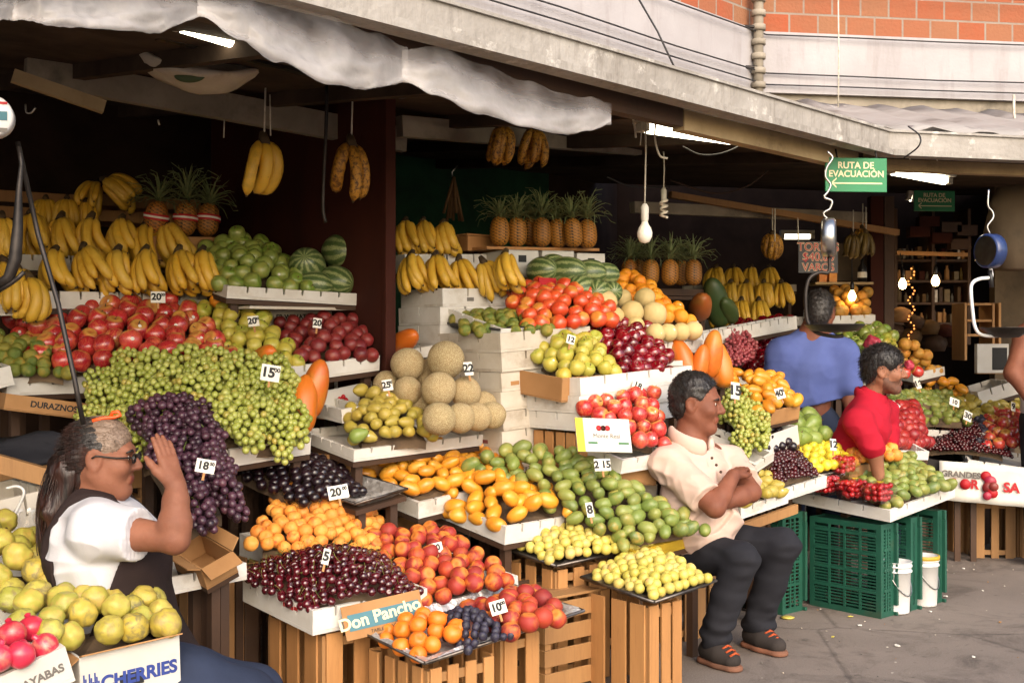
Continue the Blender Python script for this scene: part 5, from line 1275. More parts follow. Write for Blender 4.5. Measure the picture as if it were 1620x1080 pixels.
text('ER WENATCHEE', t.o+t.x*t.lu*.3-t.n*.035-t.y*.001, t.x, t.n, .03, 'ink_black', t.obj, bold=.001); b = MB(); b.lathe([(.045, 0), (.045, .001), (.022, .001), (.022, 0)], 24, t.o+t.x*t.lu*.22-t.n*.1-t.y*.0012, -t.y); b.build('round_mark', 'ink_teal', t.obj); text('TAR', t.o+t.x*t.lu*.86-t.n*.07-t.y*.001, t.x, t.n, .05, 'ink_yellow', t.obj, bold=.003)
plank_table(t)
# green apples and watermelons
t = tray((360, 452, 5.3), (620, 468, 5.72), .42, .055, 'white foam tray of green apples and watermelons', 'white foam trays', 8); plank_table(t)
q = [(345, 450, 5.38), (486, 458, 5.56), (425, 388, 5.9), (318, 395, 5.75)]
bed_mesh(t.obj, q, .085, .04); pile('apple_green', q, .088, 'heap left of watermelons', 'green apples by the watermelons', .07, squash=.8, tight=.92)
for i, (x, y) in enumerate(((375, 370), (352, 384), (362, 388))): fruit('apple_green', P(x, y, 5.75), .042, f'green apple at the peak of its heap, {nth(i)} from the top', 'apple', 'green apples by the watermelons')
for i, (x, y, d, r, w) in enumerate([(487, 422, 5.7, .085, 'left one leaning on the green apples'), (540, 398, 5.8, .085, 'top one, darkest stripes'), (533, 444, 5.68, .068, 'small pale one in front'), (577, 448, 5.75, .085, 'end one by the partition'), (500, 450, 5.62, .06, 'half hidden one behind the limes')]):
    fruit('watermelon', P(x, y, d), r*1.2, f'striped watermelon, {w}', 'watermelon', 'watermelons by the partition', (rad(70+20*i), rad(20*i), rad(40*i)), i)
MB().hexa(P(395, 488, 5.3), along(P(395, 488, 5.3), 622, 492)-P(395, 488, 5.3), V*.4, Z*.012).build('shelf_board', 'foam_old', label='thin pale shelf board under the watermelon tray', cat='shelf')
# bananas
t = tray((58, 460, 5.15), (398, 466), .4, .075, 'long white foam tray under the front banana row', 'white foam trays', 0); plank_table(t)
G = 'bananas on the left tiers'
for i, x in enumerate((84, 132, 184, 228, 282, 318)):
    bunch(P(x, 396+rnd.uniform(-4, 4)+i*.8, 5.3+i*.035), .215, -48+rnd.uniform(-22, 22), f'ripe banana bunch, {nth(i)} from left in the front row over the apples', G, 5, 75, tilt=-6+rnd.uniform(-6, 6), lean=-20+rnd.uniform(-10, 8), fan=38)
for i, x in enumerate((48, 96, 142, 190, 228, 262)):
    bunch(P(x, 340+rnd.uniform(-4, 4)+i*3.5, 5.55+i*.03), .215, -40+rnd.uniform(-25, 25), f'ripe banana bunch, {nth(i)} from left in the second row over the apples', G, 5, 75, tilt=-8+rnd.uniform(-6, 6), lean=-16+rnd.uniform(-10, 10), fan=38)
for i, (x, y, d, s) in enumerate([(72, 316, 5.8, .17), (106, 316, 5.8, .17), (136, 320, 5.85, .16)]):
    bunch(P(x, y, d), s, 15, f'greenish banana bunch, {nth(i)} from left in the top row before the crate', G, 5, 60, tilt=-18)
t = tray((20, 402, 5.38), (330, 410), .34, .07, 'white foam tray under the second banana row', 'white foam trays', 0); plank_table(t)
bunch(P(168, 284, 5.85), .2, 60, 'banana bunch lying on top of the brown crate', G, 6, 50, tilt=-55, lean=-30); bunch(P(150, 290, 5.9), .17, -10, 'smaller banana bunch on the brown crate, greener', G, 5, 60, tilt=-40)
for i, (x, y, d) in enumerate([(2, 345, 5.1), (28, 425, 5.0), (8, 415, 5.05), (48, 440, 4.98)]): bunch(P(x, y, d), .2, 15+30*i, f'banana bunch at the frame edge, {["upper one", "lower one drooping over the tray", "middle one behind the hook", "last one over the tray end"][i]}', G, 5, 50, tilt=-15)
crate(P(140, 352, 6.0)-Z*0, .58, .3, .16, 'brown wooden crate behind the pineapples on the banana tier', mat='wood', upright=False, nslat=2, ang=35)
tray((-60, 470, 4.9), (58, 468), .3, .08, 'white foam tray end under the bananas at the frame edge', 'white foam trays', 0)
cb = P(-40, 345, 5.95); crate(cb, .5, .3, .16, 'brown crate at the frame edge behind the bananas', mat='wood', upright=False, nslat=2, ang=35)
for i, (x, y, d, cr, ln) in enumerate([(243, 372, 5.7, 1.05, -10), (291, 374, 5.75, 1.3, 0), (327, 374, 5.8, 1.0, 5)]):
    pineapple(P(x, y, d), .165, f'pineapple with red label band, {["left one with spread leaves", "middle one with the tallest crown", "right one by the green apples"][i]}', 'pineapples with red bands', True, cr, ln)
t = carton((228, 375, 5.62), (345, 377), .3, .1, 'yellowish carton carrying the three banded pineapples', None, 0, mat='cardboard', closed=True, ang=35); plank_table(t)
# hanging bananas
for i, (x, y, d, n, w) in enumerate([(418, 224, 5.0, 3, 'hanging banana bunch left of the chain on two strings'), (556, 228, 5.2, 3, 'hanging banana bunch on the brown partition'), (797, 200, 5.9, 7, 'spotty hanging plantain bunch beneath the plastic sheet'), (846, 205, 6.1, 5, 'smaller spotty hanging plantain bunch beside the large one')]):
    bunch(P(x, y, d), .25 if i < 2 else .2, 40, w, 'bananas hung from the canopy', n, 60 if i < 2 else 110, 'banana' if i == 0 else 'banana_old', 6 if i < 2 else 0, back=i > 1, fan=12 if i < 2 else 30)
    rope([(x, y-8, d), (x+2, y-85 if i < 2 else y-30, d)], ['white string of the hanging bananas left of the chain', 'thin string of the bananas on the partition', 'string of the large plantain bunch', 'string of the smaller plantain bunch'][i], .004)
rope([(428, 215, 5.0), (427, 150, 5.0)], 'second white string of the hanging bananas left of the chain', .003)

# ================================================================== MIDDLE
def stack(L, R_, lv, hs, what, ang=40, tilt=0, mat='foam', n=4, hh=.085):
    out = []
    f = frame(L, R_, lv, 0, ang)
    for i in range(n):
        z = i*(hh+.0015); l = (L[0], L[1], L[2])
        o = f.o-Z*z; t = tray_at(o+U*rnd.uniform(-.008, .008)+V*rnd.uniform(-.006, .006), f.x, f.lu, lv, hh, f'white foam fruit box, {nth(i)} from the top of the {what}', f'foam boxes in the {what}', mat)
        out.append(t)
    return out
def tray_at(o, x, lu, lv, h, label, group, mat):
    class _F: pass
    r = o+x*lu
    L = ((o.x/o.y)*F+810, HOR-(o.z-CH)/o.y*F, o.y); R_ = ((r.x/r.y)*F+810, HOR-(r.z-CH)/r.y*F, r.y)
    f = tray(L, R_, lv, h, label, group, 0, mat=mat, name='foam_box', notch=.13)
    if rnd.random() < .6: MB().hexa(f.o+f.x*f.lu*rnd.uniform(.05, .6)-f.n*h*.72-f.y*.0012, f.x*rnd.uniform(.03, .06), f.y*.001, f.n*.018).build('printed_label', rnd.choice(['ink_grey', 'cardboard', 'pear_red']), f.obj)
    if rnd.random() < .5: MB().hexa(f.o+f.y*lv*rnd.uniform(.1, .6)-f.n*h*.7-f.x*.0012, f.y*rnd.uniform(.03, .06), f.x*.001, f.n*.016).build('printed_label', rnd.choice(['ink_grey', 'ink_blue', 'pear_red']), f.obj)
    return f
stack((697, 456, 5.62), (812, 456), .34, None, 'stack by the partition', n=11, mat='foam')
stack((793, 527, 5.28), (935, 516), .46, None, 'stack under the limes', n=8, mat='foam_old')
ss = stack((915, 598, 5.12), (1092, 578), .56, None, 'stack under the yellow apples', n=3, hh=.075)
crate(ss[-1].o*Vector((1, 1, 0))+U*.02+V*.03, .4, .3, ss[-1].o.z-ss[-1].h-.012, 'tall wooden crate under the yellow apple stack', mat='wood_pale', nslat=4, fill=.78)
crate(ss[-1].o*Vector((1, 1, 0))+U*.02+V*.35, .4, .2, ss[-1].o.z-ss[-1].h-.012, 'second wooden crate behind under the yellow apple stack', mat='wood', nslat=4)
G = 'bananas in the middle stall'
for i, (x, y, d, yw, n) in enumerate([(650, 405, 5.72, -55, 5), (688, 406, 5.75, -48, 5), (726, 412, 5.82, -30, 4), (765, 415, 5.78, 20, 5), (798, 403, 5.75, -62, 4)]):
    bunch(P(x, y, d), .2, yw, f'banana bunch, {nth(i)} from left in the front row of the middle stall', G, n, 55, tilt=-8, lean=-20)
for i, (x, y, d) in enumerate([(640, 352, 6.0), (668, 352, 6.02), (700, 355, 6.05)]):
    bunch(P(x, y, d), .2, -45, f'banana bunch, {nth(i)} from left on the upper tier of the middle stall', G, 5, 60, tilt=-12, lean=-22)
t = tray((640, 402, 5.85), (770, 402), .4, .09, 'white foam tray under the upper middle bananas', 'white foam trays', 0); plank_table(t)
crate(P(740, 397, 6.12), .2, .16, .08, 'small pale wooden box right of the upper middle bananas', mat='wood_pale', upright=False, nslat=1, fill=.96, top=True)
for i, (x0, x1, y) in enumerate(((800, 852, 397), (858, 908, 398), (913, 957, 402))):
    t = carton((x0, y, 6.0+.09*i), (x1, y+1), .26, .13, f'white carton with dark hand hole under the pineapples, {nth(i)} from left', 'white cartons under the pineapples', 0, closed=True, slot=True, ang=28)
    if i == 0: plank_table(t)
for i, (x, y, d) in enumerate([(790, 390, 6.1), (818, 391, 6.15), (857, 391, 6.2), (885, 392, 6.25), (908, 392, 6.2), (930, 393, 6.25), (840, 390, 6.3)]):
    pineapple(P(x, y, d), .155, f'pineapple, {nth(i)} in the row on the white cartons', 'pineapples on the white cartons', False, .95+.12*(i % 3))
MB().hexa(P(770, 394, 6.05), along(P(770, 394, 6.05), 948, 397, 28)-P(770, 394, 6.05), V*.22, Z*.014).build('shelf_board', 'wood_pale', label='narrow wood board under the middle pineapple row', cat='shelf')
for i, (x, y, d, r) in enumerate([(858, 428, 5.95, .08), (898, 430, 5.95, .088), (932, 432, 6.0, .08), (957, 434, 6.05, .07), (875, 420, 6.1, .07), (920, 458, 5.88, .085), (945, 462, 5.88, .075), (967, 462, 5.95, .065), (895, 455, 5.95, .06)]):
    fruit('watermelon', P(x, y, d), r, f'striped watermelon above the tomatoes, {nth(i % 5)} of the {"upper" if i < 5 else "lower"} tier', 'watermelon', 'watermelons above the tomatoes', (rad(90), rad(15*i), rad(50+20*i)), i)
t = tray((885, 448, 5.85), (972, 448), .3, .05, 'white foam tray between the watermelon tiers', 'white foam trays', 0); plank_table(t)
MB().hexa(P(853, 452, 5.8), U*.11, V*.01, Z*.04).build('red_card', 'ink_red', label='red card strip behind the tomatoes', cat='card')
t = tray((793, 520, 5.35), (975, 515), .4, .05, 'white foam tray of tomatoes', 'white foam trays', 14)
q = [(835, 515, 5.5), (968, 508, 5.66), (945, 452, 6.0), (808, 458, 5.85)]
bed_mesh(t.obj, q, .08, .03); pile('tomato', q, .084, 'heap above the limes', 'tomatoes above the limes', .05, squash=.78, tight=.88)
t = foil_tray((790, 520, 5.36), (880, 512), .4, 'black shallow tray of limes in front of the tomatoes', mat='tray_black', h=.02, flare=.02)
q = [(752, 520, 5.42), (870, 520, 5.52), (852, 498, 5.75), (708, 504, 5.68)]
pile('lime', q, .064, 'black tray by tomatoes', 'limes on the black tray', .03, 'dark green lime', squash=.8)
for i, (x, y) in enumerate([(735, 522), (760, 525), (795, 525), (815, 524), (838, 523), (865, 522)]): fruit('lime', P(x, y, 5.38+.01*i), .03, f'green lime peeking from below the black tray, {nth(i)} along', 'lime', 'limes under the black tray')
# yellow apples & cherries-dark apples
t = carton((890, 598, 5.14), (965, 592), .36, .1, 'cut down brown carton holding the yellow apples', None, 6, mat='cardboard')
q = [(893, 590, 5.2), (972, 588, 5.32), (936, 530, 5.65), (826, 540, 5.55)]
bed_mesh(t.obj, q, .08, .03); pile('apple_yellow', q, .078, 'carton under the tomatoes', 'yellow apples in the brown carton', .05, squash=.78, tight=.9)
t = tray((962, 598, 5.3), (1075, 592), .5, .06, 'white foam tray of dark red apples', 'white foam trays', 14); plank_table(t)
q = [(962, 590, 5.35), (1062, 586, 5.52), (1025, 512, 5.95), (918, 520, 5.75)]
bed_mesh(t.obj, q, .08, .03); pile('apple_dark', q, .08, 'heap right of yellow apples', 'dark red apples right of the yellow apples', .05, squash=.76, tight=.88)
t = carton((1032, 575, 5.62), (1080, 570), .3, .08, 'white printed cherry carton end behind the dark red apples', None, 0); text('CHERRIES', t.o+t.x*t.lu*.6-t.n*.045-t.y*.001, t.x, t.n, .036, 'ink_black', t.obj, bold=.002)
# melons
t = tray((560, 712, 4.95), (805, 682), .44, .05, 'white foam tray of melons and yellow pears', 'white foam trays', 8); plank_table(t)
for i, (x, y, r, d) in enumerate([(695, 662, 27, 5.0), (728, 661, 24, 5.06), (755, 659, 23, 5.12), (779, 656, 22, 5.18), (694, 615, 28, 5.15), (737, 620, 25, 5.22), (645, 576, 27, 5.35), (706, 569, 30, 5.3), (645, 617, 23, 5.25), (672, 590, 22, 5.45), (612, 608, 22, 5.4), (765, 640, 22, 5.3), (668, 640, 24, 5.3)]):
    w = ['nearest of the bottom row', 'second of the bottom row', 'third of the bottom row', 'last of the bottom row', 'middle tier with a red sticker', 'middle tier at its end', 'high one left of the topmost', 'topmost and largest', 'middle tier behind the pears', 'wedged between the two high ones', 'half hidden behind the price card', 'rear one over the bottom row', 'dim one inside the stack'][i]
    o = fruit('melon', P(x, y, d), r/F*d, f'netted melon in the stack by the white boxes, {w}', 'melon', 'netted melons by the white boxes', None, i)
    if i == 4: c = P(x+6, y+10, d-r/F*d*1.005); b = MB(); b.lathe([(.001, 0), (.012, 0), (.012, .0012), (.001, .0012)], 16, c, Vector((.1, -1, .0))); ob = b.build('sticker', 'ink_red', o); 
q = [(565, 692, 5.0), (688, 686, 5.1), (650, 640, 5.3), (548, 650, 5.2)]
bed_mesh(t.obj, q, .07, .03); pile('pear_yellow', q, .066, 'tray left of melons', 'yellow pears left of the melons', .06, 'yellow pear', squash=.78)
for i, (x, y, d) in enumerate([(570, 617, 5.3), (590, 622, 5.28), (612, 628, 5.25), (605, 650, 5.15), (628, 632, 5.25), (596, 640, 5.2), (580, 640, 5.22), (640, 640, 5.22)]): fruit('pear_yellow', P(x, y, d), .034, f'yellow pear high on its heap behind the price card, {nth(i)} from the top', 'pear', 'yellow pears left of the melons')
fruit('pear_green', P(567, 688, 4.98), .036, 'dull green avocado like fruit at the tray corner', 'fruit', None)
t = tray((540, 648, 5.15), (580, 640), .5, .06, 'white foam tray end left of the yellow pears', 'white foam trays', 5)
crate(P(520, 700, 5.1)*Vector((1, 1, 0)), .5, .3, .9, 'rough wooden crate wall under the yellow pears', mat='wood', upright=False, nslat=6)
t = carton((505, 620, 5.35), (600, 600), .3, .12, 'white carton with red flower print under the dark red pears', None, 0); b = MB()
for k in range(5): a = 2*PI*k/5; b.sphere(t.o+t.x*(t.lu*.35+.018*C(a))-t.n*(.06-.018*S(a))-t.y*.001, .011, 8, 6)
b.build('flower_print', 'ink_red', t.obj)
t = tray((610, 560, 5.5), (690, 545), .3, .05, 'white foam tray end behind the melons', 'white foam trays', 0)
for i, (x, y, r, d) in enumerate([(957, 478, 20, 5.85), (1000, 494, 19, 5.85), (1035, 497, 20, 5.9), (1020, 472, 17, 6.05), (985, 472, 15, 6.1), (1037, 527, 16, 5.75), (1057, 526, 15, 5.8), (1077, 525, 15, 5.85), (1097, 523, 15, 5.9), (972, 500, 16, 5.8), (1005, 515, 15, 5.8)]):
    fruit('melon_pale', P(x, y, d), r/F*d, f'pale melon behind the dark red apples, {nth(i % 6)} of the {"lower" if i > 4 else "upper"} tier', 'melon', 'pale melons behind the dark red apples', None, i)
t = tray((1020, 545, 5.72), (1112, 538), .4, .06, 'white foam tray under the pale melons', 'white foam trays', 10); plank_table(t)
q = [(1040, 505, 6.02), (1092, 505, 6.12), (1005, 438, 6.5), (966, 440, 6.4)]
t = tray((1000, 520, 6.0), (1105, 508), .55, .04, 'white foam tray of oranges before the rear pineapples', 'white foam trays', 14); plank_table(t); bed_mesh(t.obj, q, .075, .02)
pile('orange', q, .08, 'slope behind pale melons', 'oranges behind the pale melons', .03, squash=.8)
# M5 red apples with carton in front
a0, a1 = P(914, 714, 4.9), P(1000, 716, 4.98); ex = (a1-a0); w = ex.length; ex.normalize(); bk = Vector((-ex.y, ex.x, 0)).normalized(); ez = (Z*.93+bk*.37); ez = (ez-ex*ez.dot(ex)).normalized(); nn = ex.cross(ez)
o = thing('carton_flap', a0+ex*w/2, 'grey printed apple carton leaning before the red apples', 'carton'); MB().hexa(a0-nn*.004, ex*w, ez*.145, nn*.008).build('card', 'carton_white', o, bevel=.001)
MB().hexa(a0+nn*.0045, ex*w*.14, ez*.144, nn*.001).build('yellow_edge', 'ink_yellow', o)
for k, m in ((.42, 'ink_red'), (.5, 'panel_brown'), (.58, 'ink_red')): b = MB(); b.lathe([(.001, 0), (.012, 0), (.012, .001), (.001, .001)], 14, a0+ex*w*k+ez*.102+nn*.005, nn); b.build('printed_apple', m, o)
text('Monte Real', a0+ex*w*.55+ez*.068+nn*.005, ex, ez, .026, 'ink_grey', o); b = MB()
for u0, u1 in ((.2, .17), (.76, .19)): b = MB(); b.hexa(a0+ex*w*u0+ez*.034+nn*.0045, ex*w*u1, ez*.008, nn*.001); b.build('small_print', 'ink_green', o)
t = tray((985, 728, 5.04), (1060, 716), .3, .06, 'white foam tray of bright red apples behind the seated man', 'white foam trays', 14)
q = [(962, 698, 5.08), (1050, 700, 5.2), (1034, 620, 5.36), (922, 645, 5.14)]
bed_mesh(t.obj, q, .08, .03); pile('apple_red', q, .08, 'heap behind seated man', 'red apples behind the seated man', .05, 'bright red apple', squash=.78, tight=.88)
t = tray((925, 756, 5.2), (1040, 766), .3, .11, 'dirty white foam box behind the green mangoes', 'white foam trays', 0, mat='foam_old', ang=20); plank_table(t)
carton((975, 740, 5.16), (1040, 744), .2, .06, 'brown carton strip over the dirty foam box', None, 0, mat='cardboard', ang=20)

# ================================================================== RIGHT OF THE SEATED MAN
for i, (x, y, d, rx, ry, w) in enumerate([(1083, 572, 5.85, -8, -22, 'leaning one behind the dark apples'), (1108, 574, 5.82, 10, 8, 'short middle one'), (1126, 560, 5.9, 4, -8, 'tall upright one'), (1140, 575, 5.95, 10, 10, 'rear one half hidden')]):
    fruit('papaya', P(x, y, d), .098 if i != 1 else .075, f'ripe orange papaya above the seated man, {w}', 'papaya', 'papayas above the seated man', (rad(rx), rad(ry), rad(60*i)), i)
t = tray((1068, 600, 5.75), (1160, 590), .3, .05, 'white foam tray under the upright papayas', 'white foam trays', 5); plank_table(t)
grape_pile('pink', [(1150, 578, 6.9), (1192, 576, 7.0), (1182, 535, 7.25), (1142, 532, 7.2)], .15, 'beside the papayas', 'dusty pink grape bunch', 'pink grapes by the papayas', [2, 3, 2], .03)
t = tray((1140, 596, 6.95), (1260, 592), .5, .05, 'white foam tray of pink grapes and dark apples', 'white foam trays', 12); plank_table(t)
q = [(1188, 590, 7.2), (1262, 588, 7.35), (1252, 508, 7.9), (1165, 512, 7.7)]
bed_mesh(t.obj, q, .085, .03); pile('apple_dark', q, .088, 'slope by blue shirt', 'dark red apples by the blue shirt', .03, 'deep red apple', squash=.8, tight=.9)
t = tray((1095, 530, 6.9), (1260, 500), .12, .08, 'old white foam box row behind the pink grapes', 'white foam trays', 0, mat='foam'); plank_table(t)
t = tray((1150, 506, 8.0), (1300, 500), .3, .06, 'white foam tray under the rear bananas', 'white foam trays', 0); plank_table(t)
G = 'bananas at the rear'
for r_, (y, d, xs) in enumerate(((424, 7.7, (1132, 1160, 1188, 1216)), (448, 7.5, (1155, 1180, 1208, 1236)), (476, 7.2, (1140, 1172, 1200)))):
    for i, x in enumerate(xs): bunch(P(x, y, d+.65+i*.06), .205, -35+rnd.uniform(-15, 15), f'dim banana bunch at the rear, {nth(i)} from left in the {["top", "middle", "bottom"][r_]} row', G, 5, 60, tilt=-20, lean=-10, back=False)
t = tray((1130, 450, 8.4), (1260, 450), .3, .05, 'white foam tray under the top rear bananas', 'white foam trays', 0, mat='foam_old'); plank_table(t)
for i, (x, y, d) in enumerate([(995, 452, 7.0), (1029, 452, 6.9), (1059, 452, 6.9), (1076, 452, 7.1), (1097, 452, 6.95), (1010, 450, 7.3)]):
    pineapple(P(x, y, d), .155, f'shaded pineapple behind the oranges, {nth(i)} in its row', 'shaded pineapples behind the oranges', False, 1.1)
t = tray((985, 455, 6.8), (1125, 458), .5, .04, 'dark wood shelf under the shaded pineapples', None, 0, mat='wood_dark', name='wooden_tray', slots=False); plank_table(t)
fruit('papaya_dull', P(1108, 485, 7.0), .12, 'big dull orange papaya lying behind the oranges', 'papaya', None, (rad(60), rad(-40), rad(20))); fruit('papaya_green', P(1133, 478, 7.3), .14, 'large dark green papaya leaning behind the dull one', 'papaya', None, (rad(30), rad(-20), 0)); fruit('papaya_green', P(1152, 490, 7.3), .10, 'smaller dark green papaya at the banana shelf', 'papaya', None, (rad(50), rad(-40), 0))
for i, (x, y, d, m) in enumerate([(1222, 370, 7.5, 'banana_old'), (1350, 372, 8.0, 'plantain_dark'), (1370, 368, 8.0, 'plantain_dark'), (1365, 362, 8.1, 'banana_old')]):
    bunch(P(x, y, d), .17, 20*i, ['dim red brown plantain bunch hanging over the rear bananas', 'dark plantain bunch hanging left over the bottle shelf', 'dark plantain bunch hanging over the bottle', 'yellowish plantain bunch among the dark hanging ones'][i], 'bananas hung at the rear', 6, 160, m, fan=40)
    rope([(x, y-4, d), (x, y-40, d)], f'string of the rear hanging bananas, {nth(i)} along', .004, 'rope_white', 'rope', 'string', 'strings at the rear')
q = [(1320, 452, 8.3), (1365, 470, 8.3), (1375, 430, 8.6), (1318, 425, 8.6)]
pile('tan_orange', [(1322, 492, 8.2), (1368, 492, 8.25), (1370, 462, 8.5), (1318, 458, 8.5)], .085, 'shaded rear shelf', 'oranges on the shaded rear shelf', .02, 'shaded orange')
t = tray((1310, 500, 8.1), (1385, 498), .4, .06, 'white foam tray of shaded oranges at the rear', 'white foam trays', 8, ang=10); plank_table(t)
# yellow mangoes in carton
t = carton((1196, 655, 5.95), (1266, 640), .42, .07, 'brown carton of yellow mangoes left of the blue shirted man', None, 10, mat='cardboard'); plank_table(t)
q = [(1192, 650, 6.0), (1262, 634, 6.15), (1228, 600, 6.45), (1148, 592, 6.3)]
bed_mesh(t.obj, q, .08, .03); pile('mango_yellow', q, .085, 'carton by blue shirt', 'yellow mangoes by the blue shirt', .05, 'yellow mango', 'mango', squash=.74, tight=.86)
t = carton((1212, 690, 5.95), (1262, 672), .2, .1, 'white and brown carton under the mango carton', None, 0); plank_table(t)
grape_pile('green', [(1168, 722, 5.72), (1212, 705, 5.85), (1190, 632, 6.2), (1138, 632, 6.1)], .17, 'by the seated man', 'green grape bunch', 'green grapes by the seated man', [2, 2, 3, 3], .04)
t = tray((1195, 735, 5.72), (1225, 715), .4, .05, 'white foam tray edge by the green grapes of the seated man', 'white foam trays', 20); plank_table(t)
fz = [(1225, 765, 5.76), (1292, 748, 5.9), (1252, 706, 6.2), (1184, 716, 6.02)]
t = tray((1236, 775, 5.74), (1308, 752), .4, .06, 'white foam tray of dark cherries right of the seated man', 'white foam trays', 6); bed_mesh(t.obj, fz, .027, .03)
pile('pear_yellow', [(1176, 792, 5.58), (1236, 778, 5.72), (1218, 745, 5.9), (1168, 748, 5.82)], .07, 'white tray at his elbow', 'yellow pears at the man\'s elbow', .02, 'yellow pear', squash=.8)
t = tray((1172, 803, 5.55), (1247, 778), .42, .055, 'white foam tray of yellow pears beside the seated man\'s elbow', 'white foam trays', 5)
plastic_crate(P(1238, 973, F*CH/(973-HOR)), .17, .36, .50, 'green plastic crate between the seated man and the front crates', 40); MB().hexa(t.o-t.n*.125+t.y*.004+t.x*.02, t.x*.42, t.y*.02, t.n*.045).build('rail_board', 'wood', label='rough brown board under the yellow pear tray', cat='board')
pile('plum_dark', [(1210, 710, 5.98), (1252, 705, 6.05), (1240, 685, 6.2), (1205, 682, 6.15)], .055, 'by green pears', 'purple plums by the green pears', .01, 'purple plum')
for i, (x, y, d) in enumerate([(1208, 642, 6.05), (1213, 655, 6.02), (1210, 670, 6.0), (1216, 690, 6.0)]): fruit('plum_dark', P(x, y, d), .026, f'dark plum beside the green grapes, {nth(i)} from the top', 'plum', 'purple plums by the green pears')
q = [(1228, 697, 6.12), (1310, 690, 6.3), (1285, 660, 6.55), (1240, 664, 6.45)]
pile('pear_green', q, .11, 'before the blue jeans', 'green pears before the blue jeans', .02, 'large green pear', squash=.8)
t = tray((1232, 712, 6.1), (1320, 700), .36, .04, 'white foam tray of large green pears', 'white foam trays', 10); plank_table(t); bed_mesh(t.obj, q, .1, .01)
q = [(1285, 742, 6.0), (1356, 732, 6.2), (1310, 692, 6.5), (1250, 702, 6.3)]
t = foil_tray((1285, 752, 5.98), (1360, 738), .4, 'shallow metal tray of yellow guavas before the red shirted man', mat='tray_metal'); bed_mesh(t.obj, q, .055, .02); pile('guava_yellow', q, .058, 'tray before red shirt', 'yellow guavas before the red shirt', .04, squash=.8)
q = [(1352, 728, 6.15), (1416, 722, 6.3), (1395, 690, 6.5), (1340, 697, 6.4)]
t = carton((1345, 738, 6.12), (1418, 728), .4, .06, 'brown carton of apricots before the red shirted man', None, 8, mat='cardboard'); bed_mesh(t.obj, q, .06, .02); plank_table(t); pile('apricot', q, .066, 'carton before red shirt', 'apricots before the red shirt', .03, squash=.8)
# big tray on green crates
t = tray((1408, 807, 5.85), (1511, 768), .60, .06, 'clean white foam tray of green mangoes and berry boxes on green crates', None, 4, notch=.16)
q = [(1400, 798, 5.9), (1504, 766, 6.12), (1440, 724, 6.55), (1335, 748, 6.3)]
bed_mesh(t.obj, q, .075, .02); pile('mango_green', q, .078, 'tray on green crates', 'green mangoes on the green crates', .04, 'green mango', 'mango', squash=.76, tight=.88)
FT = t
for i, (x, y, d) in enumerate([(1308, 772, 6.06), (1350, 779, 5.98), (1390, 785, 5.9), (1335, 756, 6.1)]):
    c = P(x, y, d)+Z*(.05 if i == 3 else 0); o = thing('berry_box', c-Z*.03, f'clear clamshell box of red strawberries on the white tray, {["first from the left", "second from the left", "third from the left", "topmost with yellow sticker"][i]}', 'berry box', 'berry boxes on the white tray')
    ex, ey = U, V; 
    for k in range(36): put(BERRY[k % 2], 'strawberry', Vector(((k % 4-1.5)*.028*U.x+(k//4 % 3-1)*.028*V.x, (k % 4-1.5)*.028*U.y+(k//4 % 3-1)*.028*V.y, .022+.026*(k//12)+rnd.uniform(0, .008)))+Vector((rnd.uniform(-.008, .008), rnd.uniform(-.008, .008), 0)), (rnd.uniform(0, 3), rnd.uniform(0, 3), 0), .0175, parent=o)
    b = MB(); bb = c-Z*.028
    lo = [bb+ex*sx*.062+ey*sy*.052 for sx, sy in ((-1, -1), (1, -1), (1, 1), (-1, 1))]; hi = [bb+Z*.075+ex*sx*.07+ey*sy*.06 for sx, sy in ((-1, -1), (1, -1), (1, 1), (-1, 1))]; tp = [bb+Z*.098+ex*sx*.055+ey*sy*.046 for sx, sy in ((-1, -1), (1, -1), (1, 1), (-1, 1))]
    b.add(lo+hi+tp, [(3, 2, 1, 0)]+[(k, (k+1) % 4, 4+(k+1) % 4, 4+k) for k in range(4)]+[(4+k, 4+(k+1) % 4, 8+(k+1) % 4, 8+k) for k in range(4)]+[(8, 9, 10, 11)]); b.build('clamshell', 'clear_plastic', o)
    if i: 
        p = bb+Z*.0995; MB().add([p-ex*.03-ey*.02, p+ex*.03-ey*.01, p+ex*.02+ey*.025, p-ex*.03-ey*.02+Z*.001, p+ex*.03-ey*.01+Z*.001, p+ex*.02+ey*.025+Z*.001], [(2, 1, 0), (3, 4, 5), (0, 1, 4, 3), (1, 2, 5, 4), (2, 0, 3, 5)]).build('sticker', 'ink_yellow', o)
hc = FT.o.z-.078
cb = FT.o*Vector((1, 1, 0)); ang = math.degrees(math.atan2(FT.x.y, FT.x.x))
X = Vector((FT.x.x, FT.x.y, 0)).normalized(); Y = Vector((-X.y, X.x, 0))
plastic_crate(cb+X*.0+Y*.05, .12, .42, hc, 'nearest green plastic crate standing on end under the white tray', ang)
plastic_crate(cb+X*.265+Y*.05, .07, .42, hc+.01, 'middle green plastic crate between the two white buckets', ang)
plastic_crate(cb+X*.535+Y*.06, .05, .42, hc+.02, 'farthest green plastic crate at the end of the white tray', ang)
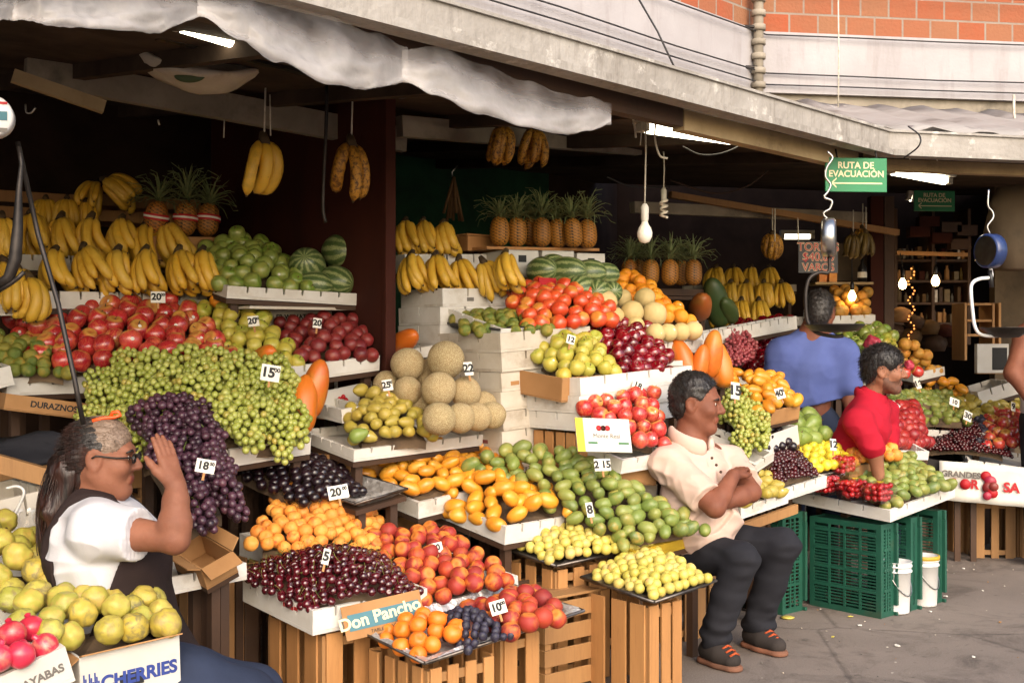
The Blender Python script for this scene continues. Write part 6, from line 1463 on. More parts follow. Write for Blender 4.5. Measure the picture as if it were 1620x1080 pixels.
for i, (px, d, hgt, w) in enumerate([(1443, 6.06, .26, 'white plastic bucket between the first two green crates'), (1476, 6.27, .26, 'white bucket with rusty rim between the rear green crates')]):
    c = P(px, 900, d); c = cb+X*(.185 if i == 0 else .44)+Y*.085; o = thing('bucket', c, w, 'bucket', 'white buckets'); r = .085; r = .075
    b = MB(); b.lathe([(.001, .004), (r*.86, .004), (r*.88, .012), (r*.97, hgt*.8), (r*1.06, hgt*.805), (r*1.06, hgt*.83), (r*.99, hgt*.835), (r*1.0, hgt*.9), (r*1.07, hgt*.905), (r*1.07, hgt*.93), (r*1.0, hgt*.935), (r*1.02, hgt*.985), (r*1.06, hgt*.99), (r*1.06, hgt), (r*.99, hgt), (r*.85, .02), (.001, .018)], 30, c); b.build('body', 'bucket_white', o)
    if i: b = MB(); b.lathe([(r*1.01, hgt*.92), (r*1.075, hgt*.925), (r*1.075, hgt*1.004), (r*.985, hgt*1.004)], 30, c); b.build('rim', 'tray_yellow', o)
    b = MB(); b.tube([c+X*(r*1.05*C(a))+Y*0+Vector((.6, -.8, 0))*.0+Z*(hgt*.86-.13*S(a))-Y*(r*.9*S(a))*1.1 for a in [PI*k/12 for k in range(13)]], .003, 6); b.build('handle', 'steel', o)
MB().lathe([(.001, .002), (.03, .003), (.035, .008), (.02, .012), (.001, .013)], 12, P(1246, 978, 5.9)*Vector((1, 1, 0))).build('squashed_guava', 'guava', label='squashed yellow guava on the ground by the rear crate', cat='guava')

# ================================================================== SECOND STALL, FAR RIGHT
A2 = -12
t = tray((1400, 712, 6.75), (1470, 714), .4, .05, 'white foam tray of red plums behind the red shirted man', 'white foam trays', 10, ang=10); plank_table(t)
q = [(1402, 703, 6.72), (1466, 700, 7.25), (1448, 642, 7.65), (1398, 648, 7.1)]
bed_mesh(t.obj, q, .08, .03); pile('plum_red', q, .086, 'heap by red shirt', 'red plums by the red shirt', .04, squash=.78, tight=.9)
t = tray((1453, 722, 7.45), (1532, 738), .5, .06, 'dark tray of black cherries at the second stall', None, 8, mat='tray_black', name='dark_tray', slots=False, ang=A2); plank_table(t)
t = tray((1532, 727, 7.40), (1660, 745), .5, .06, 'white foam tray of cherries at the frame edge', 'white foam trays', 6, ang=A2); plank_table(t)
q = [(1425, 664, 7.65), (1530, 668, 7.60), (1500, 622, 8.10), (1405, 624, 7.6)]
t = tray((1418, 676, 7.62), (1560, 686), .5, .05, 'white foam tray of green mangoes at the second stall', 'white foam trays', 10, ang=-5); bed_mesh(t.obj, q, .075, .03); plank_table(t); pile('mango_green', q, .078, 'second stall slope', 'small green mangoes at the second stall', .04, 'small green mango', 'mango', squash=.76)
q = [(1500, 660, 7.90), (1610, 662, 7.85), (1605, 632, 8.20), (1505, 625, 8.20)]
pile('pear_yellow', q, .085, 'second stall rear', 'yellow green pears at the second stall', .03, 'yellow green pear', squash=.8)
t = tray((1495, 678, 7.85), (1640, 682), .5, .05, 'white foam tray of pears at the second stall', 'white foam trays', 8, ang=-5); plank_table(t)
pile('mango_yellow', [(1470, 632, 8.20), (1525, 630, 8.20), (1515, 606, 8.0), (1465, 605, 8.0)], .085, 'second stall back', 'orange mangoes at the second stall', .02, 'orange mango', 'mango')
pile('apple_red', [(1560, 704, 7.50), (1640, 702, 7.45), (1640, 652, 7.90), (1565, 655, 7.90)], .088, 'heap at frame edge', 'red apples at the frame edge', .03, 'red apple', squash=.8)
pile('plum_blue', [(1535, 700, 7.52), (1570, 702, 7.50), (1575, 662, 7.85), (1535, 662, 7.85)], .05, 'beside black cherries', 'blue plums beside the black cherries', .02, 'dusky blue plum', squash=.85)
fruit('apple_red', P(1588, 668, 7.60), .043, 'red apple topping the heap at the frame edge', 'apple', 'red apples at the frame edge')
q = [(1335, 592, 7.4), (1398, 590, 7.5), (1412, 525, 8.0), (1330, 520, 8.0)]
pile('apple_green', q, .088, 'slope behind blue shirt', 'green guavas behind the blue shirt', .04, 'green yellow guava', 'guava', squash=.8)
pile('apple_yellow', [(1385, 560, 7.7), (1412, 562, 7.7), (1410, 530, 8.0), (1372, 525, 8.0)], .085, 'behind red shirted man', 'yellow guavas behind the red shirted man', .02, 'yellow guava', 'guava')
fruit('dragon', P(1380, 545, 7.5), .06, 'dark red dragon fruit among the green guavas', 'dragon fruit', None, (1.2, .3, 0))
t = tray((1320, 612, 7.35), (1410, 608), .5, .05, 'white foam tray of green guavas behind the men', 'white foam trays', 14, ang=10); plank_table(t)
q = [(1420, 584, 8.00), (1486, 586, 8.00), (1460, 550, 7.9), (1418, 545, 7.9)]
pile('citrus', q, .082, 'tray before the dark shop', 'oranges before the dark shop', .03, 'orange') if False else pile('tan_orange', q, .085, 'tray before dark shop', 'oranges before the dark shop', .03, 'yellow orange')
for i, (x, y) in enumerate([(1438, 578), (1432, 590), (1452, 588)]): fruit('dragon' if i == 0 else 'apple_red', P(x, y, 7.35), .036, ['red dragon fruit below the yellow oranges', 'red apple left below the yellow oranges', 'red apple right below the yellow oranges'][i], 'fruit', 'red fruit below the yellow oranges')
t = tray((1444, 592, 7.90), (1494, 580), .4, .055, 'white foam tray of yellow oranges before the dark shop', 'white foam trays', 6, ang=20); plank_table(t)
t = tray((1546, 620, 8.0), (1606, 602, 8.0), .4, .09, 'white foam box in the back by the white singlet', 'white foam trays', 0, ang=0); plank_table(t)
o = carton((1546, 545, 8.05), (1596, 545, 8.05), .05, .19, 'white and dark printed carton above the rear foam box', None, 0, ang=0, closed=True); b = MB(); b.hexa(o.o+o.x*.1-o.n*.17-o.y*.0015, o.x*.1, o.y*.001, o.n*.15); b.build('dark_print', 'ink_black', o.obj)
# banner and crates below
a0, a1 = P(1486, 728, 7.40), P(1660, 742, 7.20); ex = (a1-a0); w = ex.length; ex.normalize(); nn = Vector((ex.y, -ex.x, 0)).normalized(); hh = .24
o = thing('banner', (a0+a1)/2-Z*hh, 'white cloth banner with red lettering and cherry picture below the cherries', 'banner'); b = MB(); rows = [[a0+ex*w*j/20-Z*hh*i/6+nn*(.008*S(j*.9+i*.7)+.01*i/6) for j in range(21)] for i in range(7)]; b.grid(rows, 0, True, .002); b.build('cloth', 'paper', o)
dn = -Z
text('GRANDES', a0+ex*w*.2-Z*.075+nn*.022, ex, Z, .05, 'ink_grey', o, bold=.002); text('SABOR  SA', a0+ex*w*.30-Z*.135+nn*.022, ex, Z, .085, 'ink_red', o, bold=.003) if False else None
text('S', a0+ex*w*.13-Z*.13+nn*.024, ex, Z, .075, 'ink_red', o, bold=.003); text('R', a0+ex*w*.325-Z*.13+nn*.024, ex, Z, .075, 'ink_red', o, bold=.003); text('SA', a0+ex*w*.66-Z*.13+nn*.024, ex, Z, .08, 'ink_red', o, bold=.003)
b = MB(); b.lathe([(.001, 0), (.032, 0), (.032, .001), (.001, .001)], 20, a0+ex*w*.24-Z*.13+nn*.023, nn); b.build('round_print', 'ink_red', o)
for k, (u, v, r) in enumerate([(.43, .07, .03), (.47, .1, .035), (.45, .14, .035), (.49, .17, .03), (.44, .19, .025), (.5, .13, .028)]): b = MB(); b.lathe([(.001, 0), (r, 0), (r, .001), (.001, .001)], 18, a0+ex*w*u-Z*v+nn*(.0235+.0004*k), nn); b.build('cherry_print', ['ink_red', 'dragon_red', 'pear_red'][k % 3], o)
crate(P(1510, 866, 7.75)*Vector((1, 1, 0))+Vector((0, .0, .0)), .1, .3, .34, 'narrow wooden crate end below the banner', 8, 'wood', nslat=1, fill=.9)
crate(P(1540, 880, 7.55)*Vector((1, 1, 0)), .27, .3, .36, 'open slatted wooden crate below the banner', -4, 'wood', nslat=3, fill=.55, top=True); crate(P(1612, 878, 7.55)*Vector((1, 1, 0)), .3, .3, .36, 'slatted wooden crate at the frame edge below the banner', -4, 'wood', nslat=3, fill=.6)
crate(P(1455, 855, 7.9)*Vector((1, 1, 0)), .12, .3, .42, 'dim wooden crate behind the far green crate', -4, 'wood_dark', nslat=2, fill=.8)

# ------------------------------------------------------------------ dark cherries further off: one mass beyond the single cherries
b = MB(); seen = 0
for quad, bulge, kk in ((fz, .035, .0265), ([(1458, 712, 7.48), (1600, 722, 7.42), (1555, 668, 7.95), (1490, 664, 7.95)], .08, .027)):
    A, B_, C_, D_ = [P(*q) for q in quad]; nn = ((B_-A).cross(D_-A)).normalized(); nn = nn if nn.z > 0 else -nn
    rows = round((D_-A).length/(kk*.72)); 
    for r in range(rows+1):
        t = r/rows; a = lerp(A, D_, t); c = lerp(B_, C_, t); n = round((c-a).length/(kk*.82))
        for i in range(n+1):
            s = min(1, (i+(.5 if r % 2 else 0))/n); p = lerp(a, c, s)+nn*(bulge*S(PI*s)*S(PI*(.12+.76*t))+rnd.uniform(-.3, .4)*kk)
            b.sphere(p+Vector((rnd.uniform(-1, 1), rnd.uniform(-1, 1), 0))*.004, kk*.5*rnd.uniform(.85, 1.08), 8, 6, 0, (1, 1, .95))
b.build('cherries', 'cherry_mass', label='dark cherries heaped in the trays right of the seated man and at the second stall', cat='cherries', kind='stuff')
bed_mesh(None, [(1458, 712, 7.48), (1600, 722, 7.42), (1555, 668, 7.95), (1490, 664, 7.95)], .027, .08, 'cherry_bed').update_tag()
props(bpy.data.objects['cherry_bed'], 'dark liner paper under the cherry heap of the second stall', 'liner')

# ------------------------------------------------------------------ price cards
TG = [(250, 470, 5.12, .07, .06, '20', '00', 'red apples below the bananas', 0), (401, 508, 5.15, .055, .055, '20', '00', 'yellow apples', 6), (502, 511, 5.35, .045, .055, '20', '', 'dark red pears', -8),
      (428, 590, 4.62, .085, .078, '15', '00', 'big green grape heap', -10), (613, 609, 5.0, .05, .055, '25', '00', 'yellow pears', 8), (325, 737, 4.05, .075, .055, '18', '50', 'purple grapes', -12),
      (535, 778, 4.45, .09, .06, '20', '00', 'apricots', 8), (953, 735, 4.95, .085, .06, '2 15', '', 'green mangoes', 0), (933, 806, 4.8, .035, .07, '8', '', 'guavas', 4), (516, 880, 4.2, .03, .065, '5', '', 'front cherries', -15),
      (788, 960, 4.08, .068, .055, '10', '00', 'foil tray peaches', 12), (690, 866, 4.6, .06, .045, '20', '', 'peach tray', 10), (741, 583, 5.15, .045, .07, '22', '', 'netted melons', 4), (1009, 610, 5.3, .06, .055, '18', '', 'dark red apples', -25),
      (903, 537, 5.3, .045, .05, '12', '', 'yellow apples in the carton', -18), (1163, 618, 5.85, .055, .1, '15', '', 'green grapes by the seated man', -10), (1234, 622, 5.95, .06, .065, '40', '00', 'yellow mangoes by the blue shirt', 12),
      (1318, 703, 6.0, .04, .07, '12', '', 'yellow guavas', -8), (1416, 642, 6.65, .065, .05, '22', '', 'red plums', -40), (1452, 607, 7.50, .045, .075, '16', '', 'yellow oranges', 10), (1510, 636, 7.40, .08, .06, '10', '', 'small green mangoes', -20),
      (1531, 658, 7.35, .065, .075, '30', '', 'black cherries', -25), (1603, 643, 7.40, .035, .07, '9', '', 'pears at the second stall', -15)]
for (x, y, d, w, h, l1, sm, wh, ro) in TG: tag(x, y, d, w, h, l1, f'white price card reading {l1} stuck in the {wh}', ro, 18, 18, small=sm)
# ================================================================== PEOPLE: smooth signed-distance bodies, surface-netted
class SDF:
    def __init__(s, vox): s.vox = vox; s.ops = []
    def cone(s, a, b, ra, rb, k=.02, flat=None, neg=False): s.ops.append(('c', np.array(a, float), np.array(b, float), ra, rb, k, flat, neg)); return s
    def chain(s, pts, rs, k=.02, flat=None):
        for i in range(len(pts)-1): s.cone(pts[i], pts[i+1], rs[i], rs[i+1], k, flat)
        return s
    def ell(s, c, r, k=.02, R=None, neg=False): s.ops.append(('e', np.array(c, float), np.array(r, float), R, None, k, None, neg)); return s
    def cut(s, p, n, k=0): s.ops.append(('p', np.array(p, float), np.array(n, float), 0, 0, k, None, False)); return s
    def field(s, f): s.ops.append(('f', f, None, 0, 0, 0, None, False)); return s
    def run(s, pad=.03):
        lo, hi = np.full(3, 1e9), np.full(3, -1e9)
        for o in s.ops:
            if o[7]: continue
            if o[0] == 'c':
                m = max(o[3], o[4]); lo = np.minimum(lo, np.minimum(o[1], o[2])-m); hi = np.maximum(hi, np.maximum(o[1], o[2])+m)
            elif o[0] == 'e':
                m = np.max(o[2]) if o[3] is not None else o[2]; lo = np.minimum(lo, o[1]-m); hi = np.maximum(hi, o[1]+m)
        lo -= pad; hi += pad; vx = s.vox; n = np.ceil((hi-lo)/vx).astype(int)+1
        ax = [(lo[i]+np.arange(n[i])*vx).astype(np.float32) for i in range(3)]
        D = np.full(n, 1., np.float32)
        for o in s.ops:
            if o[0] in 'pf':
                X, Y, Q = np.meshgrid(*ax, indexing='ij', sparse=True)
                if o[0] == 'p': D = np.maximum(D, (X-o[1][0])*o[2][0]+(Y-o[1][1])*o[2][1]+(Q-o[1][2])*o[2][2])
                else: D = o[1](D, X, Y, Q)
                continue
            k = max(o[5], 1e-4); mg = k*1.5+4*vx
            if o[0] == 'c': m = max(o[3], o[4])+mg; l, h = np.minimum(o[1], o[2])-m, np.maximum(o[1], o[2])+m
            else: m = np.max(o[2])+mg; l, h = o[1]-m, o[1]+m
            i0 = np.clip(((l-lo)/vx).astype(int), 0, n-1); i1 = np.clip(((h-lo)/vx).astype(int)+2, 1, n)
            sl = tuple(slice(a, b) for a, b in zip(i0, i1))
            X, Y, Q = np.meshgrid(*[a[q] for a, q in zip(ax, sl)], indexing='ij')
            if o[0] == 'c':
                a, b = o[1], o[2]; ba = b-a; L2 = max(1e-9, ba@ba)
                px, py, pz = X-a[0], Y-a[1], Q-a[2]
                t = np.clip((px*ba[0]+py*ba[1]+pz*ba[2])/L2, 0, 1)
                px = px-t*ba[0]; py = py-t*ba[1]; pz = pz-t*ba[2]
                if o[6]:
                    fd, ff = o[6]; fd = np.array(fd, float); fd /= np.linalg.norm(fd); c = px*fd[0]+py*fd[1]+pz*fd[2]; g_ = (1/ff-1)*c
                    px = px+g_*fd[0]; py = py+g_*fd[1]; pz = pz+g_*fd[2]
                d = np.sqrt(px*px+py*py+pz*pz)-(o[3]+(o[4]-o[3])*t)
            else:
                px, py, pz = X-o[1][0], Y-o[1][1], Q-o[1][2]
                if o[3] is not None:
                    R_ = np.array(o[3]); px, py, pz = [R_[0][i]*px+R_[1][i]*py+R_[2][i]*pz for i in range(3)]
                r = o[2]; k0 = np.sqrt((px/r[0])**2+(py/r[1])**2+(pz/r[2])**2); k1 = np.sqrt((px/r[0]**2)**2+(py/r[1]**2)**2+(pz/r[2]**2)**2)
                d = k0*(k0-1)/np.maximum(k1, 1e-6)
            A = D[sl]
            if o[7]:
                d = -d; h = np.clip(.5-.5*(A-d)/k*-1*-1, 0, 1); h = np.clip(.5-.5*(A-d)/k, 0, 1); D[sl] = A+(d-A)*h+k*h*(1-h)
            else:
                h = np.clip(.5+.5*(A-d)/k, 0, 1); D[sl] = A+(d-A)*h-k*h*(1-h)
        return D, lo, vx

def nets(D, lo, vx):
    n = D.shape; ins = D < 0
    c = np.zeros((n[0]-1, n[1]-1, n[2]-1), np.int8)
    for i in (0, 1):
        for j in (0, 1):
            for k in (0, 1): c += ins[i:n[0]-1+i, j:n[1]-1+j, k:n[2]-1+k]
    act = (c > 0) & (c < 8); idx = np.argwhere(act); m = len(idx)
    ID = np.full(act.shape, -1, np.int64); ID[act] = np.arange(m)
    acc = np.zeros((m, 3)); cnt = np.zeros(m)
    for ax in range(3):
        o1, o2 = [a for a in range(3) if a != ax]
        for u in (0, 1):
            for v in (0, 1):
                p = idx.copy(); p[:, o1] += u; p[:, o2] += v; q = p.copy(); q[:, ax] += 1
                a = D[tuple(p.T)]; b = D[tuple(q.T)]; ok = (a < 0) != (b < 0); t = np.where(ok, a/np.where(ok, a-b, 1), 0)
                w = p.astype(float); w[:, ax] += t; acc[ok] += w[ok]; cnt[ok] += 1
    V_ = acc/np.maximum(cnt, 1)[:, None]*vx+lo; F_ = []
    for ax in range(3):
        o1, o2 = (ax+1) % 3, (ax+2) % 3
        a = [slice(None)]*3; b = [slice(None)]*3; a[ax] = slice(0, -1); b[ax] = slice(1, None)
        e = ins[tuple(a)] != ins[tuple(b)]; p = np.argwhere(e); p = p[(p[:, o1] > 0) & (p[:, o2] > 0) & (p[:, o1] < n[o1]-1) & (p[:, o2] < n[o2]-1)]
        def at(d1, d2): q = p.copy(); q[:, o1] -= d1; q[:, o2] -= d2; return ID[tuple(q.T)]
        f = np.stack([at(1, 1), at(0, 1), at(0, 0), at(1, 0)], 1); fl = ~ins[tuple(p.T)]; f[fl] = f[fl][:, ::-1]; F_.append(f)
    F_ = np.concatenate(F_); F_ = F_[(F_ >= 0).all(1)]
    return V_, F_

def sdf_part(name, sdf, mats, parent, pick=None, relax=1, disp=None):
    D, lo, vx = sdf.run(); v, f = nets(D, lo, vx)
    for _ in range(relax):   # gentle smoothing
        acc = np.zeros_like(v); cn = np.zeros(len(v))
        for a, b in ((0, 1), (1, 2), (2, 3), (3, 0)):
            np.add.at(acc, f[:, a], v[f[:, b]]); np.add.at(acc, f[:, b], v[f[:, a]]); np.add.at(cn, f[:, a], 1); np.add.at(cn, f[:, b], 1)
        v = v*.5+.5*acc/np.maximum(cn, 1)[:, None]
    if disp is not None: v = v+disp(v)
    me = bpy.data.meshes.new(name); me.from_pydata(v.tolist(), [], f.tolist())
    for m in (mats if isinstance(mats, (list, tuple)) else [mats]): me.materials.append(MATS[m])
    me.polygons.foreach_set('use_smooth', np.ones(len(f), bool))
    if pick is not None: me.polygons.foreach_set('material_index', pick(v[f].mean(1)).astype(np.int32))
    me.update(); o = bpy.data.objects.new(name, me); COL.objects.link(o); o.parent = parent; ORG[o.name] = Vector(parent.location); return o

def rotm(yaw=0, pitch=0, roll=0):
    return np.array((Matrix.Rotation(rad(yaw), 3, 'Z') @ Matrix.Rotation(rad(pitch), 3, 'Y') @ Matrix.Rotation(rad(roll), 3, 'X')))

class Head:
    """head local: x forward, y left, z up"""
    def __init__(s, c, yaw, pitch, roll, sc): s.c = np.array(c, float); s.R = rotm(yaw, pitch, roll); s.s = sc
    def p(s, x, y, z): return s.c+s.R @ (np.array((x, y, z))*s.s)
    def e(s, S_, c, r, k=.02, neg=False): S_.ell(s.p(*c), np.array(r)*s.s, k*s.s, s.R.T.T, neg)
    def k(s, S_, a, b, ra, rb, k=.02, neg=False): S_.cone(s.p(*a), s.p(*b), ra*s.s, rb*s.s, k*s.s, None, neg)
    def local(s, v): return ((v-s.c) @ s.R)/s.s
    def build(s, S_, jaw=1., nose=1., fat=0., female=False):
        s.e(S_, (-.012, 0, .028), (.097, .077, .096), .01); s.e(S_, (.03, 0, -.03), (.062+fat*.3, .060+fat, .088), .03)
        s.k(S_, (-.01, .056+fat*.6, -.045), (.058, .022, -.098), .018+fat*.3, .017, .03); s.k(S_, (-.01, -.056-fat*.6, -.045), (.058, -.022, -.098), .018+fat*.3, .017, .03)
        s.e(S_, (.072, 0, -.098), (.022, .026, .020), .025)
        if fat: s.e(S_, (.02, 0, -.105), (.06, .045, .03), .03)
        s.k(S_, (.080, -.034, .028), (.080, .034, .028), .012, .012, .02)
        s.k(S_, (.088, 0, .024), (.112*1, 0, -.018), .007, .0115*nose, .010); s.e(S_, (.106, 0, -.022), (.016*nose, .0135*nose, .011*nose), .006)
        for y in (-1, 1):
            s.e(S_, (.096, .0135*y*nose, -.026), (.012, .009, .009), .006)
            s.e(S_, (.098, .033*y, .008), (.018, .020, .012), .014, True)
            s.e(S_, (.066, .044*y, -.022), (.026, .022, .022), .025)
            s.e(S_, (.074, .033*y, .008), (.015, .0175, .0125), .003)
            s.e(S_, (-.008, .079*y, .0), (.026, .010, .035), .008); s.e(S_, (-.002, .089*y, .002), (.014, .008, .021), .008, True); s.e(S_, (-.004, .078*y, -.03), (.011, .009, .011), .006)
        s.k(S_, (.091, -.019, -.056), (.091, .019, -.056), .0065, .0065, .006); s.k(S_, (.089, -.017, -.067), (.089, .017, -.067), .0075, .0075, .006)
        s.k(S_, (.1015, -.022, -.0615), (.1015, .022, -.0615), .0022, .0022, .003, True)
    def eyes(s, parent, par):
        for y in (-1, 1):
            b = MB(); c = s.p(.0765, .033*y, .0075); b.sphere(c, .0128*s.s, 14, 10); b.build_in('eye', 'eye_white', parent)
            b = MB(); c = s.p(.0862, .033*y+.001, .0075); b.sphere(c, .0056*s.s, 12, 8); b.build_in('iris', 'eye_dark', parent)
            b = MB(); b.tube([Vector(s.p(.096, .016*y, .026)), Vector(s.p(.097, .034*y, .033)), Vector(s.p(.083, .052*y, .026))], [.003*s.s, .0042*s.s, .002*s.s], 7); b.build_in('eyebrow', par, parent)
def _bi(self, name, mats, parent):
    o = bpy.data.objects.new(name, self.mesh(name, mats)); COL.objects.link(o); o.parent = parent; ORG[o.name] = Vector(parent.location); return o
MB.build_in = _bi

def hand(S_, wrist, dirv, palm, size=1., curl=.25, side=1, spread_=.09, thumb=.9, dirs=None):
    """wrist point, direction to the fingertips, palm normal; four fingers of unequal length and a thumb"""
    d = np.array(dirv, float); d /= np.linalg.norm(d); n = np.array(palm, float); n -= d*(n@d); n /= np.linalg.norm(n); w = np.cross(d, n)*side
    W = np.array(wrist, float); z = size
    for i in (-1.2, -.4, .4, 1.2): S_.cone(W+d*.012*z+w*i*.013*z, W+d*.088*z+w*i*.0185*z, .0145*z, .0115*z, .012*z)
    S_.cone(W, W+d*.03*z, .024*z, .021*z, .02*z, (tuple(n), .75))
    for i, (o, l) in enumerate(((1.25, .072), (.42, .082), (-.4, .076), (-1.22, .058))):
        b = W+d*.088*z+w*o*.0190*z; a = spread_*o*.9; f = d*C(a)+w*S(a); L = l*z
        p1 = b+f*L*.45; c1 = curl*.6; f2 = f*C(c1)+n*S(c1); p2 = p1+f2*L*.32; c2 = curl*1.4; f3 = f*C(c2)+n*S(c2); p3 = p2+f3*L*.25
        S_.chain([b, p1, p2, p3], [.0102*z, .0092*z, .0084*z, .0068*z], .0035*z)
    t0 = W+d*.025*z+w*.020*z+n*.006*z; ft = d*C(thumb)+w*S(thumb)*.9+n*.25; ft /= np.linalg.norm(ft); t1 = t0+ft*.042*z; f2 = ft*.8+d*.45; f2 /= np.linalg.norm(f2)
    S_.chain([t0, t1, t1+f2*.030*z, t1+f2*.052*z], [.0165*z, .0125*z, .0105*z, .0078*z], .008*z)

def strands(hair, H, ln, n, lift, r, back=0.):
    """single hairs growing out of the hair mass"""
    me = hair.data; P_ = [(p.center.copy(), p.normal.copy(), p.material_index) for p in me.polygons]; rows_ = {}
    for _ in range(n):
        c, nn, mi = P_[rnd.randrange(len(P_))]; bk = Vector(H.R @ np.array((-1., 0, -.25)))
        d = (bk*back+Vector((0, 0, -.35))*(1-back)+nn*lift+Vector((rnd.gauss(0, .3), rnd.gauss(0, .3), rnd.gauss(0, .3)))*(1-.8*back)).normalized()
        l = ln*rnd.uniform(.5, 1.2); b = rows_.setdefault(mi, MB()); p1 = c+d*l*.5; p2 = p1+(d*.8+Vector((0, 0, -.25))*(1-back)-nn*.15).normalized()*l*.5
        b.tube([c-d*.003, p1, p2], [r, r*.8, r*.3], 3, 0, False)
    for mi, b in rows_.items(): b.build_in('strands', me.materials[mi], hair)

def person(base, label): return thing('person', base, label, 'person')
def LW(base, pt, dx=0): p = P(*pt)-base; return np.array((p.x+dx, p.y, p.z))

def noise_disp(amp, sc, ax=(1, 1, 1), seed=0):
    def f(v):
        out = np.zeros_like(v)
        for i, q in enumerate(v):
            p = Vector((q[0]*sc*ax[0]+seed, q[1]*sc*ax[1], q[2]*sc*ax[2])); out[i] = noise.noise_vector(p)
        return out*amp
    return f
def folds(v, c, amp, fr, seed=0):
    """cloth wrinkles: push along the outward direction by ridged noise"""
    out = np.zeros_like(v)
    for i, q in enumerate(v):
        h = 1-2*abs(noise.noise(Vector((q[0]*fr[0]+seed, q[1]*fr[1], q[2]*fr[2])))); d = q-c; d[2] = 0; l = np.linalg.norm(d)
        out[i] = d/(l+1e-6)*amp*h
    return out

# ------------------------------------------------------------------ the seated man with crossed arms
B = P(1150, 1000, 5.25); B.z = 0
man = person(B, 'seated man in a cream polo shirt with crossed arms beside the guava crate')
w = lambda *q: LW(B, q)
H = Head(w(1103, 638, 5.27), -22, 6, 0, 1.02)
sk = SDF(.0045); H.build(sk, fat=.006, nose=1.15)
nk0, nk1 = H.p(-.02, 0, -.06), w(1090, 705, 5.27); sk.cone(nk0, nk1, .058, .066, .03)
shR, shL = w(1059, 735, 5.16), w(1152, 733, 5.40); elR, elL = w(1131, 802, 4.98), w(1188, 778, 5.16); haR, haL = w(1160, 752, 5.08), w(1140, 797, 5.06)
pel, bel, che = w(1092, 855, 5.34), w(1100, 810, 5.24), w(1100, 748, 5.28)
sk.chain([nk1, che, bel, pel], [.07, .11, .12, .12], .05, ((.79, -.61, 0), .8)); sk.chain([nk1, shR, elR], [.06, .058, .045], .03); sk.chain([nk1, shL, elL], [.06, .058, .045], .03)
sk.chain([elR, lerp(elR, haR, .35), haR], [.040, .042, .029], .015); sk.chain([elL, lerp(elL, haL, .35), haL], [.040, .042, .029], .015)
hand(sk, haR, (w(1172, 742, 5.16)-haR), np.array((.3, .5, -.3)), .9, 1.0, -1, .04, .4); hand(sk, haL, (w(1120, 800, 5.12)-haL), np.array((-.1, .8, .3)), .9, .7, 1, .05)
hpR, hpL = w(1085, 868, 5.26), w(1118, 862, 5.44); knR, knL = w(1172, 885, 4.98), w(1238, 862, 5.22); anR, anL = w(1128, 1008, 5.06), w(1196, 988, 5.32)
for hp, kn, an in ((hpR, knR, anR), (hpL, knL, anL)): sk.chain([hp, kn, an], [.085, .062, .042], .02)
def skpick(v):
    q = H.local(v); m = np.zeros(len(v)); m[(q[:, 0] > .088) & (np.abs(q[:, 1]) < .022) & (q[:, 2] > -.075) & (q[:, 2] < -.05)] = 1; return m
sdf_part('body', sk, ['skin_brown', 'lip_tan'], man, skpick, 1)
H.eyes(man, 'hair_black')
hr = SDF(.005); H.e(hr, (-.022, 0, .040), (.106, .088, .100), .01); H.e(hr, (-.06, 0, -.02), (.055, .074, .06), .03); H.e(hr, (.085, 0, -.02), (.085, .085, .098), .02, True); H.e(hr, (-.005, .085, -.02), (.03, .03, .05), .01, True); H.e(hr, (-.005, -.085, -.02), (.03, .03, .05), .01, True)
def greypick(v): q = H.local(v); return ((q[:, 2] < .05) & (q[:, 0] > -.03)).astype(float)
strands(sdf_part('hair', hr, ['hair_black', 'hair_grey'], man, greypick, 1, noise_disp(.006, 34)), H, .009, 3200, .7, .0010)
st = SDF(.006); fd = ((.79, -.61, 0), .84)
st.chain([w(1086, 716, 5.28), che, bel+np.array((.0, -.02, 0)), w(1098, 848, 5.30)], [.08, .138, .162, .160], .06, fd)
st.ell(bel+np.array((.05, -.03, .0)), (.145, .135, .12), .06)
st.chain([w(1078, 718, 5.24), shR, lerp(shR, elR, .78)], [.065, .076, .074], .03); st.chain([w(1104, 716, 5.33), shL, lerp(shL, elL, .70)], [.065, .076, .073], .03)
st.cone(w(1110, 842, 5.16), w(1128, 868, 5.13), .10, .07, .05)
aR = (elR-shR)/np.linalg.norm(elR-shR); aL = (elL-shL)/np.linalg.norm(elL-shL)
def open_sleeves(D, X, Y, Q):
    for a, p, sg in ((aR, shR+aR*np.linalg.norm(elR-shR)*.80, 0), (aL, shL+aL*np.linalg.norm(elL-shL)*.72, 0)):
        t = (X-p[0])*a[0]+(Y-p[1])*a[1]+(Q-p[2])*a[2]; r2 = (X-p[0])**2+(Y-p[1])**2+(Q-p[2])**2
        D = np.where((r2 < .16**2) & (t > -.01) & (t < .12), np.maximum(D, np.where(((X-bel[0])**2+(Y-bel[1])**2 < .17**2) & (Q < bel[2]+.12), -1, t)), D)
    nx, ny, nz = w(1098, 706, 5.22); t = (X-nx)**2/.062**2+(Y-ny)**2/.06**2+(Q-nz-.02)**2/.06**2-1
    D = np.maximum(D, -t*.06)
    vx_, vy_, vz_ = w(1122, 722, 5.17); d2 = np.sqrt(((X-vx_)*1.2)**2+((Y-vy_)*1.2)**2+((Q-vz_)*.42)**2)-.022
    return np.maximum(D, -d2)
st.field(open_sleeves)
sdf_part('shirt', st, 'cloth_cream', man, None, 1, lambda v: folds(v, np.append(bel[:2], 0), .010, (7, 7, 16), 3)+folds(v, np.append(bel[:2], 0), .007, (16, 16, 5), 9))
cl = SDF(.004)   # collar
n0 = w(1093, 702, 5.26)
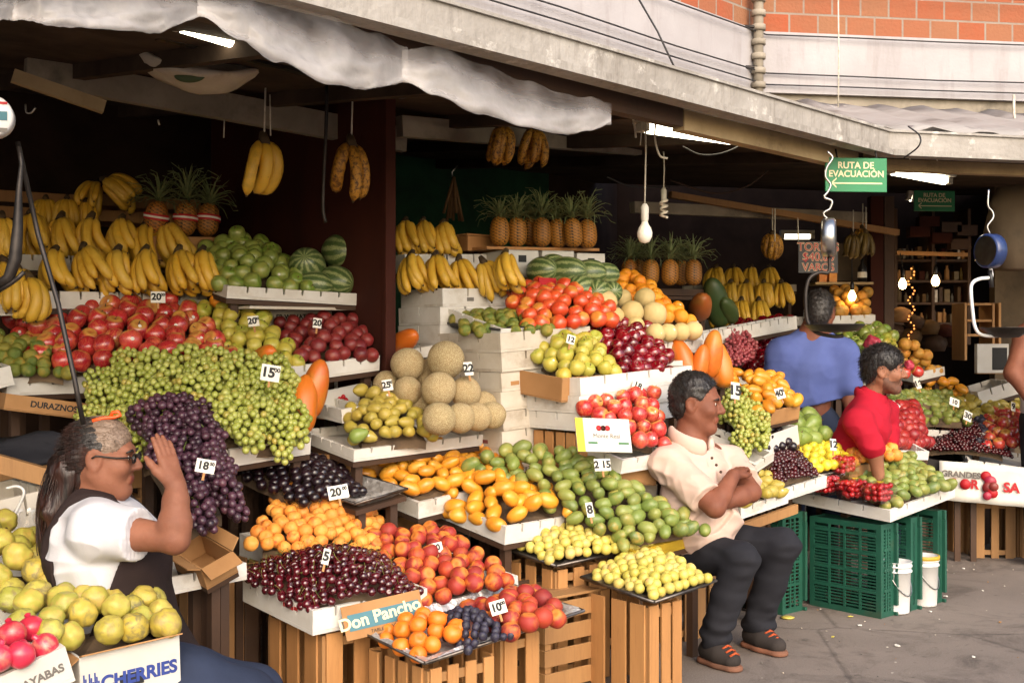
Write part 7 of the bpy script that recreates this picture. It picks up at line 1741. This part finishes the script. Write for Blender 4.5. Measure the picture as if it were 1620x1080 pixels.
for a0, a1 in ((-2.6, -.35), (.35, 2.6)):
    pts = [n0+np.array((.086*C(a-.66), .086*S(a-.66), .020-.034*C(a))) for a in np.linspace(a0, a1, 25)]; cl.chain(pts, [.0125]*25, .012, ((0, 0, 1), 2.1))
sdf_part('collar', cl, 'cloth_cream', man, None, 3)
for i in range(3): 
    b = MB(); q = w(1126+7*i, 724+11*i, 5.1); b.sphere(q+np.array((.0, -.005+.0*i, 0)), .0065, 10, 6); b.build_in('button', 'wood_dark', man)
tr = SDF(.006); tr.ell(w(1096, 862, 5.34), (.16, .155, .11), .05)
for hp, kn, an in ((hpR, knR, anR), (hpL, knL, anL)):
    tr.chain([hp, lerp(hp, kn, .5), kn, lerp(kn, an, .45), an+np.array((.005, 0, -.0))], [.096, .086, .074, .068, .067], .022)
tr.field(lambda D, X, Y, Q: np.maximum(D, (B.z+.055)-Q))
def jeanfold(v):
    out = np.zeros_like(v)
    for i, q in enumerate(v):
        low = max(0, 1-abs(q[2]-.13)/.16)+.8*max(0, 1-abs(q[2]-.5)/.14)
        out[i, 0] = .016*(low+.25)*noise.noise(Vector((q[0]*9, q[1]*9, q[2]*24))); out[i, 1] = .016*(low+.25)*noise.noise(Vector((q[0]*9+5, q[1]*9, q[2]*24)))
    return out
sdf_part('jeans', tr, 'denim_dark', man, None, 1, jeanfold)
def shoe(an, toe, parent, z0=.0):
    s_ = SDF(.005); a = np.array(an); t = np.array(toe); f = (t-a); f[2] = 0; L = np.linalg.norm(f); f /= L; g0 = np.array((a[0], a[1], 0)); side = np.array((-f[1], f[0], 0))
    up = lambda x, z: g0+f*x+np.array((0, 0, z))
    s_.cone(up(-.03, .055), up(.05, .055), .042, .044, .03); s_.cone(up(.05, .055), up(L-.045, .042), .044, .035, .03, (tuple(side), 1.15)); s_.cone(up(0, .07), up(.015, .12), .043, .04, .03)
    s_.field(lambda D, X, Y, Q: np.maximum(D, .022-Q)); o = sdf_part('shoe', s_, 'shoe_grey', parent)
    k = SDF(.005); k.cone(up(-.035, .014), up(.05, .014), .045, .046, .02, ((0, 0, 1), .6)); k.cone(up(.05, .014), up(L-.04, .012), .046, .043, .03, ((0, 0, 1), .6)); k.field(lambda D, X, Y, Q: np.maximum(np.maximum(D, .002-Q), Q-.026)); sdf_part('sole', k, 'shoe_sole' , o)
    b = MB()
    for i in range(4): x = .06+i*.022; zz = .098-.011*i; b.tube([Vector(up(x, zz)-side*.026), Vector(up(x+.006, zz+.012)), Vector(up(x, zz)+side*.026)], .005, 6)
    b.build_in('laces', 'shoe_lace', o)
shoe(anR, w(1170, 1052, 4.93), man); shoe(anL, w(1242, 1030, 5.17), man)
crate(P(1060, 1010, 5.38)*Vector((1, 1, 0)), .34, .3, .40, 'old wooden crate the seated man sits on', mat='wood', nslat=4, top=True)

# ------------------------------------------------------------------ the woman raising her hand
B = P(170, 900, 3.65); B.z = 0; wom = person(B, 'woman in white shirt and brown apron shading her face with a raised hand')
w = lambda *q: LW(B, q)
H = Head(w(163, 724, 3.62), 4, 4, 0, .955)
sk = SDF(.004); H.build(sk, fat=.009, nose=1.05)
nk1 = w(143, 800, 3.66); sk.cone(H.p(-.02, 0, -.06), nk1, .055, .064, .03)
shR, shL = w(158, 838, 3.50), w(160, 835, 3.83); elR, haR = w(276, 852, 3.42), w(279, 770, 3.45); elL, haL = w(205, 950, 3.9), w(245, 1015, 3.8)
che, wai, hip = w(162, 860, 3.66), w(172, 950, 3.66), w(165, 1050, 3.66)
sk.chain([nk1, che, wai, hip], [.08, .12, .12, .13], .05); sk.chain([nk1, shR, elR], [.06, .060, .038], .03); sk.chain([nk1, shL, elL, haL], [.06, .062, .042, .03], .03)
sk.chain([elR, lerp(elR, haR, .3), lerp(elR, haR, .75), haR], [.045, .046, .036, .027], .015)
tip = w(254, 690, 3.50); hand(sk, haR, tip-haR, np.array((-.75, .62, .1)), .98, .08, 1, .03, .5); hand(sk, haL, (1, -.3, -.2), np.array((0, -.2, -1)), .9, .4, -1)
hpR, hpL = w(190, 1060, 3.50), w(190, 1060, 3.82); knR, knL = w(385, 1110, 3.50), w(400, 1100, 3.80)
for hp, kn, an in ((hpR, knR, np.array((knR[0]+.05, knR[1], .08))), (hpL, knL, np.array((knL[0]+.05, knL[1], .08)))): sk.chain([hp, kn, an], [.085, .06, .04], .02)
def skpick(v):
    q = H.local(v); m = np.zeros(len(v)); m[(q[:, 0] > .088) & (np.abs(q[:, 1]) < .022) & (q[:, 2] > -.075) & (q[:, 2] < -.05)] = 1; return m
sdf_part('body', sk, ['skin_tan', 'lip_tan'], wom, skpick, 1); H.eyes(wom, 'hair_black')
hr = SDF(.0045); H.e(hr, (-.014, 0, .034), (.103, .082, .099), .01); H.e(hr, (-.07, 0, -.01), (.05, .07, .06), .03); H.e(hr, (.118, 0, -.042), (.085, .105, .105), .02, True); H.e(hr, (.012, .088, -.035), (.036, .03, .055), .012, True); H.e(hr, (.012, -.088, -.035), (.036, .03, .055), .012, True)
def hpick(v): q = H.local(v); f = q[:, 0]+.45*q[:, 2]+np.array([.022*noise.noise(Vector((x[0]*9, x[1]*60, x[2]*60))) for x in q]); return (f > -.012).astype(float)+(f > .03)
strands(sdf_part('hair', hr, ['hair_brown', 'hair_grey', 'hair_blond'], wom, hpick, 1, noise_disp(.002, 40, (.3, 1, 1))), H, .03, 2600, .06, .0011, back=1.)
pt = SDF(.006); pt.chain([H.p(-.085, 0, .0), w(112, 745, 3.62), w(100, 800, 3.62), w(94, 860, 3.62), w(100, 905, 3.62)], [.05, .062, .066, .052, .02], .03)
for i in range(9):
    a = i*.7; pt.chain([H.p(-.08, .02*C(a), .02*S(a)), w(108+14*C(a*1.7), 755+8*S(a), 3.62+.05*S(a)), w(98+20*C(a), 810, 3.62+.06*S(a*1.3)), w(92+18*C(a*2.1), 870+12*S(i*2.), 3.62+.05*C(a)), w(90+16*C(a*1.3), 915+14*S(i*3.), 3.62+.04*S(a))], [.02, .024, .022, .016, .005], .012)
pony = sdf_part('ponytail', pt, 'hair_brown', wom, None, 0, noise_disp(.008, 26, (2.2, 2.2, .35)))
b = MB()
for i in range(520):
    a, r_ = rnd.uniform(0, 6.28), rnd.random()**.5; cs = [(H.p(-.085, 0, .0), .035), (w(112, 745, 3.62), .066), (w(100, 800, 3.62), .074), (w(94, 860, 3.62), .064), (w(97, 925, 3.62), .045)]; n_ = rnd.choice([3, 4, 5, 5]); ps = []
    for k, (c_, s_) in enumerate(cs[:n_]): a += rnd.uniform(-.35, .35); ps.append(Vector(c_)+Vector((s_*r_*C(a), s_*r_*S(a), rnd.uniform(-.015, .015))))
    q_ = curve(ps, 4); b.tube(q_, [.0016]*(len(q_)-1)+[.0004], 3, 0, False)
b.build_in('strands', 'hair_brown', pony)
b = MB(); b.tube([Vector(H.p(-.03, -.045, .118)), Vector(H.p(.0, -.03, .128)), Vector(H.p(.03, -.02, .131)), Vector(H.p(.05, -.02, .14)), Vector(H.p(.042, -.02, .150)), Vector(H.p(.025, -.02, .147)), Vector(H.p(.02, -.022, .135))], .0055, 8); b.build_in('hair_clip', 'orange_plastic', wom)
b = MB()
for y in (-1, 1):
    c = [Vector(H.p(.104, .034*y+.021*C(a), .008+.014*S(a))) for a in [2*PI*k/16 for k in range(17)]]; b.tube(c, .0026, 6)
    b.tube([Vector(H.p(.102, .056*y, .012)), Vector(H.p(.06, .072*y, .010)), Vector(H.p(.0, .086*y, .014)), Vector(H.p(-.012, .086*y, .006))], .003, 6)
b.tube([Vector(H.p(.106, -.012, .012)), Vector(H.p(.109, 0, .015)), Vector(H.p(.106, .012, .012))], .0026, 6)
gl_ = b.build_in('glasses', 'steel_dark', wom)
for y in (-1, 1):
    b = MB(); c = Vector(H.p(.1035, .034*y, .008)); k = 14; vs = [c]+[Vector(H.p(.1035, .034*y+.020*C(2*PI*i/k), .008+.013*S(2*PI*i/k))) for i in range(k)]; b.add(vs, [(0, 1+i, 1+(i+1) % k) for i in range(k)]); o = b.build_in('lens', 'lens', gl_)
st = SDF(.005)
st.chain([w(145, 806, 3.66), che, wai, w(172, 1040, 3.66)], [.085, .15, .155, .17], .05, ((0, 1, 0), 1.15)); st.ell(w(195, 880, 3.64), (.12, .15, .10), .05)
sE = lerp(shR, elR, .52); st.chain([w(146, 812, 3.6), shR, sE], [.07, .082, .078], .03); st.chain([w(146, 812, 3.72), shL, lerp(shL, elL, .5)], [.07, .088, .078], .035)
aR = (elR-shR)/np.linalg.norm(elR-shR); cR = shR+aR*np.linalg.norm(elR-shR)*.5
def sl(D, X, Y, Q):
    t = (X-cR[0])*aR[0]+(Y-cR[1])*aR[1]+(Q-cR[2])*aR[2]; r2 = (X-cR[0])**2+(Y-cR[1])**2+(Q-cR[2])**2
    inner_ = np.sqrt(((Y-che[1])/.13)**2+((X-che[0])/.17)**2) < 1
    return np.maximum(np.where((r2 < .17**2) & (t > 0) & ~inner_, np.maximum(D, t), D), -(np.sqrt((X-nk1[0]-.012)**2+(Y-nk1[1])**2+((Q-nk1[2]-.03)*.9)**2)-.067))
st.field(sl)
sdf_part('shirt', st, 'cloth_white', wom, None, 1, lambda v: folds(v, np.append(che[:2], 0), .010, (8, 8, 14), 1)+folds(v, np.append(wai[:2], 0), .004, (18, 10, 6), 5))
cl = SDF(.0045); pts = [nk1+np.array((.080*C(a)+.006, .076*S(a), .040-.022*C(a))) for a in np.linspace(.45, 2*PI-.45, 31)]; cl.chain(pts, [.012]*31, .012, ((0, 0, 1), 2.1)); sdf_part('collar', cl, 'cloth_white', wom, None, 3)
ap = SDF(.006); ap.chain([w(145, 806, 3.66), che, wai, w(185, 1060, 3.66)], [.102, .166, .171, .19], .05, ((0, 1, 0), 1.15)); ap.ell(w(198, 882, 3.64), (.128, .162, .112), .05); ap.chain([w(150, 812, 3.6), shR], [.074, .093], .03); ap.chain([w(150, 812, 3.72), shL], [.074, .093], .03)
ap.chain([w(195, 1000, 3.62), w(225, 1045, 3.61), w(262, 1070, 3.6)], [.15, .14, .12], .05, ((0, 1, 0), 1.25))
def apron(D, X, Y, Q):
    x0 = che[0]; hz = Q-che[2]
    lo_ = x0-.085+np.clip(-hz, 0, .4)*.05; hi_ = x0+.10-np.clip(-hz-.05, -.08, .3)*.35
    near = np.maximum(Y-(shR[1]+.075), (shR[2]-.09)-Q)      # round the near sleeve
    bk = np.maximum(X-lo_, -near); ft = np.maximum(hi_-X, Q-(che[2]+.04))
    sp = np.maximum(np.abs(np.abs(Y-nk1[1])-.088)-.03, che[2]-.02-Q)
    D = np.maximum(D, np.minimum(np.minimum(bk, ft), sp))
    D = np.maximum(D, -(np.sqrt((X-nk1[0]-.01)**2+(Y-nk1[1])**2+((Q-nk1[2]-.03)*.8)**2)-.088))
    return np.maximum(D, -(np.sqrt((X-x0-.14)**2+((Y-che[1])*.9)**2+((Q-che[2]-.10)*.9)**2)-.115))
ap.field(apron); sdf_part('apron', ap, 'cloth_apron', wom, None, 1, lambda v: folds(v, np.append(che[:2], 0), .005, (9, 9, 7), 7))
tr = SDF(.006)
for hp, kn in ((hpR, knR), (hpL, knL)): tr.chain([hp, lerp(hp, kn, .5), kn, np.array((kn[0]+.05, kn[1], .1))], [.12, .112, .09, .075], .04)
sdf_part('jeans', tr, 'denim_blue', wom, None, 1, lambda v: folds(v, np.array((v[:, 0].mean(), v[:, 1].mean(), 0)), .005, (8, 8, 18), 2))
crate(Vector((B.x-.2, B.y-.05, 0)), .3, .3, .28, 'low wooden crate the woman sits on', mat='wood', nslat=4, top=True)

# ------------------------------------------------------------------ young man in the red polo
B = P(1365, 800, 6.35); B.z = 0; red = person(B, 'young man in a red polo shirt leaning forward behind the fruit trays')
w = lambda *q: LW(B, q)
H = Head(w(1398, 586, 6.3), -18, 3, 0, .99); sk = SDF(.005); H.build(sk, nose=1.05)
nk1 = w(1376, 630, 6.34); sk.cone(H.p(-.02, 0, -.06), nk1, .052, .052, .03)
shR, shL = w(1358, 668, 6.15), w(1398, 652, 6.5); elR, haR = w(1384, 715, 6.12), w(1392, 765, 6.15); elL, haL = w(1405, 705, 6.45), w(1402, 755, 6.4); wai = w(1345, 720, 6.4)
sk.chain([nk1, w(1368, 672, 6.34), wai], [.045, .08, .09], .03); sk.chain([nk1, shR, elR, haR], [.045, .048, .040, .028], .02); sk.chain([nk1, shL, elL, haL], [.045, .048, .040, .028], .02)
hand(sk, haR, (0.1, -.3, -1), (.9, -.2, 0), .95, .3, 1); hand(sk, haL, (0.1, -.3, -1), (-.9, -.2, 0), .95, .3, -1)
hpR, hpL = w(1335, 790, 6.35), w(1350, 790, 6.6); knR, knL = w(1400, 800, 6.28), w(1415, 800, 6.55)
for hp, kn in ((hpR, knR), (hpL, knL)): sk.chain([wai, hp, kn, np.array((kn[0], kn[1], .06))], [.12, .085, .06, .045], .03)
def skp2(v):
    q = H.local(v); m = np.zeros(len(v)); m[(q[:, 2] < -.035) & (q[:, 0] > -.0) & (q[:, 2] > -.125)] = 2; m[(q[:, 0] > .088) & (np.abs(q[:, 1]) < .022) & (q[:, 2] > -.075) & (q[:, 2] < -.05)] = 1; m[(q[:, 2] > -.05) & (np.abs(q[:, 1]) > .045) & (q[:, 0] > .03)] = 0; return m
sdf_part('body', sk, ['skin_light', 'lip_tan', 'stubble'], red, skp2); H.eyes(red, 'hair_black')
hr = SDF(.005); H.e(hr, (-.013, 0, .044), (.110, .086, .102), .01); H.e(hr, (-.06, 0, -.015), (.05, .072, .06), .03); H.e(hr, (.102, 0, -.052), (.085, .09, .100), .015, True); H.e(hr, (.0, .086, -.03), (.03, .03, .05), .01, True); H.e(hr, (.0, -.086, -.03), (.03, .03, .05), .01, True)
strands(sdf_part('hair', hr, 'hair_black', red, None, 1, noise_disp(.007, 24)), H, .020, 2200, .6, .0012)
st = SDF(.006); st.ell(w(1374, 680, 6.30), (.105, .125, .11), .07); st.cone(shR, shL, .072, .072, .06); st.cone(nk1+np.array((0, 0, -.05)), nk1+np.array((0, 0, .005)), .10, .074, .04); st.chain([w(1374, 640, 6.34), w(1366, 672, 6.34), wai, w(1338, 770, 6.45)], [.07, .120, .138, .15], .06, ((.79, -.61, 0), .82))
st.chain([w(1368, 645, 6.28), shR, lerp(shR, elR, .80)], [.055, .064, .066], .03); st.chain([w(1382, 640, 6.42), shL, lerp(shL, elL, .80)], [.055, .064, .064], .03)
st.field(lambda D, X, Y, Q: np.maximum(D, -(np.sqrt((X-nk1[0]-.02)**2+(Y-nk1[1]+.01)**2+((Q-nk1[2]-.055)*.9)**2)-.058)))
sdf_part('shirt', st, 'cloth_red', red, None, 1, lambda v: folds(v, np.append(wai[:2], 0), .011, (8, 8, 13), 4))
cl = SDF(.005); pts = [nk1+np.array((.076*C(a-.5)+.012, .074*S(a-.5), .004-.026*C(a))) for a in np.linspace(.4, 2*PI-.4, 31)]; cl.chain(pts, [.0135]*31, .012, ((0, 0, 1), 1.9)); sdf_part('collar', cl, 'cloth_red', red, None, 3)
tr = SDF(.009)
for hp, kn in ((hpR, knR), (hpL, knL)): tr.chain([w(1342, 775, 6.45), hp, kn, np.array((kn[0], kn[1], .1))], [.14, .11, .085, .07], .05)
sdf_part('jeans', tr, 'denim_blue', red)

# ------------------------------------------------------------------ man in the blue shirt, seen from behind
B = P(1287, 700, 7.05); B.z = 0; blu = person(B, 'man in a blue t-shirt and jeans standing with his back turned')
w = lambda *q: LW(B, q)
H = Head(w(1298, 494, 7.0), 62, 8, 0, 1.0); sk = SDF(.006); H.build(sk); nk1 = w(1288, 527, 7.02); sk.cone(H.p(-.02, 0, -.06), nk1, .056, .064, .03)
shR, shL = w(1330, 560, 7.0), w(1238, 560, 7.0); elR, haR = w(1342, 625, 6.98), w(1350, 668, 6.92); elL, haL = w(1222, 628, 7.05), w(1228, 675, 7.1); wai, hip = w(1278, 630, 7.05), w(1276, 680, 7.05)
sk.chain([nk1, w(1284, 575, 7.03), wai, hip], [.08, .13, .12, .13], .05); sk.chain([nk1, shR, elR, haR], [.06, .06, .044, .03], .03); sk.chain([nk1, shL, elL, haL], [.06, .06, .044, .03], .03)
hand(sk, haR, (.1, -.1, -1), (-1, 0, 0), .95, .3, 1); hand(sk, haL, (.05, .1, -1), (1, 0, 0), .95, .3, -1)
for sx in (-.1, .1): sk.chain([hip+np.array((sx, 0, -.04)), np.array((hip[0]+sx, hip[1]+.02, .48)), np.array((hip[0]+sx, hip[1]-.02, .06))], [.09, .06, .045], .03)
sdf_part('body', sk, 'skin_brown', blu); H.eyes(blu, 'hair_black')
hr = SDF(.006); H.e(hr, (-.016, 0, .036), (.103, .083, .098), .01); H.e(hr, (-.06, 0, -.03), (.05, .07, .062), .03); H.e(hr, (.1, 0, -.04), (.09, .1, .11), .015, True)
strands(sdf_part('hair', hr, 'hair_grey', blu, None, 1, noise_disp(.004, 40)), H, .014, 1600, .6, .0013)
st = SDF(.007); st.chain([w(1287, 536, 7.03), w(1284, 575, 7.03), wai, w(1277, 640, 7.05)], [.085, .165, .175, .165], .06, ((0, 1, 0), .8)); st.chain([w(1295, 540, 7.02), shR, lerp(shR, elR, .72)], [.07, .088, .085], .05); st.chain([w(1275, 540, 7.03), shL, lerp(shL, elL, .72)], [.07, .088, .088], .05)
def bl(D, X, Y, Q):
    return np.maximum(np.maximum(D, w(1277, 637, 7.05)[2]-Q+.03*np.sin(X*9)), -(np.sqrt((X-nk1[0])**2+(Y-nk1[1]+.01)**2+((Q-nk1[2]-.035)*.9)**2)-.064))
st.field(bl); sdf_part('shirt', st, 'cloth_blue', blu, None, 1, lambda v: folds(v, np.append(wai[:2], 0), .009, (9, 9, 5), 6)+folds(v, np.append(wai[:2], 0), .004, (5, 5, 16), 2))
tr = SDF(.008); tr.ell(w(1277, 672, 7.06), (.18, .14, .17), .05)
for sx in (-.1, .1): tr.chain([hip+np.array((sx, 0, 0)), np.array((hip[0]+sx, hip[1]+.02, .48)), np.array((hip[0]+sx, hip[1]-.02, .09))], [.11, .09, .08], .04)
tr.field(lambda D, X, Y, Q: np.maximum(D, Q-w(1277, 630, 7.05)[2])); jn = sdf_part('jeans', tr, 'denim_blue', blu)

# ------------------------------------------------------------------ person in a white singlet at the frame edge
B = P(1650, 800, 7.3); B.z = 0; sg = person(B, 'person in a white singlet cut by the frame edge, one bent arm showing')
w = lambda *q: LW(B, q)
H = Head(w(1668, 450, 7.3), 200, 8, 0, 1.0); sk = SDF(.006); H.build(sk); nk1 = w(1668, 490, 7.3); sk.cone(H.p(-.02, 0, -.06), nk1, .056, .064, .03)
shR, elR, haR = w(1622, 532, 7.2), w(1603, 590, 7.12), w(1632, 635, 7.0); shL, elL, haL = w(1715, 530, 7.4), w(1730, 590, 7.35), w(1690, 635, 7.1); wai = w(1668, 640, 7.3)
sk.chain([nk1, w(1668, 570, 7.3), wai, w(1668, 690, 7.3)], [.08, .14, .14, .14], .05); sk.chain([nk1, shR, elR, haR], [.06, .066, .05, .032], .03); sk.chain([nk1, shL, elL, haL], [.06, .066, .05, .032], .03)
hand(sk, haR, (.8, -.4, -.2), (0, 0, -1), .95, .5, 1); hand(sk, haL, (-.8, -.4, -.2), (0, 0, -1), .95, .5, -1)
for sx in (-.1, .1): sk.chain([w(1668, 690, 7.3)+np.array((sx, 0, 0)), np.array((sx+.07, 0, .48)), np.array((sx+.07, -.02, .05))], [.09, .06, .045], .03)
sdf_part('body', sk, 'skin_brown', sg)
hr = SDF(.007); H.e(hr, (-.016, 0, .036), (.103, .083, .098), .01); H.e(hr, (.1, 0, -.04), (.09, .1, .11), .015, True); sdf_part('hair', hr, 'hair_black', sg)
st = SDF(.008); st.chain([w(1668, 545, 7.3), w(1668, 590, 7.3), wai, w(1668, 665, 7.3)], [.13, .175, .178, .17], .06, ((0, 1, 0), .85)); st.cut((0, 0, w(1668, 672, 7.3)[2]), (0, 0, -1)); sdf_part('singlet', st, 'cloth_white', sg, None, 1, lambda v: folds(v, np.append(wai[:2], 0), .006, (8, 8, 10), 2))
tr = SDF(.01)
for sx in (-.1, .1): tr.chain([w(1668, 668, 7.3)+np.array((sx*.6, 0, 0)), np.array((sx+.07, 0, .48)), np.array((sx+.07, -.02, .09))], [.145, .09, .08], .04)
sdf_part('trousers', tr, 'denim_dark', sg)
# ------------------------------------------------------------------ camera, sky, sun
cam = bpy.data.cameras.new('camera'); co = bpy.data.objects.new('camera', cam); COL.objects.link(co)
co.location = (0, 0, CH); co.rotation_euler = (rad(90), 0, 0); cam.sensor_width = 36; cam.lens = 36*F/1620; cam.clip_end = 500; cam.clip_start = .05
SC.camera = co
w = bpy.data.worlds.new('World'); SC.world = w; w.use_nodes = True
nt = w.node_tree; sky = nt.nodes.new('ShaderNodeTexSky'); sky.sky_type = 'NISHITA'; sky.sun_disc = False
SUN_EL, SUN_AZ = rad(33), rad(165)
sky.sun_elevation = SUN_EL; sky.sun_rotation = SUN_AZ; sky.air_density = 1.0; sky.dust_density = 3.2; sky.ozone_density = .35
bg = nt.nodes['Background']; nt.links.new(sky.outputs[0], bg.inputs[0]); bg.inputs[1].default_value = .15
sd = Vector((S(SUN_AZ)*C(SUN_EL), C(SUN_AZ)*C(SUN_EL), S(SUN_EL)))
sl = bpy.data.lights.new('sun', 'SUN'); sl.energy = .5; sl.angle = rad(80); sl.color = (1, .95, .89); so = bpy.data.objects.new('sun', sl); COL.objects.link(so)
so.rotation_euler = sd.to_track_quat('Z', 'Y').to_euler(); so.location = sd*20
SC.view_settings.view_transform = 'Standard'; SC.view_settings.look = 'None'; SC.view_settings.gamma = 1; SC.view_settings.exposure = 1.4
SC.render.engine = 'CYCLES'; SC.cycles.use_denoising = True; SC.cycles.max_bounces = 6; SC.cycles.transparent_max_bounces = 12; SC.cycles.caustics_reflective = False; SC.cycles.caustics_refractive = False
# lettering becomes plain mesh
bpy.context.view_layer.update(); dg = bpy.context.evaluated_depsgraph_get()
for o in [o for o in SC.objects if o.type == 'FONT']:
    me = bpy.data.meshes.new_from_object(o.evaluated_get(dg)); n = bpy.data.objects.new('lettering', me); COL.objects.link(n)
    n.parent = o.parent; n.matrix_local = o.matrix_local.copy(); bpy.data.objects.remove(o)
